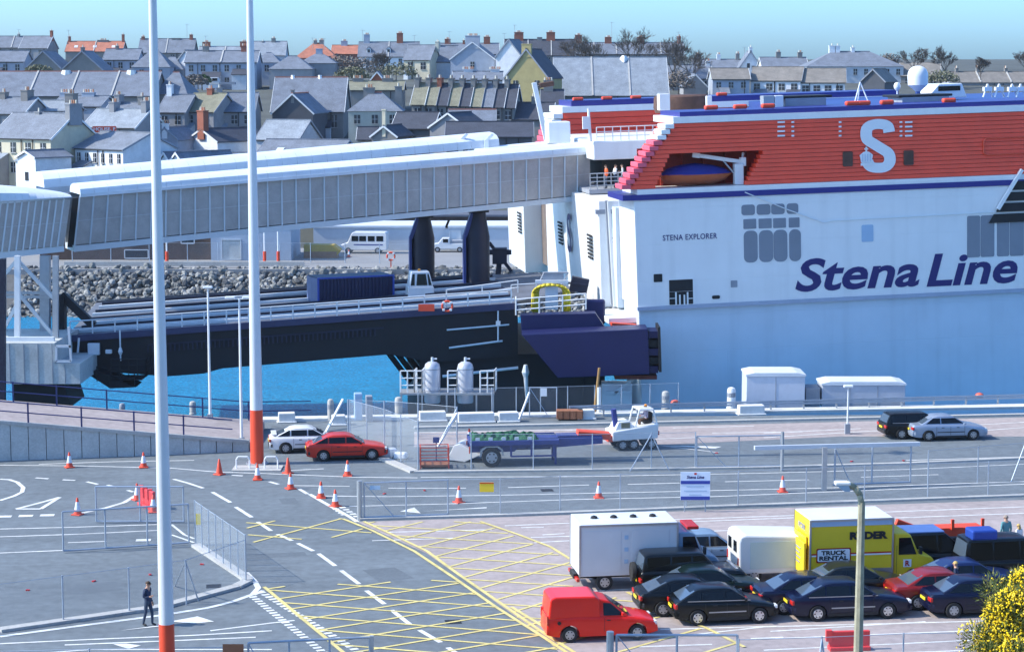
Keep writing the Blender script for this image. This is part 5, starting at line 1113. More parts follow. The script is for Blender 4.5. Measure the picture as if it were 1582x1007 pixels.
for s, z in (('TRUCK', 1.53), ('RENTAL', 1.31)):
    o = text_mesh(s, 0.24, M['black'], 'lettering', ry, 0.009); o.location = (-1.06, Y - 0.024, z); o.scale.x *= (1.05 if s == 'TRUCK' else 1.22) / o.dimensions.x
mb = MB(); mb.box((2.13, -1.01, 0.95), (0.34, 0.02, 0.32)); mb.build('badge_plate', M['logo_white'], ry); o = text_mesh('R', 0.3, M['lamp_red'], 'lettering', ry, 0.01); o.location = (2.13, -1.03, 0.95)
mb = MB(); mb.box((-2.22, 0, 1.25), (0.09, 1.9, 1.35)); mb.build('tail_lift', truck_yellow, ry, bevel=0.02)
mb = MB(); mb.box((-2.12, 0, 1.9), (0.05, 1.6, 0.5)); mb.build('rear_door', truck_yellow, ry)
o = text_mesh('RYDER', 0.3, M['grey_box'], 'lettering', ry, 0.01); o.rotation_euler = (0, 0, R(-90)); o.location = (-2.09, 0, 2.45); 
for k in range(4):
    mb = MB(); mb.box((-2.275, 0.1, 1.6 - k * 0.2), (0.015, 1.2 - 0.2 * (k % 2), 0.06)); mb.build('lettering', M['grey_box'], ry)
mb = MB(); mb.box((0.3, 0, 0.45), (5.0, 0.9, 0.2)); mb.build('chassis', M['black'], ry)
for x in (-1.0, 2.4):
    for s in (-1, 1): add_wheel(ry, x, s * 0.92, 0.36, 0.24)
for s in (-1, 1):
    mb = MB(); mb.box((-2.14, s * 0.95, 0.5), (0.08, 0.16, 0.14)); mb.build('tail_lamp', M['lamp_red'], ry)
# white van
W = 1.95
wv = thing('white_van', 'white panel van between the white box truck and the yellow truck', 'van', on_ground(1198, 900, W, AX), AX)
prof = [(-1.55, 0.4), (2.6, 0.4), (2.65, 0.85), (1.95, 1.2), (1.5, 1.75), (1.3, 1.92), (-1.3, 2.05), (-1.52, 1.98), (-1.58, 1.75)]
mb = MB(); mb.prism(prof, -W / 2, W / 2); mb.build('body', P_white, wv, bevel=0.08)
mb = MB(); mb.box2((-1.1, -W / 2 - 0.015, 0.62), (1.0, -W / 2, 1.75)); mb.build('side_panel', mat('van_side', (0.62, 0.68, 0.62), 0.45, var=0.05), wv, bevel=0.01)
for s in (-1, 1):
    mb = MB(); mb.box((-1.59, s * 0.42, 1.5), (0.05, 0.4, 0.45)); mb.build('rear_window', M['glass'], wv); mb = MB(); mb.box((-1.56, s * 0.85, 0.9), (0.05, 0.12, 0.35)); mb.build('tail_lamp', M['lamp_red'], wv)
    for x in (-0.9, 1.75): add_wheel(wv, x, s * 0.85, 0.33, 0.2)
mb = MB(); mb.box((-1.6, 0, 0.45), (0.12, 1.9, 0.2)); mb.build('rear_bumper', M['black'], wv)
# red delivery van
W = 1.68
rv = thing('red_van', 'bright red delivery van driving out at the bottom centre', 'van', on_ground(932, 991, W, AX), AX)
body_mesh(4.2, W, [(-2.1, .55), (-2.08, .95), (-1.0, 1.0), (0.3, .95), (0.95, .92), (1.6, .80), (1.95, .70), (2.08, .58), (2.1, .46)], (-1.25, 1.3), 0.37).build('body', P_bright, rv, smooth=R(32))
mb = MB(); mb.prism([(-2.06, 0.9), (-0.1, 0.9), (-0.14, 1.60), (-0.3, 1.72), (-1.8, 1.74), (-1.98, 1.66)], -W / 2 * 0.94, W / 2 * 0.94); mb.build('cargo_box', P_bright, rv, bevel=0.06)
mb = MB(); mb.add([(-0.3, -0.77, 0.92), (1.02, -0.77, 0.90), (1.02, 0.77, 0.90), (-0.3, 0.77, 0.92), (-0.3, -0.62, 1.62), (0.22, -0.6, 1.50), (0.22, 0.6, 1.50), (-0.3, 0.62, 1.62)], [(3, 2, 1, 0), (4, 5, 6, 7), (0, 1, 5, 4), (1, 2, 6, 5), (2, 3, 7, 6), (3, 0, 4, 7)]); mb.build('cab', P_bright, rv, bevel=0.05)
for s in (-1, 1):
    mb = MB(); q = [(0.02, s * 0.785, 0.99), (0.82, s * 0.785, 0.97), (0.3, s * 0.665, 1.42), (0.02, s * 0.665, 1.44)]; mb.add(q, [(0, 1, 2, 3)]); mb.build('side_window', M['glass'], rv)
    for x in (-1.25, 1.3): add_wheel(rv, x, s * (W / 2 - 0.12), 0.3, 0.18)
    mb = MB(); mb.box((0.72, s * 0.92, 1.05), (0.1, 0.16, 0.14)); mb.build('mirror', P_bright, rv, bevel=0.03); mb = MB(); mb.box((-2.07, s * 0.68, 0.85), (0.06, 0.14, 0.34)); mb.build('tail_lamp', M['lamp_red'], rv)
    mb = MB(); mb.box((1.98, s * 0.55, 0.62), (0.14, 0.34, 0.13)); mb.build('headlamp', M['lamp_clear'], rv)
    mb = MB(); mb.box((0.05, s * (W / 2 * 0.99), 0.65), (0.012, 0.02, 0.5)); mb.build('door_gap', M['black'], rv); mb = MB(); mb.box((0.2, s * (W / 2 + 0.0), 0.82), (0.14, 0.025, 0.035)); mb.build('door_handle', M['black'], rv)
mb = MB(); q = [(1.01, -0.68, 0.94), (1.01, 0.68, 0.94), (0.27, 0.54, 1.46), (0.27, -0.54, 1.46)]; mb.add([(x + 0.02, y, z + 0.02) for x, y, z in q], [(0, 1, 2, 3)]); mb.build('windscreen', M['sky_tint_glass'], rv)
mb = MB(); mb.lathe([(0.07, -0.02), (0.07, 0.0)], (-1.66, -W / 2 - 0.005, 0.78), 12, axis='y'); mb.build('fuel_cap', M['black'], rv)
mb = MB(); mb.box((0.4, -0.72, 1.05), (0.30, 0.08, 0.09)); mb.build('driver_arm', M['skin'], rv, bevel=0.03)
# red flat trailer with hydraulic arm
W = 2.0
rt = thing('flat_trailer', 'red flat trailer with folded red arm behind the yellow truck', 'trailer', on_ground(1452, 872, W, AX), AX)
mb = MB(); mb.box2((-2.0, -0.9, 1.2), (1.95, -0.1, 1.58)); mb.build('side_board', M['orange_red'], rt, bevel=0.03)
mb = MB(); mb.bar((-2.0, -0.95, 1.95), (-1.1, -0.95, 1.6), 0.22, 0.28); mb.bar((-1.1, -0.95, 1.6), (-0.4, -0.95, 1.25), 0.16, 0.22); mb.build('arm', M['orange_red'], rt, bevel=0.04)
for x in (0.55, 1.9): mb = MB(); mb.bar((x, -0.92, 1.5), (x, -0.92, 1.95), 0.12); mb.build('stake', M['orange_red'], rt)
mb = MB(); mb.box((0, 0, 0.9), (4.2, 0.9, 0.2)); mb.build('chassis', M['black'], rt)
for x in (-0.6, 0.4):
    for s in (-1, 1): add_wheel(rt, x, s * 0.85, 0.38, 0.25)
# blue trailer with netting and the terminal tractor
W = 2.3; rzT = R(6)
bt = thing('goods_trailer', 'blue goods trailer loaded with green netting behind the white tractor', 'trailer', on_ground(830, 720, W, rzT), rzT)
tb_blue = mat('trailer_blue', (0.03, 0.045, 0.20), 0.5, var=0.12)
mb = MB(); mb.box2((-3.6, -W / 2, 1.15), (1.2, W / 2, 1.42)); mb.build('bed', tb_blue, bt, bevel=0.03)
for s in (-1, 1):
    mb = MB(); mb.prism([(-3.6, 0.75), (-1.2, 0.75), (-1.0, 0.95), (1.2, 0.95), (3.6, 1.1), (3.6, 1.42), (-3.6, 1.42)], s * 0.62, s * 0.78); mb.build('frame_rail', tb_blue, bt)
    mb = MB(); mb.bar((-1.4, s * W * 0.46, 0.55), (1.0, s * W * 0.46, 0.55), 0.08); mb.build('side_guard', tb_blue, bt)
    for x in (-1.4, -0.3, 0.9): mb = MB(); mb.bar((x, s * W * 0.46, 0.55), (x, s * W * 0.46, 1.2), 0.1); mb.build('guard_post', tb_blue, bt)
    mb = MB(); mb.bar((1.05, s * 0.6, 0.0), (1.05, s * 0.6, 1.0), 0.12); mb.build('landing_leg', tb_blue, bt)
    add_wheel(bt, -2.45, s * (W / 2 - 0.12), 0.52, 0.3, 'galv')
    mb = MB(); mb.prism([(-3.1, 0.6), (-3.05, 0.95), (-2.75, 1.13), (-2.1, 1.13), (-1.85, 0.95), (-1.8, 0.6), (-1.86, 0.6), (-1.95, 0.9), (-2.15, 1.07), (-2.72, 1.07), (-2.95, 0.9), (-3.0, 0.6)], s * (W / 2 - 0.28), s * (W / 2 + 0.01)); mb.build('mudguard', M['galv'], bt)
    mb = MB(); mb.box((-3.62, s * 0.9, 0.9), (0.06, 0.12, 0.35)); mb.build('tail_lamp', M['orange_red'], bt)
mb = MB(); mb.bar((1.2, 0, 1.35), (3.6, 0, 1.35), 0.9, 0.3); mb.build('gooseneck', tb_blue, bt); mb = MB(); mb.bar((2.3, 0, 1.55), (4.1, 0, 1.38), 0.8, 0.36); mb.build('drawbar', M['orange_red'], bt, bevel=0.04)
mb = MB(); rr = random.Random(5); vs = []; nx_, ny_ = 22, 8
for i in range(nx_):
    for j in range(ny_): vs.append((-3.5 + 3.6 * i / (nx_ - 1), -1.05 + 2.1 * j / (ny_ - 1), 1.43 if i in (0, nx_ - 1) or j in (0, ny_ - 1) else 1.46 + rr.random() * 0.2))
mb.add(vs, [(i * ny_ + j, (i + 1) * ny_ + j, (i + 1) * ny_ + j + 1, i * ny_ + j + 1) for i in range(nx_ - 1) for j in range(ny_ - 1)])
o = mb.build('netting', mat('net_green', (0.012, 0.09, 0.04), 0.8, var=0.5, scale=4)); o.matrix_world = Matrix.Translation(bt.location) @ Matrix.Rotation(rzT, 4, 'Z'); tag(o, 'heap of green netting lying on the blue goods trailer', 'netting')
for k in range(5):
    mb = MB(); mb.box((-3.2 + k * 0.7, -1.08, 1.52), (0.22, 0.05, 0.16)); o2 = mb.build('strap', M['steel_white'], o)
tt = thing('terminal_tractor', 'white open terminal tractor with roll cage pulling the blue trailer', 'tractor', on_ground(983, 696, 1.7, R(14)), R(14))
mb = MB(); mb.add([(-1.35, -0.75, 0.55), (1.3, -0.75, 0.62), (1.3, 0.75, 0.62), (-1.35, 0.75, 0.55), (-1.35, -0.75, 1.1), (1.35, -0.75, 1.45), (1.35, 0.75, 1.45), (-1.35, 0.75, 1.1)], [(3, 2, 1, 0), (4, 5, 6, 7), (0, 1, 5, 4), (1, 2, 6, 5), (2, 3, 7, 6), (3, 0, 4, 7)]); mb.build('body', P_white, tt, bevel=0.06)
mb = MB(); mb.add([(-1.2, -0.6, 1.1), (-0.1, -0.6, 1.25), (-0.1, 0.6, 1.25), (-1.2, 0.6, 1.1), (-0.95, -0.55, 1.6), (-0.3, -0.55, 1.65), (-0.3, 0.55, 1.65), (-0.95, 0.55, 1.6)], [(3, 2, 1, 0), (4, 5, 6, 7), (0, 1, 5, 4), (1, 2, 6, 5), (2, 3, 7, 6), (3, 0, 4, 7)]); mb.build('bonnet', P_white, tt, bevel=0.04)
mb = MB(); mb.box((-0.55, -0.57, 1.4), (0.5, 0.06, 0.3)); mb.build('grille', mat('tan', (0.22, 0.2, 0.13), 0.7, var=0.2), tt)
mb = MB()
for s in (-0.6, 0.6):
    mb.path([(0.0, s, 1.3), (0.25, s, 2.25), (1.05, s, 2.25), (1.3, s, 1.35)], 0.05)
mb.path([(0.25, -0.6, 2.25), (0.25, 0.6, 2.25)], 0.05); mb.path([(1.05, -0.6, 2.25), (1.05, 0.6, 2.25)], 0.05); mb.build('roll_cage', P_white, tt)
mb = MB(); mb.box((0.65, 0, 2.29), (0.7, 1.1, 0.05)); mb.build('cage_roof', P_white, tt); mb = MB(); mb.lathe([(0.08, 0), (0.08, 0.12), (0.03, 0.15)], (0.8, 0, 2.32), 8); mb.build('beacon', M['lamp_amber'], tt)
mb = MB(); mb.tube((-1.0, -0.2, 1.3), (-1.15, -0.2, 2.3), 0.16); mb.build('exhaust_stack', tb_blue, tt)
mb = MB(); mb.box((-1.45, 0, 0.7), (0.3, 1.4, 0.35)); mb.build('hitch', M['orange_red'], tt, bevel=0.03)
mb = MB(); mb.box((0.85, 0, 1.5), (0.5, 0.5, 0.15)); mb.box((1.08, 0, 1.75), (0.12, 0.5, 0.55)); mb.build('seat', M['black'], tt, bevel=0.03)
mb = MB(); mb.box((1.38, 0.0, 0.9), (0.06, 1.3, 0.2)); mb.build('tail_lamp_bar', M['lamp_red'], tt)
for x in (-0.75, -0.1, 0.95):
    for s in (-1, 1): add_wheel(tt, x, s * 0.62, 0.32, 0.25, 'galv')
# far quay vehicles
def minibus(px, py):
    t = thing('minibus', 'white minibus with a row of side windows on the far quay', 'minibus', on_ground(px, py, 2.0, 0), 0)
    t.rotation_euler[2] = R(176)
    mb = MB(); mb.prism([(-2.75, 0.4), (2.7, 0.4), (2.75, 0.95), (1.85, 1.25), (1.35, 2.35), (1.1, 2.5), (-2.6, 2.5), (-2.75, 2.3)], -1, 1); mb.build('body', P_white, t, bevel=0.08)
    for s in (-1, 1):
        for x in (-1.95, -0.95, 0.05, 0.95): mb = MB(); mb.box((x, s * 1.0, 1.75), (0.8, 0.03, 0.6)); mb.build('side_window', M['glass'], t)
        for x in (-1.7, 1.75): add_wheel(t, x, s * 0.9, 0.36, 0.22)
        mb = MB(); mb.box((-0.6, s * 1.0, 1.05), (3.4, 0.03, 0.12)); mb.build('side_stripe', M['ship_blue'], t)
    mb = MB(); mb.add([(1.88, -0.85, 1.3), (1.88, 0.85, 1.3), (1.4, 0.8, 2.3), (1.4, -0.8, 2.3)], [(0, 1, 2, 3)]); mb.build('windscreen', M['sky_tint_glass'], t)
    return t
minibus(562, 392)
pk = thing('pickup_truck', 'white pickup truck with open bed between the navy pylons', 'pickup', on_ground(693, 390, 1.8, 0), R(180))
mb = MB(); mb.prism([(-2.0, 0.4), (2.0, 0.4), (2.0, 0.9), (1.2, 1.05), (0.75, 1.65), (-0.1, 1.65), (-0.2, 1.0), (-2.0, 1.0)], -0.85, 0.85); mb.build('body', P_white, pk, bevel=0.05)
mb = MB(); mb.box((-1.1, 0, 1.15), (1.6, 1.5, 0.5)); mb.build('load', M['grey_box'], pk, bevel=0.08); mb = MB(); mb.box((0.35, 0.86, 1.35), (0.6, 0.03, 0.4)); mb.build('side_window', M['glass'], pk); mb = MB(); mb.box((0.35, -0.86, 1.35), (0.6, 0.03, 0.4)); mb.build('side_window', M['glass'], pk)
for x in (-1.3, 1.3):
    for s in (-1, 1): add_wheel(pk, x, s * 0.78, 0.32, 0.2)
# ------------------------------------------------------------------ masts and lamp posts
def mast(label, px, py, d, h, rb_, rt_, bandh):
    p = D(px, py, d); p.z = 0; t = thing('floodlight_mast', label, 'mast', p, 0, 'tall floodlight masts')
    mb = MB(); n = 8; mb.lathe([(rb_ * (1 - bandh / h * 0.6), bandh), (rt_, h)], n=12); mb.build('shaft', mat('mast_white', (0.66, 0.69, 0.72), 0.45, 0.1, var=0.05), t, smooth=SM)
    mb = MB(); mb.lathe([(rb_ * 1.0, 0.02), (rb_ * (1 - bandh / h * 0.6) + 0.004, bandh + 0.01)], n=12); mb.build('painted_base', M['red_band'], t, smooth=SM)
    mb = MB(); mb.lathe([(rb_ * 1.7, 0), (rb_ * 1.7, 0.06)], n=12)
    for k in range(8): a = R(45 * k); mb.box((rb_ * 1.4 * math.cos(a), rb_ * 1.4 * math.sin(a), 0.09), (0.06, 0.06, 0.12))
    mb.build('base_flange', M['galv'], t)
    mb = MB(); mb.lathe([(0.3, 0), (0.35, 0.2), (0.3, 0.4)], (0, 0, h - 0.4), 12)
    for k in range(3): a = R(120 * k); mb.box((0.45 * math.cos(a), 0.45 * math.sin(a), h - 0.2), (0.3, 0.3, 0.3), a)
    mb.build('lamp_ring', M['galv'], t)
    return t
mast('tall white mast with orange base beside the red hatchback', 397.5, 722, 106.2, 30, 0.36, 0.13, 2.95)
mast('tall white mast nearest the camera with orange base at bottom left', 258, 1000, 64.9, 30, 0.27, 0.09, 2.75)
def lamp(label, px, ybase, ytop, arms, hz=0.0, r=0.09):
    p = G(px, ybase, hz); s = FP / p.y; h = (ybase - ytop) / s * 1.0; t = thing('lamp_post', label, 'lamp post', p, 0)
    mb = MB(); mb.tube((0, 0, 0), (0, 0, h), r, r * 0.6, 8); mb.build('post', M['steel_white'], t, smooth=SM)
    for a in arms:
        mb = MB(); mb.box((a, 0, h + 0.05), (0.55, 0.3, 0.14)); mb.build('lamp_head', M['steel_white'], t, bevel=0.04)
        if abs(a) > 0.1: mb = MB(); mb.bar((0, 0, h - 0.02), (a, 0, h - 0.02), 0.06); mb.build('arm', M['steel_white'], t)
    mb = MB(); mb.box((0, 0, 0.3), (0.3, 0.3, 0.6)); mb.build('base', M['grey_box'], t)
    return t
lamp('slim white lamp post with single head in front of the linkspan, left', 325, 655, 441, [0.0], 0.5)
lamp('slim white lamp post with twin heads just left of the orange based mast', 373.5, 692, 456, [-0.5, 0.45])
lamp('short white post with small head left of the parked black estate', 1309, 670, 596, [0.0], r=0.06)
p = D(1326, 1000, 62); p.z = 0
t = thing('street_lamp', 'weathered concrete street lamp with bent arm in front of the yellow truck', 'street lamp', p)
conc = mat('old_concrete', (0.33, 0.31, 0.22), 0.9, var=0.3, scale=3, fine=0.1)
mb = MB(); mb.lathe([(0.17, 0), (0.115, 7.5)], n=8); mb.build('column', conc, t)
mb = MB(); mb.path([(0, 0, 7.45), (-0.06, 0, 7.75), (-0.22, 0, 7.98), (-0.5, 0, 8.12)], 0.1, 8); mb.build('arm', conc, t, smooth=True)
mb = MB(); mb.box((-0.62, 0, 8.12), (0.5, 0.32, 0.12)); mb.build('lamp_head', M['steel_white'], t, bevel=0.04)
mb = MB(); mb.add([(-0.82, -0.13, 8.06), (-0.42, -0.13, 8.06), (-0.42, 0.13, 8.06), (-0.82, 0.13, 8.06), (-0.55, -0.07, 7.86), (-0.38, -0.07, 7.86), (-0.38, 0.07, 7.86), (-0.55, 0.07, 7.86)], [(3, 2, 1, 0), (4, 5, 6, 7), (0, 1, 5, 4), (1, 2, 6, 5), (2, 3, 7, 6), (3, 0, 4, 7)]); mb.build('diffuser', M['hatch_blue'], t)
# ------------------------------------------------------------------ traffic cones
def cone_parts(t, sleeve=True):
    mb = MB(); mb.box((0, 0, 0.03), (0.48, 0.48, 0.06)); mb.build('base', M['orange_red'], t, bevel=0.02)
    mb = MB(); mb.lathe([(0.19, 0.06), (0.155, 0.2), (0.045, 0.82), (0.03, 0.84)], n=14); mb.build('body', M['orange_red'], t, smooth=SM)
    if sleeve: mb = MB(); mb.lathe([(0.146, 0.27), (0.077, 0.64)], n=14); mb.build('reflective_sleeve', mat('sleeve', (0.75, 0.78, 0.82), 0.4, var=0.05), t, smooth=SM)
proto = {}
def cone(px, py, label, sleeve=True, sc_=1.0):
    if sleeve not in proto:
        t = thing('traffic_cone', label, 'traffic cone', G(px, py), 0, 'traffic cones'); cone_parts(t, sleeve); proto[sleeve] = t
    else:
        t = copy_tree(proto[sleeve]); t.location = G(px, py); t['label'] = label
    t.scale = (sc_, sc_, sc_); t.rotation_euler = (0, 0, random.uniform(0, 1.5))
for px, py, lb, sl in [(107.5, 722, 'traffic cone on the white line in front of the panel wall, leftmost', True), (222, 722, 'traffic cone below the panel wall just left of the tall near mast', True), (339, 733, 'plain orange cone without sleeve left of the orange based mast', False), (398, 741, 'traffic cone directly in front of the orange based mast', True), (445, 731, 'plain orange cone without sleeve right of the orange based mast', False), (449, 755, 'sleeved cone just below the plain cone right of the mast', True), (496, 769, 'upper of two cones on the diagonal line left of the gate post', True), (518, 782, 'lower of two cones on the diagonal line left of the gate post', True), (537, 735, 'traffic cone in front of the red hatchback', True), (709, 776, 'traffic cone behind the wire gate left of the yellow sign', True), (925, 769, 'traffic cone alone behind the fence above the white box truck', True), (1209, 760, 'tilted looking cone with white patch right of the blue notice board', True), (212, 772, 'traffic cone at upper end of the red barrier', True), (120, 795, 'traffic cone at the start of the curved white line', True), (237, 791, 'traffic cone at lower end of the red barrier', True), (725, 684, 'traffic cone behind the rear of the blue trailer', True)]:
    cone(px, py, lb, sl)
cone(539, 397, 'tiny cone in front of the minibus on the far quay', True)
# red plastic barriers
def barrier(label, p0, p1, h=0.95, n=1):
    t = thing('plastic_barrier', label, 'barrier', p0); d = p1 - p0
    for i in range(n):
        a, b2 = d * (i / n), d * ((i + 0.94) / n); mb = MB(); mb.bar(a + Vector((0, 0, h * 0.58)), b2 + Vector((0, 0, h * 0.58)), 0.16, h * 0.84); mb.bar(a + Vector((0, 0, 0.08)), b2 + Vector((0, 0, 0.08)), 0.44, 0.16); mb.build('segment', mat('barrier_red', (0.68, 0.05, 0.05), 0.45, var=0.1), t, bevel=0.03)
        mb = MB(); mb.bar(a + Vector((0, 0, h * 0.5)), a + Vector((0, 0, h * 1.06)), 0.22); mb.build('lug', MATS['barrier_red'], t)
    return t
barrier('short run of red plastic barrier between two cones at left', G(218, 779), G(239, 788), 0.9, 3)
barrier('red plastic barrier standing beside the concrete street lamp', G(1280, 1004), G(1347, 1002), 0.72, 1)
# ------------------------------------------------------------------ wire fences and gates
FENCE = mat('fence_steel', (0.36, 0.42, 0.50), 0.45, 0.4, var=0.12)
def fence(label, px, h, sp=2.6, mesh='chain', braces=(), top=True, r=0.035, px_posts=None):
    pts = [G(x, y) for x, y in px]; t = thing('wire_fence', label, 'fence', pts[0]); o = pts[0]
    for a, b2 in zip(pts, pts[1:]):
        n = max(1, round((b2 - a).length / sp))
        for i in range(n + (1 if b2 is pts[-1] else 0)):
            p = a.lerp(b2, i / n) - o; mb = MB(); mb.tube(p, p + Vector((0, 0, h)), r, r, 6); mb.build('post', FENCE, t)
        mb = MB(); u, v = a - o, b2 - o; mb.quad(u + Vector((0, 0, 0.1)), v + Vector((0, 0, 0.1)), v + Vector((0, 0, h - 0.04)), u + Vector((0, 0, h - 0.04))); mb.build('wire_mesh', M[mesh], t)
        if top:
            for z in (h - 0.03,): mb = MB(); mb.tube(u + Vector((0, 0, z)), v + Vector((0, 0, z)), 0.012, 0.012, 4); mb.build('line_wire', FENCE, t)
    for (bx_, by_), (ex, ey) in braces:
        a = G(bx_, by_) - o; b2 = G(ex, ey) - o; mb = MB(); mb.tube(a + Vector((0, 0, h * 0.95)), b2, 0.03, 0.03, 6); mb.build('brace', FENCE, t)
    return t
def gate(label, p0, p1, h, nbar, z0_=0.15, post=True, mesh='chain', brace=True, r=0.04):
    t = thing('wire_gate', label, 'gate', p0); d = p1 - p0
    def seg(nm, a, b2, rr=r): mb = MB(); mb.tube(a, b2, rr, rr, 6); mb.build(nm, FENCE, t)
    Z = lambda z: Vector((0, 0, z))
    seg('top_rail', Z(h), d + Z(h)); seg('bottom_rail', Z(z0_), d + Z(z0_))
    for i in range(nbar + 1): seg('upright', d * (i / nbar) + Z(z0_), d * (i / nbar) + Z(h))
    if brace: seg('brace', d * 0.0 + Z(h), d * (1 / nbar * 0.7) + Z(z0_), 0.02)
    mb = MB(); mb.quad(Z(z0_), d + Z(z0_), d + Z(h), Z(h)); mb.build('wire_mesh', M[mesh], t)
    if post: mb = MB(); e = d.normalized() * -0.22; mb.tube(e, e + Z(h + 0.12), 0.13, 0.13, 10); mb.build('gate_post', M['galv'], t)
    return t
# left compound
fence('low wire fence along the kerb of the left compound behind the walking person', [(-60, 983), (98, 961), (200, 947), (288, 934), (380, 900)], 1.85, 3.6, braces=(((288, 934), (270, 905)), ((288, 934), (307, 929))))
fence('dense pale mesh fence running diagonally beside the left road', [(380, 900), (302, 842)], 2.05, 1.1, 'chain_dense', r=0.03)
gate('open wire gate with three panels across the left compound entrance', G(98, 854), G(292, 841), 1.85, 3, 0.1, post=False, brace=False)
gate('wire gate standing further back, left of the near mast', G(149, 808), G(284, 808), 1.75, 2, 0.1, post=False, brace=False)
mb = MB(); q = G(303, 843); mb.box((q.x + 0.15, q.y - 0.15, 1.25), (0.2, 0.02, 0.5)); tag(mb.build('warning_sign', M['plate_yellow']), 'small yellow sign on the dense mesh fence at left', 'sign')
# middle fence along the car park
gate('wire gate with thick post at the left end of the car park fence', G(563, 802), G(692, 797), 1.75, 2, 0.1, post=True)
fence('long wire fence between car park and road, carrying the yellow sign', [(692, 797), (773, 796), (865, 791), (958, 788), (1060, 785), (1140, 783), (1245, 778), (1335, 774), (1433, 770), (1526, 767), (1620, 763)], 1.8, 3.0, r=0.03)
q = G(752, 797); mb = MB(); mb.box((q.x, q.y - 0.06, 1.42), (0.68, 0.03, 0.46)); o = mb.build('fence_sign', M['plate_yellow']); tag(o, 'plain yellow sign on the long wire fence', 'sign'); mb = MB(); mb.box((q.x, q.y - 0.075, 1.62), (0.68, 0.03, 0.05)); mb.build('sign_band', M['lamp_red'], o)
q = G(580, 801); mb = MB(); mb.box((q.x, q.y - 0.1, 1.52), (0.5, 0.03, 0.2)); tag(mb.build('gate_plate', M['hatch_blue']), 'small grey blue plate on the gate beside the thick post', 'sign')
# company notice board
q = G(1073, 789); nb = thing('notice_board', 'blue and white company notice board on the fence', 'sign', (q.x, q.y - 0.25, 0)); 
for s in (-0.5, 0.5): mb = MB(); mb.tube((s, 0.06, 0), (s, 0.06, 1.2), 0.03); mb.build('leg', FENCE, nb)
mb = MB(); mb.box((0, 0, 1.28), (1.42, 0.05, 1.36)); mb.build('panel', mat('board_white', (0.66, 0.76, 0.88), 0.45, var=0.03), nb)
for z, h_ in ((1.46, 0.16), (0.69, 0.17)): mb = MB(); mb.box((0, -0.03, z), (1.40, 0.02, h_)); mb.build('band', mat('board_blue', (0.03, 0.06, 0.34), 0.4, var=0.03), nb)
o = text_mesh('Stena Line', 0.2, M['logo_blue'], 'lettering', nb, 0.006, 0.2); o.location = (0, -0.03, 1.72)
mb = MB(); mb.box((0, -0.03, 1.88), (0.12, 0.015, 0.09)); mb.build('crest', M['lamp_red'], nb)
for z, ww in ((1.26, 0.85), (1.05, 1.1), (0.86, 0.6)):
    mb = MB(); mb.box((0, -0.028, z), (ww, 0.012, 0.045)); mb.build('print_line', M['hatch_blue'], nb)
# inner compound fences
fence('wire fence of the inner compound from the corner post to the right edge', [(646, 727), (728, 727), (824, 727), (915, 727), (1006, 725), (1074, 724)], 2.0, 3.1, r=0.035, braces=(((1006, 725), (973, 728)), ((1006, 725), (1034, 727))))
gate('wire gate panel between the inner fence and the tall right post', G(1076, 724), G(1206, 722), 1.75, 2, 0.1, post=False)
mb = MB(); q = G(1208, 727); mb.tube((q.x, q.y, 0), (q.x, q.y, 2.1), 0.09); tag(mb.build('gate_post', M['galv']), 'single round gate post right of the inner wire gate', 'post')
fence('tall mesh fence receding from the corner post towards the white hatchback', [(646, 728), (594, 706), (541, 690)], 2.7, 2.0, 'chain_dense', r=0.035)
fence('wire fence with gate frame behind the receding mesh fence', [(538, 672), (594, 674), (646, 678), (706, 684)], 2.1, 2.2, r=0.05, braces=(((706, 684), (676, 690)),))
sg = thing('sliding_gate', 'cantilever sliding gate with pale top beam behind the notice board', 'gate', G(1273, 757)); o = Vector(sg.location)
e = G(1406, 750) - o; lft = Vector((-3.6, -0.4, 0)); Z = lambda z: Vector((0, 0, z))
mb = MB(); mb.bar(lft + Z(2.25), e * 1.1 + Z(2.15), 0.2, 0.2); mb.build('beam', M['pale_steel'], sg); mb = MB(); mb.bar(Z(0) , Z(2.2), 0.24); mb.build('pillar', M['galv'], sg)
for f in (0.12, 0.55, 1.0): mb = MB(); mb.tube(e * f + Z(0.2), e * f + Z(2.1), 0.045); mb.build('upright', FENCE, sg)
mb = MB(); mb.tube(e * 0.12 + Z(2.1), e * 0.3 + Z(0.3), 0.03); mb.build('brace', FENCE, sg); mb = MB(); mb.tube(e * 0.1 + Z(0.25), e + Z(0.2), 0.05); mb.build('bottom_rail', FENCE, sg); mb = MB(); mb.quad(e * 0.1 + Z(.25), e + Z(.2), e + Z(2), e * .1 + Z(2.1)); mb.build('wire_mesh', M['chain'], sg)
fence('wire fence right of the sliding gate up to the right edge', [(1433, 752), (1510, 745), (1620, 735)], 1.9, 3.0, r=0.03, braces=(((1582, 738), (1562, 744)),))
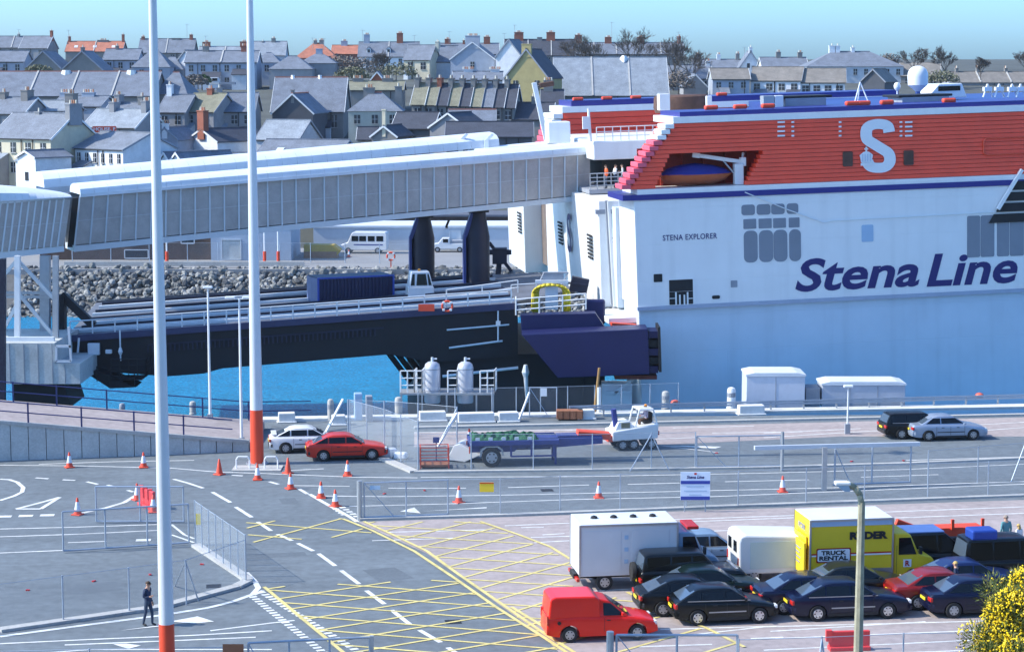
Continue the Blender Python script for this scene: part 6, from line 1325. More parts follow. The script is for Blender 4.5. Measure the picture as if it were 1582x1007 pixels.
# quayside fence and crash barrier
fence('low wire fence at the quay edge below the linkspan tower', [(646, 640), (760, 639), (835, 638), (960, 634), (1048, 631)], 1.65, 1.9, r=0.035)
gate('small wire gate with warning sign at the quay edge', G(818, 646), G(860, 646), 1.9, 1, 0.1, post=False)
mb = MB(); q = G(840, 646); mb.box((q.x, q.y - 0.06, 1.62), (0.38, 0.02, 0.5)); tag(mb.build('warning_sign', M['logo_white']), 'small white warning sign on the quay edge gate', 'sign')
for a, b2 in (((802, 648), (818, 620)),): mb = MB(); mb.bar(G(*a), G(818, 646) + Z(1.6), 0.1); tag(mb.build('prop', M['steel_white']), 'white slanting prop beside the small quay gate', 'prop')
mb = MB(); mb.bar(G(676, 690), G(706, 684) + Z(1.7), 0.12); tag(mb.build('prop', M['steel_white']), 'white slanting prop behind the corner post', 'prop')
mb = MB(); mb.bar(G(503, 668), G(530, 655) + Z(1.5), 0.12); tag(mb.build('prop', M['steel_white']), 'white slanting prop above the white hatchback', 'prop')
cr = thing('crash_barrier', 'long steel crash barrier along the quay behind the parked saloon', 'crash barrier', G(880, 645)); o = Vector(cr.location); e = G(1640, 625) - o
mb = MB()
for z in (0.52, 0.68): mb.bar(Z(z), e + Z(z), 0.06, 0.12)
mb.build('rail', FENCE, cr)
for i in range(16): mb = MB(); p = e * (i / 15) + Vector((0, 0.08, 0)); mb.bar(p, p + Z(0.72), 0.1); mb.build('post', M['galv'], cr)
mb = MB(); a, b2 = G(395, 650), G(1660, 628); mb.bar(a + Z(0.08), b2 + Z(0.08), 1.1, 0.16); struct(mb.build('quay_coping', mat('coping', (0.6, 0.6, 0.58), 0.8, var=0.15)))
mb = MB(); a, b2 = G(640, 662), G(1660, 640); mb.bar(a + Z(0.05), b2 + Z(0.05), 0.4, 0.14); struct(mb.build('kerb', M['concrete']))
# quay sheds, bollards, posts
def shed(label, px0, px1, ytop, ybase, dep, wallm, roofm, split=0):
    a, b2 = G(px0, ybase), G(px1, ybase); h = (ybase - ytop) * a.y / FP; t = thing('quay_shed', label, 'shed', a, math.atan2(b2.y - a.y, b2.x - a.x)); L = (b2 - a).length
    mb = MB(); mb.box2((0, 0, 0), (L, dep, h)); mb.build('wall', wallm, t, bevel=0.02); mb = MB(); mb.prism([(-0.06, h), (L + 0.06, h), (L + 0.06, h + 0.1), (L - 0.5, h + 0.22), (0.5, h + 0.22), (-0.06, h + 0.1)], -0.05, dep + 0.05); mb.build('roof', roofm, t)
    for i in range(1, split): x = L * i / split; mb = MB(); mb.box2((x - 0.02, -0.015, 0.05), (x + 0.02, 0, h - 0.05)); mb.build('wall_joint', M['grey_box'], t)
    return t
shed('pale grey square kiosk on the quay in front of the hull', 1153, 1243, 580, 630, 2.6, mat('kiosk', (0.52, 0.56, 0.64), 0.6, var=0.08), M['roof_white'], 2)
shed('long low grey store with white roof on the quay', 1270, 1398, 594, 629, 2.2, mat('store', (0.40, 0.43, 0.50), 0.6, var=0.1), M['roof_white'], 3)
mb = MB(); a, b2 = G(1246, 630), G(1268, 630); mb.box2((a.x, a.y + 0.4, 0), (b2.x, a.y + 2, 1.2)); tag(mb.build('store_annex', M['grey_box']), 'narrow dark gap store between the kiosk and the long store', 'store')
def bollard(label, px, ytop, ybase, wd, m, cap=True):
    p = G(px, ybase); s = FP / p.y; r = wd / s / 2; h = (ybase - ytop) / s; t = thing('bollard', label, 'bollard', p, 0, 'quay bollards'); mb = MB(); mb.lathe([(r * 1.15, 0), (r * 1.15, 0.1), (r, 0.12), (r, h * 0.86), (r * 0.8, h * 0.96), (r * 0.3, h)], n=14); mb.build('body', m, t, smooth=SM)
    mb = MB(); mb.lathe([(r + 0.01, h * 0.55), (r + 0.01, h * 0.75)], n=14); mb.build('band', M['grey_box'], t)
for a in (('grey bollard on the ramp edge left of the near mast', 189, 622, 642, 9, M['grey_box']), ('pale bollard at the water edge right of the near mast', 298, 619, 640, 10, M['concrete']), ('white bollard with dark bands above the white hatchback', 511, 615, 650, 10, M['concrete']), ('pale bollard left of the steel tank platform', 616, 612, 642, 12, M['concrete']), ('rounded concrete bollard in front of the ferry hull below the fender', 1028, 603, 632, 12, M['concrete']), ('square topped white bollard left of the kiosk', 1129.5, 597, 631, 13, M['steel_white'])): bollard(*a)
mb = MB(); a = G(918, 640); mb.tube(a, a + Vector((0.3, 0, 2.9)), 0.09, 0.08, 8); tag(mb.build('timber_pole', mat('timber', (0.38, 0.22, 0.08), 0.8, var=0.3)), 'leaning timber pole under the blue fender box', 'pole')
mb = MB(); a = G(925, 640); mb.tube(a, a + Z(1.7), 0.14, 0.14, 10); tag(mb.build('white_post', M['steel_white']), 'short white post right of the leaning timber pole', 'post')
for px, py, lb in ((1043, 630, 'red mooring buoy lying beside the rounded bollard'), (1513, 619, 'red float on the quay edge at right')):
    mb = MB(); q = G(px, py); mb.lathe([(0.05, -0.0), (0.25, 0.06), (0.3, 0.18), (0.22, 0.3), (0.05, 0.36)], tuple(q + Z(0.17)), 12); tag(mb.build('buoy', mat('buoy', (0.65, 0.12, 0.08), 0.5, var=0.1), smooth=True), lb, 'buoy')
# steel tanks on their railed platform
tp = thing('tank_platform', 'two steel pressure tanks on a railed platform at the quay edge', 'platform', G(620, 640)); o = Vector(tp.location)
zf = D(690, 606, 123).z
mb = MB(); a, b2 = D(618, 606, 123), D(764, 606, 123); mb.box2((a.x - o.x, 122.6 - o.y, zf - 0.1), (b2.x - o.x, 124.4 - o.y, zf)); mb.build('floor', M['galv'], tp)
for px in (620, 652, 690, 736, 762):
    q = D(px, 606, 122.7); mb = MB(); mb.bar((q.x - o.x, q.y - o.y, 0), (q.x - o.x, q.y - o.y, zf), 0.1); mb.build('leg', M['galv'], tp)
for a0, b0 in ((619, 640), (640, 652), (692, 706), (742, 764)):
    a, b2 = D(a0, 606, 122.6) - o, D(b0, 606, 122.6) - o; rail(tp, [a, b2, b2 + Vector((0.1, 1.2, 0))], 1.35, 3, 0.04, 0.5, M['steel_white'])
for px, lb in ((668, 'left of two upright steel pressure tanks on the platform'), (719, 'right of two upright steel pressure tanks on the platform')):
    q = D(px, 615, 123.4); tk = thing('pressure_tank', lb, 'tank', (q.x, q.y, zf - 0.7), 0, 'pressure tanks'); mb = MB(); mb.lathe([(0.48, 0), (0.5, 0.1), (0.5, 2.2), (0.44, 2.42), (0.28, 2.55), (0.05, 2.6)], n=20); mb.build('shell', mat('tank', (0.52, 0.54, 0.60), 0.4, 0.3, var=0.08), tk, smooth=SM)
    mb = MB(); mb.tube((0, 0, 2.55), (0, 0, 2.85), 0.08); mb.tube((0, 0, 2.75), (0.3, 0, 2.75), 0.05); mb.build('valve', M['pale_steel'], tk)
    for z in (0.75, 2.1): mb = MB(); mb.lathe([(0.515, z), (0.515, z + 0.06)], n=20); mb.build('hoop', M['grey_box'], tk)
# orange stillage and white ramp plate beside the blue trailer
q = G(650, 724); st_ = thing('steel_stillage', 'orange steel stillage cage beside the corner fence post', 'cage', q, R(4)); 
mb = MB(); mb.box2((0, 0, 0.08), (1.5, 1.0, 0.2)); mb.build('floor', mat('rusty', (0.30, 0.12, 0.06), 0.8, var=0.3), st_)
for x in (0, 1.5):
    for y in (0, 1): mb = MB(); mb.bar((x, y, 0), (x, y, 1.15), 0.06); mb.build('post', M['orange_red'], st_)
for z in (0.4, 0.75, 1.12):
    for a, b2 in (((0, 0), (1.5, 0)), ((0, 1), (1.5, 1)), ((0, 0), (0, 1)), ((1.5, 0), (1.5, 1))): mb = MB(); mb.bar((*a, z), (*b2, z), 0.04); mb.build('bar', M['orange_red'], st_)
q = G(690, 713); mb = MB(); mb.prism([(0, 0.1), (0.4, 0.9), (0.7, 1.0), (1.9, 0.45), (1.0, 0.02)], 0, 1.6); o = mb.build('ramp_plate', P_white, bevel=0.03); o.location = q; o.rotation_euler[2] = R(-12); tag(o, 'white folded ramp plate behind the blue trailer', 'ramp')
q = G(674, 716); mb = MB(); mb.box((0, 0, 1.3), (0.34, 0.05, 0.3)); mb.bar((0, 0.05, 0), (0, 0.05, 1.3), 0.05); o = mb.build('small_sign', tb_blue); o.location = q; tag(o, 'small blue sign on a stick beside the orange stillage', 'sign')
# loose things under the corner fence
q = G(600, 706); mb = MB(); mb.box((0, 0, 0.25), (0.9, 0.5, 0.5), 0.4); mb.box((0.7, -0.4, 0.18), (0.7, 0.5, 0.36), -0.3); mb.box((-0.6, 0.3, 0.3), (0.5, 0.4, 0.6), 0.2); o = mb.build('white_bags', M['steel_white'], bevel=0.1, seg=3); o.location = q; o['kind'] = 'stuff'; tag(o, 'heap of white bags behind the mesh fence by the red hatchback', 'bags')
# bottom edge fences
gate('wire gate at the bottom edge below the yellow box marking', G(385, 1082), G(572, 1072), 2.0, 3, 0.15, post=False)
mb = MB(); q = G(575, 1072); mb.bar(q, q + Z(2.05), 0.13); tag(mb.build('gate_post', M['galv']), 'gate post at the bottom edge right of the lower gate', 'post')
gate('wire gate at the bottom edge in front of the red van', G(952, 1066), G(1138, 1066), 1.95, 2, 0.15, post=True, r=0.045, brace=True)
fence('wire fence at the bottom edge in front of the waiting lanes', [(1140, 1070), (1268, 1066), (1394, 1060), (1520, 1058)], 1.9, 2.9, r=0.03, braces=(((1268, 1066), (1258, 1075)), ((1268, 1066), (1282, 1070))))
fence('wire fence along the bottom left edge below the left lanes', [(-20, 1090), (140, 1086), (270, 1084), (385, 1082)], 1.9, 3.0, r=0.03)
mb = MB(); q = G(362, 1083); mb.box((q.x, q.y - 0.05, 1.85), (0.7, 0.03, 0.3)); tag(mb.build('fence_plate', mat('tan2', (0.30, 0.12, 0.06), 0.7, var=0.1)), 'brown plate on the bottom edge gate', 'sign')
# hoop guard round the mast foot
gt = thing('hoop_guard', 'low steel hoop guard round the foot of the orange based mast', 'guard', G(398, 724))
for x in (-0.75, 0.75): mb = MB(); mb.path([(x - 0.35, -0.2, 0), (x - 0.35, -0.2, 0.55), (x - 0.25, -0.2, 0.7), (x + 0.25, -0.2, 0.7), (x + 0.35, -0.2, 0.55), (x + 0.35, -0.2, 0)], 0.045); mb.build('hoop', M['steel_white'], gt)
mb = MB(); mb.box((0, 0, 0.03), (2.6, 1.4, 0.06)); mb.build('plinth', M['concrete'], gt)
# quayside clutter
def cabinet(label, px, ytop, ybase, wpx, m, nm='cabinet'):
    p = G(px, ybase); s = FP / p.y; t = thing(nm, label, 'cabinet', p, AX); w_, h_ = wpx / s, (ybase - ytop) / s
    mb = MB(); mb.box2((-w_ / 2, 0, 0), (w_ / 2, 0.6, h_)); mb.build('case', m, t, bevel=0.03); mb = MB(); mb.box2((-w_ / 2 + .05, -0.02, .1), (w_ / 2 - .05, 0, h_ - .1)); mb.build('door', m, t)
cabinet('tall pale blue cabinet on the quay above the red hatchback, left of two', 554, 607, 650, 12, M['hatch_blue']); cabinet('tall grey cabinet on the quay above the red hatchback, right of two', 571, 611, 652, 10, M['grey_box'])
for px, py, w_, lb in ((443, 652, 1.0, 'white concrete block left of the white hatchback roof'), (523, 656, 0.8, 'white concrete block right of the white hatchback roof'), (668, 650, 1.6, 'white concrete block under the left steel tank'), (735, 652, 2.2, 'white concrete block under the right steel tank'), (785, 651, 1.2, 'white concrete block left of the quay gate prop'), (905, 647, 1.0, 'white block left of the leaning timber pole'), (1160, 640, 1.6, 'white kerb block left of the kiosk foot')):
    q = G(px, py); mb = MB(); mb.box((0, 0, 0.3), (w_, 0.6, 0.6)); mb.box((0, 0, 0.05), (w_ + 0.2, 0.8, 0.1)); o = mb.build('concrete_block', mat('white_block', (0.68, 0.68, 0.66), 0.8, var=0.15), bevel=0.05); o.location = q; o.rotation_euler[2] = AX; tag(o, lb, 'block')
for px, py, lb in ((880, 648, 'brown crate behind the crash barrier near the timber pole'), ):
    q = G(px, py); mb = MB(); mb.box((0, 0, 0.35), (1.6, 0.8, 0.5)); 
    for k in range(4): mb.box((-0.6 + k * 0.4, -0.42, 0.35), (0.3, 0.04, 0.5))
    o = mb.build('crate', MATS['rusty']); o.location = q; tag(o, lb, 'crate')
# scraps of litter on the tarmac
for i, (px, py) in enumerate(((43, 912), (145, 898), (232, 888), (312, 872), (594, 763), (656, 758), (1107, 700), (1316, 713), (1396, 712))):
    q = G(px, py); mb = MB(); mb.box((0, 0, 0.03), (0.16, 0.1, 0.05), i); o = mb.build('litter_scrap', M['lamp_red'] if i not in (16, 17) else M['steel_white']); o.location = q; tag(o, ('red scrap on the left compound tarmac, farthest left', 'red scrap on the left compound tarmac, second from left', 'red scrap on the left compound tarmac beside the near mast', 'red scrap beside the dense pale mesh fence', 'red scrap behind the gate near its thick post', 'red scrap behind the gate left of the yellow sign', 'red scrap in front of the inner wire gate', 'left of two red scraps behind the sliding gate', 'right of two red scraps behind the sliding gate')[i], 'litter', 'litter on the tarmac')
# ------------------------------------------------------------------ far quay buildings
defm('brick_dark', (0.085, 0.055, 0.045), 0.9, var=0.25, scale=1.2)
defm('shed_blue', (0.36, 0.42, 0.50), 0.6, var=0.06)
defm('shed_white', (0.50, 0.55, 0.60), 0.6, var=0.06)
defm('win_dark', (0.03, 0.035, 0.045), 0.15, var=0.0)
def far_box(name, label, px0, px1, ytop, d, dep, m, cat='building', roofm=None, z0_=0.0, parapet=True):
    a, b2 = D(px0, ytop, d), D(px1, ytop, d); t = thing(name, label, cat, (a.x, d, z0_)); L = b2.x - a.x; h = a.z - z0_
    mb = MB(); mb.box2((0, 0, 0), (L, dep, h)); mb.build('wall', m, t)
    mb = MB(); mb.box2((-0.15, -0.15, h), (L + 0.15, dep + 0.1, h + 0.25)); mb.build('roof', roofm or M['roof_white'], t)
    t['L'] = L; t['H'] = h
    return t
def far_win(t, px0, px1, y0, y1, d, m=None, frame=True, nm='window'):
    a, b2 = D(px0, y1, d), D(px1, y0, d); o = Vector(t.location); mb = MB(); mb.box2((a.x - o.x, -0.06, a.z - o.z), (b2.x - o.x, 0.02, b2.z - o.z)); w = mb.build(nm, m or M['win_dark'], t)
    if frame:
        mb = MB(); x0, x1, z0_, z1_ = a.x - o.x, b2.x - o.x, a.z - o.z, b2.z - o.z
        for q0, q1 in (((x0, z0_), (x1, z0_)), ((x0, z1_), (x1, z1_)), ((x0, z0_), (x0, z1_)), ((x1, z0_), (x1, z1_))): mb.bar((q0[0], -0.08, q0[1]), (q1[0], -0.08, q1[1]), 0.1, 0.1)
        mb.build('frame', M['pale_steel'], w)
b = far_box('brick_building', 'dark brick quay building below the walkway at left', 60, 325, 338, 224, 9, M['brick_dark'])
for a in ((194, 229, 366, 377), (193, 229, 386, 399), (280, 300, 360, 376)): far_win(b, *a, 224)
b = far_box('grey_shed', 'pale blue grey shed beside the brick quay building', 325, 449, 338, 223, 10, M['shed_blue']); far_win(b, 452, 462, 345, 352, 223, frame=False)
far_win(b, 343, 372, 370, 401, 223, M['wallpanel'], True, 'door')
b = far_box('white_shed', 'long white shed behind the minibus', 484, 690, 352, 236, 8, M['shed_white'])
for x in (547, 567, 587): far_win(b, x, x + 10, 358, 363, 236, frame=False)
b = far_box('white_shed', 'white shed with a door behind the pickup truck', 690, 800, 352, 236, 8, M['shed_white']); far_win(b, 695, 712, 356, 392, 236, M['steel_white'], True, 'door')
b = far_box('dark_warehouse', 'dark slate roofed warehouse under the walkway behind the white sheds', 490, 830, 335, 245, 10, M['brick_dark'], roofm=mat('dslate', (0.10, 0.11, 0.14), 0.8, var=0.2)); far_win(b, 540, 552, 336, 345, 245)
q = G(498, 399); t = thing('waste_skip', 'mustard yellow covered skip in front of the white shed', 'skip', q); mb = MB(); mb.prism([(-2.1, 0.2), (1.6, 0.2), (2.1, 0.9), (1.3, 1.5), (-2.1, 1.55)], 0, 2.2); mb.build('body', mat('mustard', (0.42, 0.28, 0.02), 0.6, var=0.15), t, bevel=0.05); mb = MB(); mb.prism([(-2.1, 0), (1.7, 0), (1.6, 0.75), (-2.1, 0.75)], -0.05, 2.25); mb.build('lower_body', mat('skipbrown', (0.25, 0.12, 0.06), 0.7, var=0.2), t)
for px, lb in ((258, 'red and white striped post in front of the brick building'), (409, 'left of two orange based white posts by the grey shed'), (430, 'right of two orange based white posts by the grey shed')):
    q = G(px, 408); t = thing('striped_post', lb, 'post', q); mb = MB(); mb.tube((0, 0, 0), (0, 0, 1.4), 0.18); mb.build('base', M['orange_red'], t); mb = MB(); mb.tube((0, 0, 1.4), (0, 0, 6), 0.09); mb.build('post', M['steel_white'], t)
q = G(604, 413); t = life_ring(q + Vector((0, 0, 1.2)), 0.42, 'orange life ring on a post at the far quay edge'); mb = MB(); mb.bar((0, 0, -1.2), (0, 0, -0.3), 0.12); mb.build('post', M['orange_red'], t)
mb = MB(); a, b2 = G(100, 411), G(470, 411); mb.bar(a + Vector((0, 0, 0.25)), b2 + Vector((0, 0, 0.25)), 0.4, 0.5); tag(mb.build('low_wall', M['concrete']), 'low pale concrete wall above the boulder slope', 'wall')
fence('wire fence along the far quay in front of the brick building', [(112, 407), (290, 405), (480, 406), (640, 408)], 2.2, 3.6, r=0.05)
# ------------------------------------------------------------------ the town on the hill
WALLS = {'cream': (0.62, 0.55, 0.40), 'white': (0.72, 0.73, 0.74), 'grey': (0.27, 0.27, 0.28), 'stone': (0.22, 0.21, 0.20), 'yellow': (0.40, 0.33, 0.15), 'blue': (0.33, 0.37, 0.44), 'pale': (0.50, 0.52, 0.55), 'brick': (0.30, 0.10, 0.06), 'dark': (0.09, 0.095, 0.11), 'render': (0.42, 0.42, 0.36)}
ROOFS = {'slate': (0.155, 0.175, 0.215), 'dark': (0.05, 0.055, 0.075), 'light': (0.24, 0.27, 0.31), 'tile': (0.42, 0.15, 0.09), 'moss': (0.21, 0.20, 0.14), 'brown': (0.20, 0.18, 0.16)}
for k_, c in WALLS.items(): MATS.setdefault('w_' + k_, mat('w_' + k_, c, 0.9, var=0.16, scale=0.7, fine=0.06))
for k_, c in ROOFS.items(): stripes(mat('r_' + k_, c, 0.75, var=0.28, scale=0.6, fine=0.3), 'Z', 0.22, 0.5, 0.03, True)
POT = mat('chimney_pot', (0.50, 0.24, 0.14), 0.8, var=0.15); POTW = mat('chimney_pot_pale', (0.62, 0.58, 0.48), 0.8, var=0.1)
RIDGE = mat('ridge_tile', (0.42, 0.16, 0.11), 0.8, var=0.15)
def house(label, x0, x1, ye, yr, d, kind='x', dep=8.0, yaw=0.0, wall='white', roof='slate', ch=(), win=(2, 3), name='terraced_house', ridge=False, gwin=(), over=0.25, down=None, ww=0.9, wh=1.3, ztop=0.0, cat='house', velux=0, dormers=0):
    """x0..x1 px of the front wall at distance d, ye/yr eave and ridge lines; kind x: ridge along the front, y: gable to the front, h: hipped"""
    a = R(yaw); A0, A1 = D(x0, ye, d), D(x1, ye, d); W = (A1.x - A0.x) / max(0.3, math.cos(a)); ze = A0.z
    back = dep / 2 if kind != 'y' else 0.0
    zrg = D((x0 + x1) / 2, yr, d + back * math.cos(a)).z
    zg = min(terr(d), terr(d + dep)) - 0.5
    if down is not None: zg = max(zg, D(x0, down, d).z)
    org = Vector((A0.x, d, zg)) if yaw <= 0 else Vector((A0.x, d + W * math.sin(0), zg))
    t = thing(name, label, cat, org, a if yaw <= 0 else a)
    if yaw != 0:      # keep the front's left corner (yaw<0: right side swings back) where the sight line is
        t.rotation_euler = (0, 0, -a if False else a)
    he, hr = ze - zg, zrg - zg; wm = MATS['w_' + wall]; rm = MATS['r_' + roof]
    mb = MB()
    if kind == 'x':
        prof = [(0, 0), (dep, 0), (dep, he), (dep / 2, hr - 0.12), (0, he)]; n = 5
        mb.add([(0, y, z) for y, z in prof] + [(W, y, z) for y, z in prof], [tuple(range(n - 1, -1, -1)), tuple(range(n, 2 * n))] + [(k, (k + 1) % n, n + (k + 1) % n, n + k) for k in range(n)])
    elif kind == 'y': mb.prism([(0, 0), (W, 0), (W, he), (W / 2, hr - 0.12), (0, he)], 0, dep)
    else: mb.box2((0, 0, 0), (W, dep, he))
    mb.build('wall', wm, t)
    mb = MB(); o = over; th = 0.14
    if kind == 'x':
        sl = (hr - he) / (dep / 2)
        for s in (0, 1):
            y0, ym = (-o, dep / 2) if s == 0 else (dep + o, dep / 2); z0_ = he - sl * o
            q = [(-o, y0, z0_ + .02), (W + o, y0, z0_ + .02), (W + o, ym, hr + .02), (-o, ym, hr + .02)]; mb.add(q + [(x, y, z + th) for x, y, z in q], [(0, 1, 2, 3), (7, 6, 5, 4), (0, 4, 5, 1), (1, 5, 6, 2), (2, 6, 7, 3), (3, 7, 4, 0)])
        rl = ((-o, dep / 2, hr + th + .04), (W + o, dep / 2, hr + th + .04))
    elif kind == 'y':
        sl = (hr - he) / (W / 2)
        for s in (0, 1):
            xa, xm = (-o, W / 2) if s == 0 else (W + o, W / 2); z0_ = he - sl * o
            q = [(xa, -o, z0_ + .02), (xa, dep + o, z0_ + .02), (xm, dep + o, hr + .02), (xm, -o, hr + .02)]; mb.add(q + [(x, y, z + th) for x, y, z in q], [(0, 1, 2, 3), (7, 6, 5, 4), (0, 4, 5, 1), (1, 5, 6, 2), (2, 6, 7, 3), (3, 7, 4, 0)])
        rl = ((W / 2, -o, hr + th + .04), (W / 2, dep + o, hr + th + .04))
    else:
        i = min(dep / 2, W / 2 * 0.8); q = [(-o, -o, he), (W + o, -o, he), (W + o, dep + o, he), (-o, dep + o, he), (i, dep / 2, hr), (W - i, dep / 2, hr)]
        mb.add(q, [(0, 1, 5, 4), (2, 3, 4, 5), (1, 2, 5), (3, 0, 4), (3, 2, 1, 0)]); rl = ((i, dep / 2, hr + .03), (W - i, dep / 2, hr + .03))
    rf = mb.build('roof', rm, t)
    mb = MB(); mb.bar(rl[0], rl[1], 0.24, 0.2); mb.build('ridge_tiles', RIDGE if ridge else rm, rf)
    if kind == 'x' and he > 2:
        mb = MB(); mb.bar((0, -0.2, he - 0.1), (W, -0.2, he - 0.1), 0.12, 0.14); mb.build('gutter', M['black'], t)
    for c in ch:
        f, hgt = c[0], c[1]; cm = c[2] if len(c) > 2 else wall; cw = c[3] if len(c) > 3 else 0.95; cd = c[4] if len(c) > 4 else 0.6; pots = c[5] if len(c) > 5 else 2
        cx_, cy_ = (W * f, dep / 2) if kind != 'y' else (W / 2, dep * f)
        mb = MB(); mb.box2((cx_ - cd / 2, cy_ - cw / 2, hr - 1.4), (cx_ + cd / 2, cy_ + cw / 2, hr + hgt)); mb.box2((cx_ - cd / 2 - .07, cy_ - cw / 2 - .07, hr + hgt - 0.02), (cx_ + cd / 2 + .07, cy_ + cw / 2 + .07, hr + hgt + 0.14)); o2 = mb.build('chimney', MATS['w_' + cm], t)
        for k in range(pots):
            mb = MB(); mb.lathe([(0.15, 0), (0.12, 0.5)], (cx_ + (0 if cd < cw else (k - (pots - 1) / 2) * 0.38), cy_ + ((k - (pots - 1) / 2) * 0.38 if cd < cw else 0), hr + hgt + 0.12), 6); mb.build('chimney_pot', POT if k % 3 else POTW, o2)
    # lean-to extensions, downpipes, verge boards: the small things that break up a back street
    hrng = random.Random(int(x0 * 7 + x1 * 3 + d)); trng = hrng.random()
    if kind == 'x' and win[0] > 0 and d < 480 and W > 5:
        for q in range(1 if W < 9 else 2):
            xe = W * (0.08 + 0.5 * q + 0.2 * hrng.random()); we = W * hrng.uniform(0.16, 0.26); he2 = he - hrng.uniform(2.2, 3.4); de = 2.6
            if he2 < 1.2: continue
            mb = MB(); mb.add([(xe, -de, 0), (xe + we, -de, 0), (xe + we, -0.01, 0), (xe, -0.01, 0), (xe, -de, he2), (xe + we, -de, he2), (xe + we, -0.01, he2 + 1.1), (xe, -0.01, he2 + 1.1)], [(3, 2, 1, 0), (0, 1, 5, 4), (1, 2, 6, 5), (2, 3, 7, 6), (3, 0, 4, 7), (4, 5, 6, 7)]); ex = mb.build('extension', MATS['w_' + hrng.choice([wall, 'white', 'pale', 'grey'])], t)
            mb = MB(); mb.plate([(xe - .15, -de - .2, he2 + .0), (xe + we + .15, -de - .2, he2 + .0), (xe + we + .15, 0, he2 + 1.2), (xe - .15, 0, he2 + 1.2)], -0.1); mb.build('extension_roof', MATS['r_' + hrng.choice(['slate', 'dark', 'light'])], ex)
    if kind == 'x':
        for q in range(1 + (W > 8)):
            xd = W * hrng.uniform(0.1, 0.95); mb = MB(); mb.tube((xd, -0.12, 0.2), (xd, -0.12, he - 0.15), 0.07, 0.07, 5); mb.build('downpipe', M['black'], t)
        if W > 10:
            for q in range(1, int(W / 6)):
                xp = W * q / int(W / 6); sl_ = (hr - he) / (dep / 2); mb = MB(); mb.bar((xp, -o * 0.9, he - sl_ * o * 0.9 + 0.24), (xp, dep / 2, hr + 0.24), 0.28, 0.16); mb.build('party_wall_coping', M['concrete'], rf)
    if kind in 'xy':
        sl_ = (hr - he) / ((dep if kind == 'x' else W) / 2)
        for s_ in (0, 1):
            mb = MB()
            if kind == 'x': X_ = -o - 0.02 if s_ == 0 else W + o + 0.02; mb.bar((X_, -o, he - sl_ * o + 0.06), (X_, dep / 2, hr + 0.06), 0.06, 0.24); mb.bar((X_, dep + o, he - sl_ * o + 0.06), (X_, dep / 2, hr + 0.06), 0.06, 0.24)
            elif s_ == 0: mb.bar((-o, -o - 0.02, he - sl_ * o + 0.06), (W / 2, -o - 0.02, hr + 0.06), 0.06, 0.24); mb.bar((W + o, -o - 0.02, he - sl_ * o + 0.06), (W / 2, -o - 0.02, hr + 0.06), 0.06, 0.24)
            if mb.v: mb.build('verge_board', M['steel_white'] if trng < 0.45 else M['grey_box'], rf)
    # windows, each with frame and sill
    nr, nc = win
    for r_ in range(nr):
        for c_ in range(nc):
            xc = W * (c_ + 0.5) / nc; zc = he - 0.55 - wh / 2 - r_ * 2.6 - ztop
            if zc < 0.8: continue
            mb = MB(); mb.box((xc, -0.02, zc), (ww, 0.1, wh)); w_ = mb.build('window', M['win_dark'], t)
            mb = MB(); mb.bar((xc, -0.08, zc - wh / 2), (xc, -0.08, zc + wh / 2), 0.07, 0.04); mb.bar((xc - ww / 2, -0.08, zc), (xc + ww / 2, -0.08, zc), 0.07, 0.04); mb.build('frame', M['steel_white'], w_)
            mb = MB(); mb.box((xc, -0.1, zc - wh / 2 - 0.06), (ww + 0.2, 0.16, 0.1)); mb.build('sill', M['concrete'], w_)
    for (gx, gz) in gwin:
        mb = MB(); mb.box((W * gx, -0.02, gz), (0.7, 0.1, 1.1)); mb.build('window', M['win_dark'], t)
    for k in range(dormers):
        f = (k + 0.5) / dormers; sl = (hr - he) / (dep / 2); xc = W * f; y0 = dep * 0.12; z0_ = he + sl * y0; mb = MB(); mb.prism([(xc - .6, z0_ - .1), (xc + .6, z0_ - .1), (xc + .6, z0_ + 1.1), (xc, z0_ + 1.7), (xc - .6, z0_ + 1.1)], y0, dep / 2); dm = mb.build('dormer', M['steel_white'], rf)
        mb = MB(); mb.box((xc, y0 - .02, z0_ + .65), (.7, .08, .8)); mb.build('dormer_window', M['win_dark'], rf)
        mb = MB()
        for sg_ in (-1, 1): mb.plate([(xc + sg_ * .75, y0 - .15, z0_ + 1.0), (xc, y0 - .15, z0_ + 1.78), (xc, dep / 2, z0_ + 1.78), (xc + sg_ * .75, dep / 2, z0_ + 1.0)], 0.08)
        mb.build('dormer_roof', rm, rf)
    for k in range(velux):
        f = (k + 0.5) / velux; y_ = dep * 0.22; z_ = he + (hr - he) * 0.44 + 0.19; sl = (hr - he) / (dep / 2); mb = MB(); q = [(W * f - .5, y_ - .45, z_ - .45 * sl), (W * f + .5, y_ - .45, z_ - .45 * sl), (W * f + .5, y_ + .45, z_ + .45 * sl), (W * f - .5, y_ + .45, z_ + .45 * sl)]; mb.add(q + [(x, y, z + 0.06) for x, y, z in q], [(0, 1, 2, 3), (7, 6, 5, 4), (0, 4, 5, 1), (1, 5, 6, 2), (2, 6, 7, 3), (3, 7, 4, 0)]); mb.build('skylight', M['roof_white'], rf)
    return t, W, hr
B_, S_, N_ = 'brick', 'stone', 'grey'
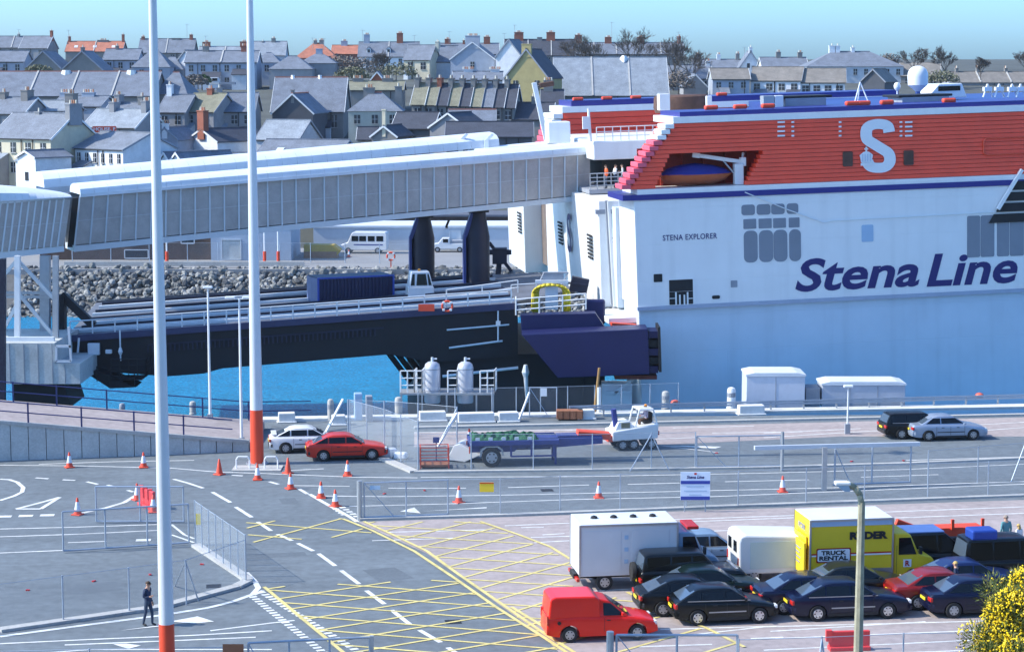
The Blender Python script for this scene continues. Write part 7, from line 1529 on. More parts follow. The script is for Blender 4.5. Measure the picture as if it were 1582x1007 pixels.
# --- nearest row, left to right
house('cream house with blank shaded gable at the far left', -14, 92, 213, 176, 266, 'x', 9, -30, 'cream', 'slate', ((1.0, 1.3, 'grey', 2.4, 0.8, 4), (0.42, 0.2, 'grey', 0.8, 0.8, 1)), (3, 4))
house('small lean outhouse with grey roof below the cream house', 27, 62, 243, 234, 258, 'y', 5.5, -42, 'white', 'slate', (), (0, 0), gwin=((0.5, 3.6),))
house('white house with two rows of many small windows', 116, 204, 229, 205, 264, 'x', 9, -40, 'white', 'slate', (), (3, 6), ww=0.6, wh=1.2)
house('slate roofed pub with red lettered sign under its eave', 128, 214, 197, 170, 282, 'x', 8, -22, 'grey', 'light', ((0.32, 1.0, 'grey', 1.6, 0.8, 3), (0.95, 1.2, 'grey', 1.8, 0.8, 4)), (1, 3))
q = D(143, 205, 274); t = thing('pub_sign', 'long red sign with white letters on the pub eave', 'sign', q, R(10)); mb = MB(); mb.box2((0, 0, 0), (3.2, 0.1, 0.85)); mb.build('board', M['orange_red'], t); o = text_mesh('HOUSE, F', 0.62, M['logo_white'], 'lettering', t, 0.012); o.location = (1.6, -0.02, 0.42); o.scale.x *= 2.9 / o.dimensions.x
house('house with white flared gable and tall brick chimney', 289, 342, 218, 200, 290, 'y', 10, -38, 'white', 'dark', ((0.02, 2.6, 'brick', 1.0, 1.3, 3),), (0, 0))
house('blue grey gabled house left of the white flared gable', 236, 276, 216, 199, 284, 'y', 8, -12, 'blue', 'slate', ((0.02, 0.6, 'white', 0.8, 0.8, 3),), (0, 0))
house('low white twin gable beside the near mast', 248, 264, 248, 237, 262, 'y', 7, -40, 'white', 'slate', (), (0, 0), gwin=((0.5, 4),))
house('low white gable with long slate roof right of the near mast', 265, 284, 249, 237, 261, 'y', 9, -40, 'white', 'slate', (), (0, 0))
house('long low slate roof above the rear walkway', 286, 386, 256, 238, 268, 'x', 10, 0, 'pale', 'slate', (), (0, 0))
house('shed with two pale skylights in its slate roof near the second mast', 392, 520, 246, 217, 268, 'x', 11, -14, 'grey', 'slate', (), (0, 0), velux=2, name='store_shed')
house('small white cottage showing two windows behind the near mast', 205, 236, 250, 228, 272, 'x', 6, -20, 'white', 'slate', (), (1, 2))
house('shed with pale sheet roof right of the second mast', 396, 462, 216, 187, 288, 'x', 9, -16, 'pale', 'light', (), (0, 0), name='store_shed')
house('dark gabled chapel wing with blank front wall', 421, 484, 175, 146, 322, 'y', 12, -6, 'dark', 'slate', ((0.02, 0.6, 'stone', 0.5, 0.5, 0),), (0, 0), name='chapel', ridge=True, cat='chapel')
house('large chapel hall with two white roof vents and red ridge', 420, 530, 173, 121, 334, 'x', 15, 0, 'stone', 'slate', (), (1, 4), name='chapel', ridge=True, cat='chapel', ww=0.9, wh=2.0)
for px in (452, 494):
    q = D(px, 126, 341); mb = MB(); mb.lathe([(0.7, -0.2), (0.66, 0.1), (0.35, 0.7), (0.3, 0.95)], tuple(q + Vector((0, 0.6, 0.1))), 8); tag(mb.build('roof_vent', M['steel_white']), ('left' if px < 470 else 'right') + ' white roof vent on the large chapel hall', 'vent', 'chapel roof vents')
house('cream rendered house with hipped roof and two stone chimneys', 538, 620, 172, 143, 300, 'h', 8, 0, 'render', 'slate', ((0.36, 0.6, 'stone', 0.8, 1.7, 3), (0.92, 0.8, 'stone', 1.2, 1.0, 3)), (1, 3), ridge=True)
house('small stone outhouse gable below the cream rendered house', 574, 613, 211, 196, 282, 'y', 8, -14, 'stone', 'dark', ((0.02, 2.3, 'cream', 0.5, 0.5, 0),), (0, 0))
house('outhouse with dark roof left of the stone gable', 553, 582, 216, 198, 286, 'x', 5, 0, 'render', 'dark', (), (1, 1))
house('dark holed roof shed behind the rear walkway roof', 606, 668, 199, 175, 292, 'x', 8, -10, 'dark', 'dark', (), (0, 0), velux=0, name='store_shed')
house('grey gable shed with pale trim near the roof fins', 664, 722, 197, 176, 288, 'y', 8, -22, 'grey', 'dark', (), (0, 0), name='store_shed')
house('shed with lilac slate roof and red ridge above the roof fins', 694, 764, 196, 171, 300, 'x', 8, 0, 'dark', 'slate', (), (0, 0), name='store_shed', ridge=True)
house('long dark low building behind the walkway near the ferry', 690, 822, 212, 190, 278, 'x', 9, 0, 'dark', 'dark', (), (0, 0), name='store_shed')
# --- middle row
for k in range(9):
    x = 636 + k * 17.5; house('terraced house, number %d from the left in the dark terrace behind the cream house' % (k + 1) if False else ['leftmost mossy', 'second from left mossy', 'third from left slate', 'fourth from left slate', 'middle slate', 'fourth from right mossy', 'third from right slate', 'second from right slate', 'rightmost slate'][k] + ' house of the receding dark terrace', x, x + 18, 162 + k * 0.6, 130 + k * 0.3, 318, 'x', 9, -8, 'stone', ('moss', 'moss', 'dark', 'moss', 'dark', 'moss', 'slate', 'dark', 'dark')[k], ((0.1, 0.9, 'stone' if k != 2 else 'brick', 2.2, 0.7, 4),), (1, 1))
house('house with dark mossy roof between the two masts', 282, 332, 173, 146, 312, 'x', 9, -18, 'grey', 'moss', ((0.5, 0.8, 'brown' if False else 'brick', 0.9, 0.9, 2),), (1, 2))
house('slate house left of the mossy roof beside the near mast', 244, 286, 174, 148, 310, 'x', 9, -10, 'grey', 'slate', ((0.1, 1.6, 'white', 1.0, 0.8, 2),), (1, 2))
house('slate terrace house right of the mossy roof, left of the second mast', 332, 392, 173, 145, 314, 'x', 9, 0, 'grey', 'slate', ((0.02, 0.8, 'grey', 1.0, 0.8, 2),), (1, 3))
house('grey end house with wide stone chimney behind the pub', 156, 214, 182, 160, 300, 'x', 8, -14, 'grey', 'slate', ((0.2, 1.2, 'grey', 1.8, 0.8, 4), (0.85, 1.0, 'stone', 1.6, 0.8, 2)), (0, 0))
house('slate roofed house with broad dark chimney at the far left', -20, 40, 176, 152, 296, 'x', 8, -16, 'grey', 'slate', ((0.75, 1.1, 'stone', 2.0, 1.1, 3), (0.1, 0.8, 'stone', 1.2, 0.9, 2)), (1, 2))
house('blue slate terrace with rows of orange pots behind the cream house', 40, 100, 172, 157, 300, 'x', 8, -10, 'grey', 'light', ((0.95, 1.1, 'stone', 2.0, 1.3, 5),), (0, 0))
house('blue slate terrace with twin pot rows left of the white chimney', 82, 156, 165, 150, 312, 'x', 8, -8, 'blue', 'slate', ((0.1, 0.6, 'blue', 0.9, 1.9, 5), (0.58, 0.6, 'blue', 0.9, 2.0, 5)), (0, 0))
house('long market hall roof with red ridge and two white vents', -20, 236, 149, 112, 350, 'x', 16, 0, 'stone', 'slate', (), (0, 0), name='market_hall', ridge=True, cat='hall')
for px in (101, 202):
    q = D(px, 114, 357); mb = MB(); mb.lathe([(1.15, -0.35), (1.05, -0.1), (0.75, 0.5), (0.7, 0.6)], tuple(q + Vector((0, 0.8, 0))), 8); tag(mb.build('roof_vent', mat('vent_pale', (0.6, 0.64, 0.62), 0.6, var=0.1)), ('left' if px < 150 else 'right') + ' pale roof vent on the long market hall', 'vent', 'market hall vents')
house('slate hall end roof with red hips right of the near mast', 238, 288, 146, 112, 356, 'h', 14, 0, 'stone', 'slate', (), (0, 0), name='market_hall', ridge=True, cat='hall')
house('yellow stone house with tall gable chimney left of the church roof', 780, 846, 120, 77, 372, 'y', 12, -14, 'yellow', 'dark', ((0.03, 0.9, 'yellow', 0.9, 1.8, 0),), (1, 2), wh=1.9)
house('large church hall with long pale slate roof', 858, 1032, 148, 90, 385, 'x', 17, 0, 'stone', 'light', (), (0, 0), name='church_hall', cat='hall', velux=0)
q = D(964, 92, 393); mb = MB(); mb.lathe([(0.9, -0.6), (0.8, 0.2), (0.4, 0.7)], tuple(q), 4); tag(mb.build('roof_vent', M['steel_white']), 'small white vent on the large church hall ridge', 'vent')
house('stone house with chimney pots below the yellow stone house', 838, 870, 168, 140, 340, 'x', 8, 0, 'stone', 'dark', ((0.3, 1.6, 'stone', 1.0, 1.6, 4),), (0, 0))
house('dark roofed house left of the yellow stone house', 790, 850, 185, 160, 318, 'x', 9, -8, 'stone', 'dark', ((0.5, 1.0, 'stone', 0.9, 0.9, 2),), (0, 0))
# --- upper rows, left
house('double gabled stone school, left gable', 38, 96, 108, 80, 430, 'y', 12, 0, 'stone', 'slate', (), (0, 0), name='school', cat='school')
house('double gabled stone school, right gable', 96, 158, 108, 80, 430, 'y', 12, 0, 'stone', 'slate', ((0.1, 0.8, 'stone', 0.8, 0.8, 1),), (0, 0), name='school', cat='school')
house('slate roofed house at the far left edge above the market hall', -20, 36, 96, 80, 440, 'x', 9, 0, 'blue', 'slate', (), (1, 3))
house('blue grey house row with a reddish window right of the school', 160, 212, 93, 77, 450, 'x', 9, 0, 'blue', 'slate', ((0.3, 0.7, 'stone'),), (1, 3))
house('hip roofed house just left of the near mast', 204, 262, 104, 78, 440, 'h', 10, 0, 'blue', 'slate', (), (1, 2))
house('grey house behind the near mast with pyramid roof', 240, 282, 108, 88, 446, 'h', 10, 0, 'grey', 'slate', (), (1, 2))
house('long slate terrace with many windows left of the second mast', 286, 396, 97, 80, 425, 'x', 9, 0, 'blue', 'slate', ((0.25, 1.0, 'stone', 0.9, 1.3, 3), (0.8, 1.1, 'brick', 0.9, 1.5, 3)), (2, 6))
house('small white gable end between slate terraces', 276, 298, 92, 79, 450, 'y', 8, -20, 'white', 'slate', (), (0, 0))
house('slate house just right of the second mast', 392, 432, 97, 82, 440, 'h', 9, 0, 'blue', 'slate', (), (1, 3))
house('pyramid roofed grey house right of the second mast', 416, 482, 107, 87, 425, 'h', 10, 0, 'grey', 'slate', (), (0, 0))
house('wide hip roofed house above the chapel hall', 462, 518, 98, 83, 432, 'h', 10, 0, 'grey', 'slate', ((0.5, 0.9, 'blue', 0.8, 1.4, 0),), (0, 0))
house('grey terrace with white pots right of the chapel hall', 538, 622, 140, 127, 372, 'x', 9, 0, 'stone', 'moss', ((0.15, 0.6, 'stone', 0.9, 2.0, 5), (0.7, 0.6, 'stone', 0.9, 2.0, 4)), (0, 0))
house('small red gabled house behind the chapel hall', 571, 594, 126, 112, 380, 'y', 7, 0, 'brick', 'slate', (), (0, 0))
house('cream two storey house right of the dormer house', 624, 664, 93, 71, 470, 'x', 9, -14, 'cream', 'slate', ((1.1, 0.8, 'render', 0.9, 0.8, 1),), (1, 2), ww=1.2, wh=1.6)
house('slate house with white band right of the cream house', 664, 706, 96, 72, 474, 'x', 9, 0, 'pale', 'slate', ((0.3, 0.8, 'render', 0.9, 0.9, 1),), (0, 0))
house('pale blue gabled house with huge many potted chimney', 696, 764, 92, 66, 455, 'y', 10, -6, 'blue', 'slate', ((0.04, 1.4, 'blue', 1.0, 3.2, 6),), (1, 1))
house('white gabled house left of the yellow stone house', 766, 806, 88, 62, 450, 'y', 10, -14, 'white', 'slate', (), (0, 0))
house('dark row of low backyards under the pale blue gabled house', 700, 776, 124, 112, 400, 'x', 8, 0, 'pale', 'slate', ((0.3, 0.5, 'pale', .9, 1.8, 6), (0.85, 0.5, 'pale', .9, 1.8, 6)), (0, 0))
# --- skyline, left to right
house('skyline house with dark slate roof at the far left', -15, 50, 74, 57, 600, 'x', 9, 0, 'stone', 'slate', ((0.6, 0.6, 'stone'),), (1, 3))
house('skyline house with a tall brick end chimney', 30, 74, 75, 57, 590, 'x', 9, -8, 'grey', 'slate', ((0.98, 1.6, 'brick', 0.9, 0.7, 1),), (1, 2))
house('orange tiled skyline roof with brick end chimneys', 101, 188, 80, 65, 590, 'x', 9, 0, 'stone', 'tile', ((0.02, 1.4, 'brick', 0.9, 0.7, 1), (0.62, 0.4, 'stone', 0.9, 3.2, 5), (0.98, 2.0, 'brick', 0.9, 0.7, 1)), (0, 0), velux=3)
house('skyline slate house behind the near mast', 214, 298, 82, 61, 580, 'x', 9, 0, 'stone', 'slate', ((0.04, 0.6, 'brick', 0.9, 0.9, 2), (0.65, 0.2, 'stone', 0.9, 2.5, 0), (0.93, 1.2, 'brick', 0.9, 0.9, 1)), (1, 4))
house('low skyline house with two brown chimneys left of the second mast', 306, 386, 88, 73, 570, 'x', 9, 0, 'stone', 'light', ((0.12, 1.3, 'brick', 0.9, 2.2, 3), (0.85, 1.4, 'brick', 0.9, 2.2, 3)), (0, 0))
house('skyline slate house right of the second mast', 388, 440, 86, 65, 590, 'x', 9, 0, 'pale', 'light', ((0.62, 0.9, 'stone', 0.9, 1.2, 2), (0.3, 0.0, 'stone')), (0, 0))
house('orange tiled hipped skyline house', 456, 520, 90, 67, 560, 'h', 10, 0, 'brick', 'tile', ((0.45, 0.6, 'stone', 0.9, 0.9, 2), (0.6, 0.7, 'stone', 0.9, 1.2, 3)), (0, 0))
house('brick skyline house with broad chimney right of the orange hip', 512, 552, 84, 71, 566, 'x', 9, 0, 'brick', 'tile', ((0.45, 1.2, 'blue', 0.9, 1.8, 3),), (1, 2))
house('skyline house with white dormers and two tall chimneys', 554, 646, 88, 66, 545, 'x', 9, 0, 'white', 'slate', ((0.12, 2.0, 'blue', 0.9, 1.6, 3), (0.68, 2.4, 'brick', 0.9, 1.7, 3)), (1, 5), dormers=3)
house('skyline house with brick chimneys behind the pale blue gable', 680, 770, 84, 68, 560, 'x', 9, 0, 'stone', 'slate', ((0.12, 1.2, 'brick', 0.9, 1.6, 3), (0.4, 0.8, 'brick'), (0.8, 1.8, 'brick', 0.9, 1.8, 3)), (0, 0))
house('skyline house with two square brick chimneys above the yellow house', 780, 888, 86, 62, 560, 'x', 9, 0, 'stone', 'dark', ((0.2, 2.0, 'brick', 1.0, 2.6, 4), (0.5, 0.6, 'stone', 1.0, 1.4, 0), (0.66, 2.0, 'brick', 1.0, 2.4, 4)), (1, 4))
house('skyline terrace half hidden by the bare trees', 884, 1056, 84, 67, 575, 'x', 9, 0, 'stone', 'slate', ((0.06, 2.2, 'brick', 0.9, 2.0, 3), (0.33, 1.6, 'brick', 0.9, 2.0, 3), (0.62, 1.6, 'brick', 0.9, 2.0, 3), (0.97, 1.8, 'brick', 0.9, 1.0, 2)), (1, 6))
# --- right part above the ferry
house('stone gabled house between the church hall and the blue fronted house', 1056, 1092, 134, 116, 405, 'y', 9, 0, 'grey', 'slate', (), (0, 0))
house('slate house with white bay left of the blue fronted house', 1030, 1100, 122, 102, 420, 'x', 9, 0, 'grey', 'slate', ((0.95, 0.9, 'white', 0.9, 0.9, 2),), (1, 3))
house('pale blue fronted house with six windows', 1101, 1158, 123, 107, 395, 'x', 9, 0, 'blue', 'brown', (), (2, 3), ww=0.9, wh=1.1)
house('white walled house right of the pale blue front', 1160, 1234, 125, 105, 398, 'x', 9, -14, 'white', 'brown', (), (2, 4), ww=1.2)
house('brown roofed white house in the middle above the ferry', 1236, 1304, 128, 107, 396, 'x', 9, -8, 'white', 'brown', (), (1, 4), ww=1.3)
house('dark gable end house in front of the hip roofed villa', 1330, 1364, 126, 108, 392, 'y', 10, -24, 'dark', 'brown', (), (0, 0))
house('large hip roofed villa with white chimneys above the ferry', 1247, 1396, 103, 80, 450, 'h', 13, 0, 'pale', 'slate', ((0.30, 1.2, 'white', 1.0, 1.3, 1), (0.36, 1.2, 'white', 1.0, 1.0, 1), (0.52, 0.8, 'white', 0.9, 0.8, 1)), (2, 9), name='villa', ww=0.8)
house('slate terrace with pale chimneys left of the villa', 1178, 1248, 104, 90, 470, 'x', 9, 0, 'pale', 'slate', ((0.4, 1.3, 'stone', 0.9, 1.1, 2), (0.88, 1.2, 'stone', 0.9, 1.1, 2)), (1, 4))
house('small white gabled house with chimney on the skyline', 1143, 1176, 104, 80, 480, 'y', 8, 0, 'white', 'slate', ((0.04, 0.9, 'white', 0.8, 0.8, 1),), (0, 0), gwin=((0.4, 3.2), (0.62, 2.6)))
house('slate roofed house with three pale chimneys on the right skyline', 1072, 1146, 106, 93, 485, 'x', 9, 0, 'pale', 'slate', ((0.1, 1.2, 'stone', 0.9, 0.9, 2), (0.55, 1.2, 'white', 0.9, 0.9, 2), (0.95, 1.4, 'stone', 0.9, 0.9, 2)), (0, 0))
house('stone house with dark gable beside the radar dome', 1392, 1450, 118, 98, 450, 'x', 9, -10, 'stone', 'brown', ((0.1, 0.8, 'stone'), (0.9, 0.8, 'stone')), (1, 3))
house('long low brown roofed terrace at the right edge', 1468, 1610, 128, 112, 440, 'x', 10, 0, 'grey', 'brown', ((0.12, 0.8, 'stone'), (0.35, 0.8, 'stone'), (0.66, 0.8, 'stone')), (1, 9), ww=1.2)
q = D(333, 134, 405); t = thing('parked_lorry', 'small white lorry cab on the hill between the masts', 'lorry', (q.x, q.y, q.z), 0); mb = MB(); mb.box2((-1, -0.9, 0.4), (0.9, 0.9, 1.0)); mb.prism([(-1, 1.0), (0.9, 1.0), (0.6, 1.8), (-0.9, 1.8)], -0.9, 0.9); mb.build('cab', P_white, t, bevel=0.05); mb = MB(); mb.box((0, -0.92, 1.4), (1.0, 0.04, 0.5)); mb.build('side_window', M['glass'], t); mb = MB(); mb.box2((0.9, -0.9, 0.4), (4, 0.9, 0.9)); mb.build('flat_bed', M['grey_box'], t)
# ------------------------------------------------------------------ bare trees on the skyline
BARK = mat('bark', (0.10, 0.085, 0.075), 0.95, var=0.3, scale=2)
def bare_tree(label, px, ytop, ybase, d, seed, spread=1.0, twig=6):
    rr = random.Random(seed); p = D(px, ybase, d); h = (ybase - ytop) * d / FP; p.z -= 0.3; t = thing('bare_tree', label, 'tree', p)
    tr = MB(); cr = MB()
    def grow(p, d_, l, r, lev):
        q = p + d_ * l; (tr if lev < 2 else cr).tube(p, q, r, r * 0.7, 5 if lev < 2 else 3, cap=False)
        if lev >= twig: return
        for k in range(3 if lev else 5):
            nd = (d_ + Vector((rr.uniform(-1, 1) * spread, rr.uniform(-1, 1) * spread, rr.uniform(-0.25, 0.55)))).normalized(); grow(p.lerp(q, rr.uniform(0.55, 1.0)), nd, l * rr.uniform(0.6, 0.85), max(r * 0.55, 0.028), lev + 1)
    grow(Vector((0, 0, 0)), Vector((0, 0, 1)), h * 0.36, h * 0.018, 0)
    tr.build('trunk', BARK, t); cr.build('crown', BARK, t)
for a in (('bare spreading tree, leftmost of the skyline trees above the church roof', 912, 46, 130, 450, 1), ('broad bare tree in the middle above the church roof', 975, 42, 132, 445, 2), ('bare tree at the left of the church roof ridge', 888, 56, 125, 455, 8), ('low bare tree behind the right end of the church roof', 1040, 58, 140, 420, 3), ('small bare tree right of the church roof', 1068, 66, 142, 415, 4), ('bare tree left of the radar dome', 1412, 72, 122, 430, 5), ('tall bare tree right of the radar dome', 1460, 68, 124, 430, 6), ('low bare tree on the far right skyline', 1515, 88, 122, 435, 7), ('bare tree cut off by the right edge', 1586, 74, 122, 430, 9), ('small bare shrub tree among the houses above the chapel', 588, 84, 128, 400, 10)): bare_tree(*a, spread=0.75)
# ------------------------------------------------------------------ gorse bush at the lower right
def gorse(label, c, rx, ry, rz_, seed):
    rr = random.Random(seed); t = thing('gorse_bush', label, 'bush', c); st = MB(); lf = MB(); fl = MB()
    for k in range(16):
        a = rr.uniform(0, 6.28); e = Vector((math.cos(a) * rx * 0.7, math.sin(a) * ry * 0.7, rz_ * rr.uniform(0.7, 1.5))); st.tube((0, 0, 0), e, 0.05, 0.015, 5)
    st.build('stem', BARK, t)
    clumps = []
    for k in range(95):
        a = rr.uniform(0, 6.28); u = rr.uniform(-0.35, 1); s = math.sqrt(max(0, 1 - u * u)); f = rr.uniform(0.62, 1.16)
        clumps.append((Vector((rx * s * math.cos(a) * f, ry * s * math.sin(a) * f, rz_ * (1 + u * f))), rr.uniform(0.16, 0.34), rr.random()))
    for c_, r_, fl_ in clumps:
        for k in range(190):
            d = Vector((rr.gauss(0, 1), rr.gauss(0, 1), rr.gauss(0.25, 1))).normalized(); p = c_ + d * r_ * rr.uniform(0.25, 1); L = rr.uniform(0.06, 0.15); s = d.cross(Vector((rr.random(), rr.random(), rr.random()))).normalized() * 0.013; q = p + (d + Vector((rr.uniform(-.5, .5), rr.uniform(-.5, .5), rr.uniform(-.2, .6)))).normalized() * L
            lf.add([p - s, p + s, q], [(0, 1, 2)], 0 if rr.random() < 0.6 else 1)
        nfl = (int(190 * fl_) if fl_ > 0.42 else int(12 * fl_)) if c_.z > rz_ * 0.55 else int(30 * fl_)
        for k in range(nfl):
            d = Vector((rr.gauss(0, 1), rr.gauss(0, 1), rr.gauss(0.6, 1))).normalized(); p = c_ + d * r_ * rr.uniform(0.85, 1.12); s = 0.021
            a, b2 = d.orthogonal().normalized() * s, d.cross(d.orthogonal()).normalized() * s; fl.add([p - a, p + b2, p + a, p - b2, p + d * s * 1.2], [(0, 1, 4), (1, 2, 4), (2, 3, 4), (3, 0, 4)], 0)
    o = lf.build('foliage', [mat('gorse_green', (0.085, 0.12, 0.025), 0.8, var=0.3), mat('gorse_olive', (0.17, 0.17, 0.05), 0.8, var=0.3)], t); o = fl.build('flowers', mat('gorse_flower', (0.92, 0.66, 0.015), 0.6, var=0.15), t)
    for c_ in t.children: c_['kind'] = 'stuff'
c = D(1585, 1060, 33.0); gorse('gorse bush full of yellow flowers at the lower right corner', (c.x + 0.05, c.y, c.z - 0.45), 0.86, 0.9, 1.12, 11)
c = D(1640, 1040, 34.5); gorse('second flowering gorse bush cut off by the right edge', (c.x, c.y, c.z - 0.3), 0.9, 0.9, 1.1, 12)
# television aerials on the skyline chimneys
for i, (px, yt, yb, d) in enumerate(((29, 46, 57, 595), (106, 47, 57, 588), (289, 38, 56, 578), (318, 56, 66, 568), (483, 59, 70, 560), (560, 47, 58, 543), (694, 49, 62, 560), (779, 52, 66, 555), (795, 39, 48, 560), (945, 35, 60, 540), (1048, 50, 60, 570), (1150, 73, 84, 478), (501, 60, 72, 560), (640, 55, 70, 550))):
    p = D(px, yb, d); h = (yb - yt) * d / FP; t = thing('tv_aerial', 'thin television aerial on the skyline, the %s from the left' % ('first', 'second', 'third', 'fourth', 'fifth', 'seventh', 'ninth', 'tenth', 'eleventh', 'twelfth', 'thirteenth', 'fourteenth', 'sixth', 'eighth')[i], 'aerial', p, 0, 'skyline aerials')
    mb = MB(); mb.tube((0, 0, -1), (0, 0, h), 0.05, 0.05, 4); mb.build('pole', M['grey_box'], t); mb = MB(); mb.bar((-0.6, 0, h - 0.1), (0.7, 0, h - 0.1), 0.05)
    for k in range(5): mb.bar((-0.5 + k * 0.28, -0.25, h - 0.1), (-0.5 + k * 0.28, 0.25, h - 0.1), 0.04)
    mb.build('array', M['grey_box'], t)
# garden shrubs between the houses
def shrub(label, px, py, d, rx, rz_, seed, col):
    rr = random.Random(seed); p = D(px, py, d); t = thing('garden_shrub', label, 'shrub', p); mb = MB()
    for k in range(700):
        a = rr.uniform(0, 6.28); u = rr.uniform(-0.2, 1); s = math.sqrt(max(0, 1 - u * u)); f = rr.uniform(0.6, 1.1); c_ = Vector((rx * s * math.cos(a) * f, rx * 0.7 * s * math.sin(a) * f, rz_ * (0.25 + u * f))); e = Vector((rr.gauss(0, 1), rr.gauss(0, 1), rr.gauss(0, 1))).normalized() * 0.22; g_ = e.orthogonal().normalized() * 0.2; mb.add([c_ - e, c_ + g_, c_ + e, c_ - g_], [(0, 1, 2, 3)])
    mb.build('foliage', mat('shrub_' + col, {'green': (0.06, 0.10, 0.03), 'olive': (0.15, 0.15, 0.09), 'brown': (0.17, 0.145, 0.125)}[col], 0.9, var=0.4), t); mb = MB(); mb.tube((0, 0, -1.5), (0, 0, rz_ * 0.4), 0.15, 0.05); mb.build('stem', BARK, t)
for a in (('green garden shrub beside the white lorry on the hill', 312, 128, 402, 1.8, 1.2, 1, 'green'), ('brown thicket right of the orange hipped roof', 528, 112, 440, 4.5, 3.0, 2, 'brown'), ('brown thicket left of the dormer house wall', 560, 114, 438, 4.0, 2.6, 3, 'brown'), ('olive thicket below the cream two storey house', 612, 118, 430, 4.5, 2.2, 4, 'olive'), ('dark shrub behind the market hall hip', 300, 132, 395, 2.6, 1.6, 5, 'brown'), ('olive thicket right of the large chapel hall', 545, 122, 400, 3.5, 1.8, 6, 'olive'), ('brown thicket at the right end of the church roof', 1048, 138, 400, 3.2, 3.0, 7, 'brown'), ('brown shrub behind the villa on the right skyline', 1372, 104, 470, 3.0, 2.4, 8, 'brown'), ('olive hedge clump left of the long brown terrace', 1455, 128, 425, 3.5, 2.0, 9, 'olive'), ('olive shrub in front of the far left school', 60, 116, 415, 3.0, 1.6, 10, 'olive')): shrub(*a)
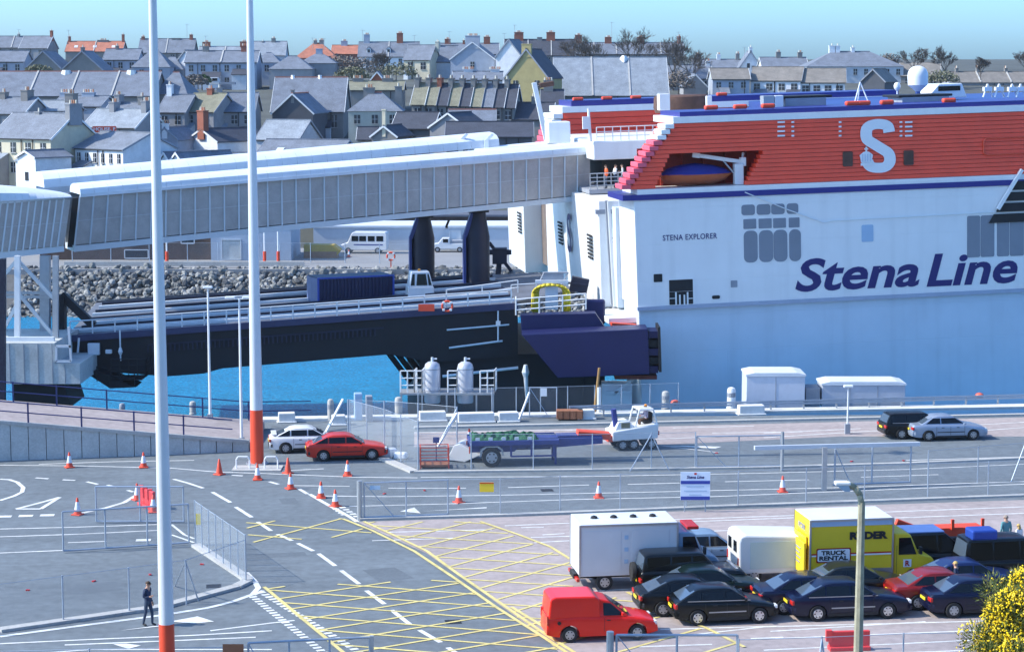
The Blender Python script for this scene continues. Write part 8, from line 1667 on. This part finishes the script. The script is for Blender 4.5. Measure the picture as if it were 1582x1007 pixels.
# ------------------------------------------------------------------ people
def cloth(name, col): return mat('cloth_' + name, col, 0.85, var=0.15, scale=6)
def person(label, loc, rz, J, top, legs, hair, shoes=None, height=1.75, name='person', hl=0.0):
    """J: joints of the posed skeleton in metres for a 1.75 m figure; one skin-modifier surface"""
    t = thing(name, label, 'person', loc, rz); k = height / 1.75
    names = list(J); idx = {n: i for i, n in enumerate(names)}
    bones = [('pelvis', 'waist'), ('waist', 'chest'), ('chest', 'neck'), ('neck', 'head'), ('head', 'crown')]
    for s in 'lr': bones += [('chest', 'sh_' + s), ('sh_' + s, 'el_' + s), ('el_' + s, 'wr_' + s), ('wr_' + s, 'ha_' + s), ('pelvis', 'hip_' + s), ('hip_' + s, 'kn_' + s), ('kn_' + s, 'an_' + s), ('an_' + s, 'to_' + s)]
    rad = dict(pelvis=(.15, .11), waist=(.14, .10), chest=(.16, .11), neck=(.058, .058), head=(.088, .098), crown=(.07, .08))
    for s in 'lr': rad.update({'sh_' + s: (.068, .068), 'el_' + s: (.047, .047), 'wr_' + s: (.034, .032), 'ha_' + s: (.042, .022), 'hip_' + s: (.092, .092), 'kn_' + s: (.064, .064), 'an_' + s: (.046, .046), 'to_' + s: (.045, .035)})
    me = bpy.data.meshes.new('body'); me.from_pydata([Vector(J[n]) * k for n in names], [(idx[a], idx[b2]) for a, b2 in bones], []); me.update()
    o = bpy.data.objects.new('body', me); C.objects.link(o); md = o.modifiers.new('s', 'SKIN'); sv = me.skin_vertices[0].data
    for n in names: sv[idx[n]].radius = [r * k for r in rad[n]]
    for v in sv: v.use_root = False
    sv[idx['pelvis']].use_root = True
    sd = o.modifiers.new('d', 'SUBSURF'); sd.levels = 2; sd.render_levels = 2
    bpy.context.view_layer.update(); nm = bpy.data.meshes.new_from_object(o.evaluated_get(bpy.context.evaluated_depsgraph_get())); bpy.data.objects.remove(o)
    bm = bmesh.new(); bm.from_mesh(nm)
    # five separate fingers per hand, unequal and slightly curled
    for s in 'lr':
        w_, h_ = Vector(J['wr_' + s]) * k, Vector(J['ha_' + s]) * k; d = (h_ - w_).normalized(); side = d.cross(Vector((1, 0, 0))).normalized() if abs(d.x) < 0.9 else Vector((0, 0, 1)); side = Vector((1, 0, 0)) - d * d.x; side.normalize(); cu = d.cross(side)
        for i, (off, ln_) in enumerate(((-.028, .062), (-.010, .078), (.008, .074), (.026, .055), (.036, .05))):
            b0 = h_ + side * off * k - d * (0.0 if i < 4 else 0.045) * k; dd = d if i < 4 else (d + side).normalized(); m1 = b0 + dd * ln_ * k * 0.55; e = m1 + (dd * 0.75 + cu * 0.5).normalized() * ln_ * k * 0.5
            for p0, p1, r0, r1 in ((b0, m1, .010, .009), (m1, e, .009, .006)):
                mb = MB(); mb.tube(p0, p1, r0 * k, r1 * k, 6); vv = [bm.verts.new(v) for v in mb.v]
                for f in mb.f: bm.faces.new([vv[j] for j in f])
    # face: nose, ears
    hd = Vector(J['head']) * k; fw = Vector((1, 0, 0))
    for c_, sz in ((hd + Vector((.105, 0, .03)) * k, (.035, .03, .045)), (hd + Vector((0, .098, .03)) * k, (.04, .02, .06)), (hd + Vector((0, -.098, .03)) * k, (.04, .02, .06))):
        mb = MB(); mb.box(c_, [q * k for q in sz]); vv = [bm.verts.new(v) for v in mb.v]
        for f in mb.f: bm.faces.new([vv[j] for j in f])
    bm.to_mesh(nm); bm.free(); nm.materials.clear()
    for m_ in (M['skin'], top, legs, shoes or M['black']): nm.materials.append(m_)
    segs = [(Vector(J[a]) * k, Vector(J[b2]) * k, 0 if b2 in ('head', 'crown') or a.startswith('wr') or (b2 == 'neck') else 3 if a.startswith('an') else 2 if a.startswith(('hip', 'kn')) or b2.startswith('hip') else 1) for a, b2 in bones]
    for p in nm.polygons:
        c_ = p.center; best = 9; mi = 0
        for a, b2, m_ in segs:
            ab = b2 - a; f = max(0, min(1, (c_ - a).dot(ab) / max(1e-9, ab.dot(ab)))); q = (c_ - a - ab * f).length
            if q < best: best, mi = q, m_
        if c_.z > (Vector(J['neck']) * k).z - 0.01: mi = 0
        p.material_index = mi
    nm.polygons.foreach_set('use_smooth', [True] * len(nm.polygons))
    o = bpy.data.objects.new('body', nm); C.objects.link(o); o.parent = t
    # hair cap and eyes
    mb = MB(); hr = []; c0 = hd + Vector((-.012, 0, .055)) * k; n = 12
    for i in range(6):
        a = R(90 * i / 5); hr.append((max(0.004, .108 * k * math.cos(a)), .098 * k * math.sin(a)))
    mb.lathe(hr, tuple(c0), n); 
    if hl: mb.box(hd + Vector((-.075, 0, -.03 - hl / 2)) * k, (.07 * k, .17 * k, (hl + .1) * k))
    mb.build('hair', hair, t, smooth=SM)
    for s in (-1, 1): mb = MB(); mb.box(hd + Vector((.092, s * .035, .05)) * k, (.016 * k, .03 * k, .016 * k)); mb.build('eye', M['black'], t)
    return t
def stand(step=0.0, arm=0.0, bend=0.0, reach=None):
    J = dict(pelvis=(0, 0, .95), waist=(.01, 0, 1.10), chest=(bend * .2, 0, 1.34), neck=(.02 + bend * .3, 0, 1.50), head=(.05 + bend * .35, 0, 1.60), crown=(.045 + bend * .36, 0, 1.70))
    for s, q in (('l', 1), ('r', -1)):
        st_ = step * q
        J.update({'sh_' + s: (bend * .2, q * .18, 1.42), 'el_' + s: (-.03 - arm * q, q * .235, 1.14), 'wr_' + s: (.08 - arm * q * .6, q * .235, .90), 'ha_' + s: (.11 - arm * q * .6, q * .23, .80), 'hip_' + s: (0, q * .095, .90), 'kn_' + s: (.04 + st_ * .6, q * .10, .50), 'an_' + s: (st_ - .02, q * .10, .08), 'to_' + s: (st_ + .15, q * .12, .035)})
    if reach: J.update(reach)
    return J
navyc = cloth('navy', (0.02, 0.035, 0.08)); jean = cloth('jean', (0.04, 0.06, 0.10)); HB = cloth('hair_brown', (0.06, 0.035, 0.02)); HG = cloth('hair_grey', (0.3, 0.24, 0.2)); HY = cloth('hair_blond', (0.5, 0.35, 0.12)); teal = cloth('teal', (0.10, 0.27, 0.30)); whitec = cloth('white', (0.7, 0.7, 0.7)); orangec = cloth('orange', (0.7, 0.12, 0.03))
bendarm = {'el_r': (-.02, -.24, 1.16), 'wr_r': (.20, -.16, 1.18), 'ha_r': (.28, -.12, 1.22)}
person('person in dark navy jacket walking beside the near mast', G(229, 966), R(-25), stand(0.14, 0.06, 0.0, bendarm), navyc, jean, HB)
person('person in teal shirt standing behind the people carrier with roof box', G(1553, 856), R(100), stand(0.0, 0.02), teal, jean, HG)
person('fair haired person in white beside the person in teal', G(1573, 858), R(120), stand(0.0, 0.02), whitec, jean, HY, height=1.42, hl=0.12)
person('person in dark top standing beside the maroon saloon', G(1476, 930), R(150), stand(0.0, 0.03), navyc, jean, HY, height=1.68)
sit = stand(0, 0, 0.1); 
for s, q in (('l', 1), ('r', -1)): sit.update({'kn_' + s: (.42, q * .13, .92), 'an_' + s: (.45, q * .13, .48), 'to_' + s: (.6, q * .14, .44), 'el_' + s: (.14, q * .23, 1.18), 'wr_' + s: (.38, q * .15, 1.16), 'ha_' + s: (.46, q * .13, 1.17)})
td = Matrix.Rotation(R(14), 3, 'Z') @ Vector((0.85, 0, 0)); person('driver in pale shirt seated on the white terminal tractor', Vector(tt.location) + td + Vector((0, 0, 0.72)), R(194), sit, cloth('lilac', (0.45, 0.4, 0.5)), cloth('brown', (0.10, 0.05, 0.03)), HB, height=1.68)
pz = ship.matrix_world
for i, (dx, tp_, hr_, lb, ry_) in enumerate(((0.95, orangec, HB, 'person in orange jacket at the ferry boarding platform', 200), (1.6, whitec, HB, 'left of two people in white on the ferry boarding platform', 20), (2.15, whitec, HB, 'right of two people in white on the ferry boarding platform', 170))):
    w_ = pz @ Vector((dx0 + dx - 0.2, YD - 0.6, dz0 - 0.1)); person(lb, w_, R(ry_), stand(0, 0.02, 0, bendarm if i else None), tp_, jean, hr_, height=1.72)
# ------------------------------------------------------------------ the air: even pale haze over the harbour
hz = MB(); hz.box2((-620, -12, -9.5), (620, 760, 42)); hm = bpy.data.materials.new('haze'); hm.use_nodes = True; t = hm.node_tree
for n in list(t.nodes):
    if n.type != 'OUTPUT_MATERIAL': t.nodes.remove(n)
vp = t.nodes.new('ShaderNodeVolumePrincipled'); vp.inputs['Color'].default_value = (0.86, 0.94, 1.0, 1); vp.inputs['Density'].default_value = 0.00007; vp.inputs['Anisotropy'].default_value = 0.2
t.links.new(vp.outputs[0], [n for n in t.nodes if n.type == 'OUTPUT_MATERIAL'][0].inputs['Volume'])
o = hz.build('haze', hm); o['kind'] = 'stuff'
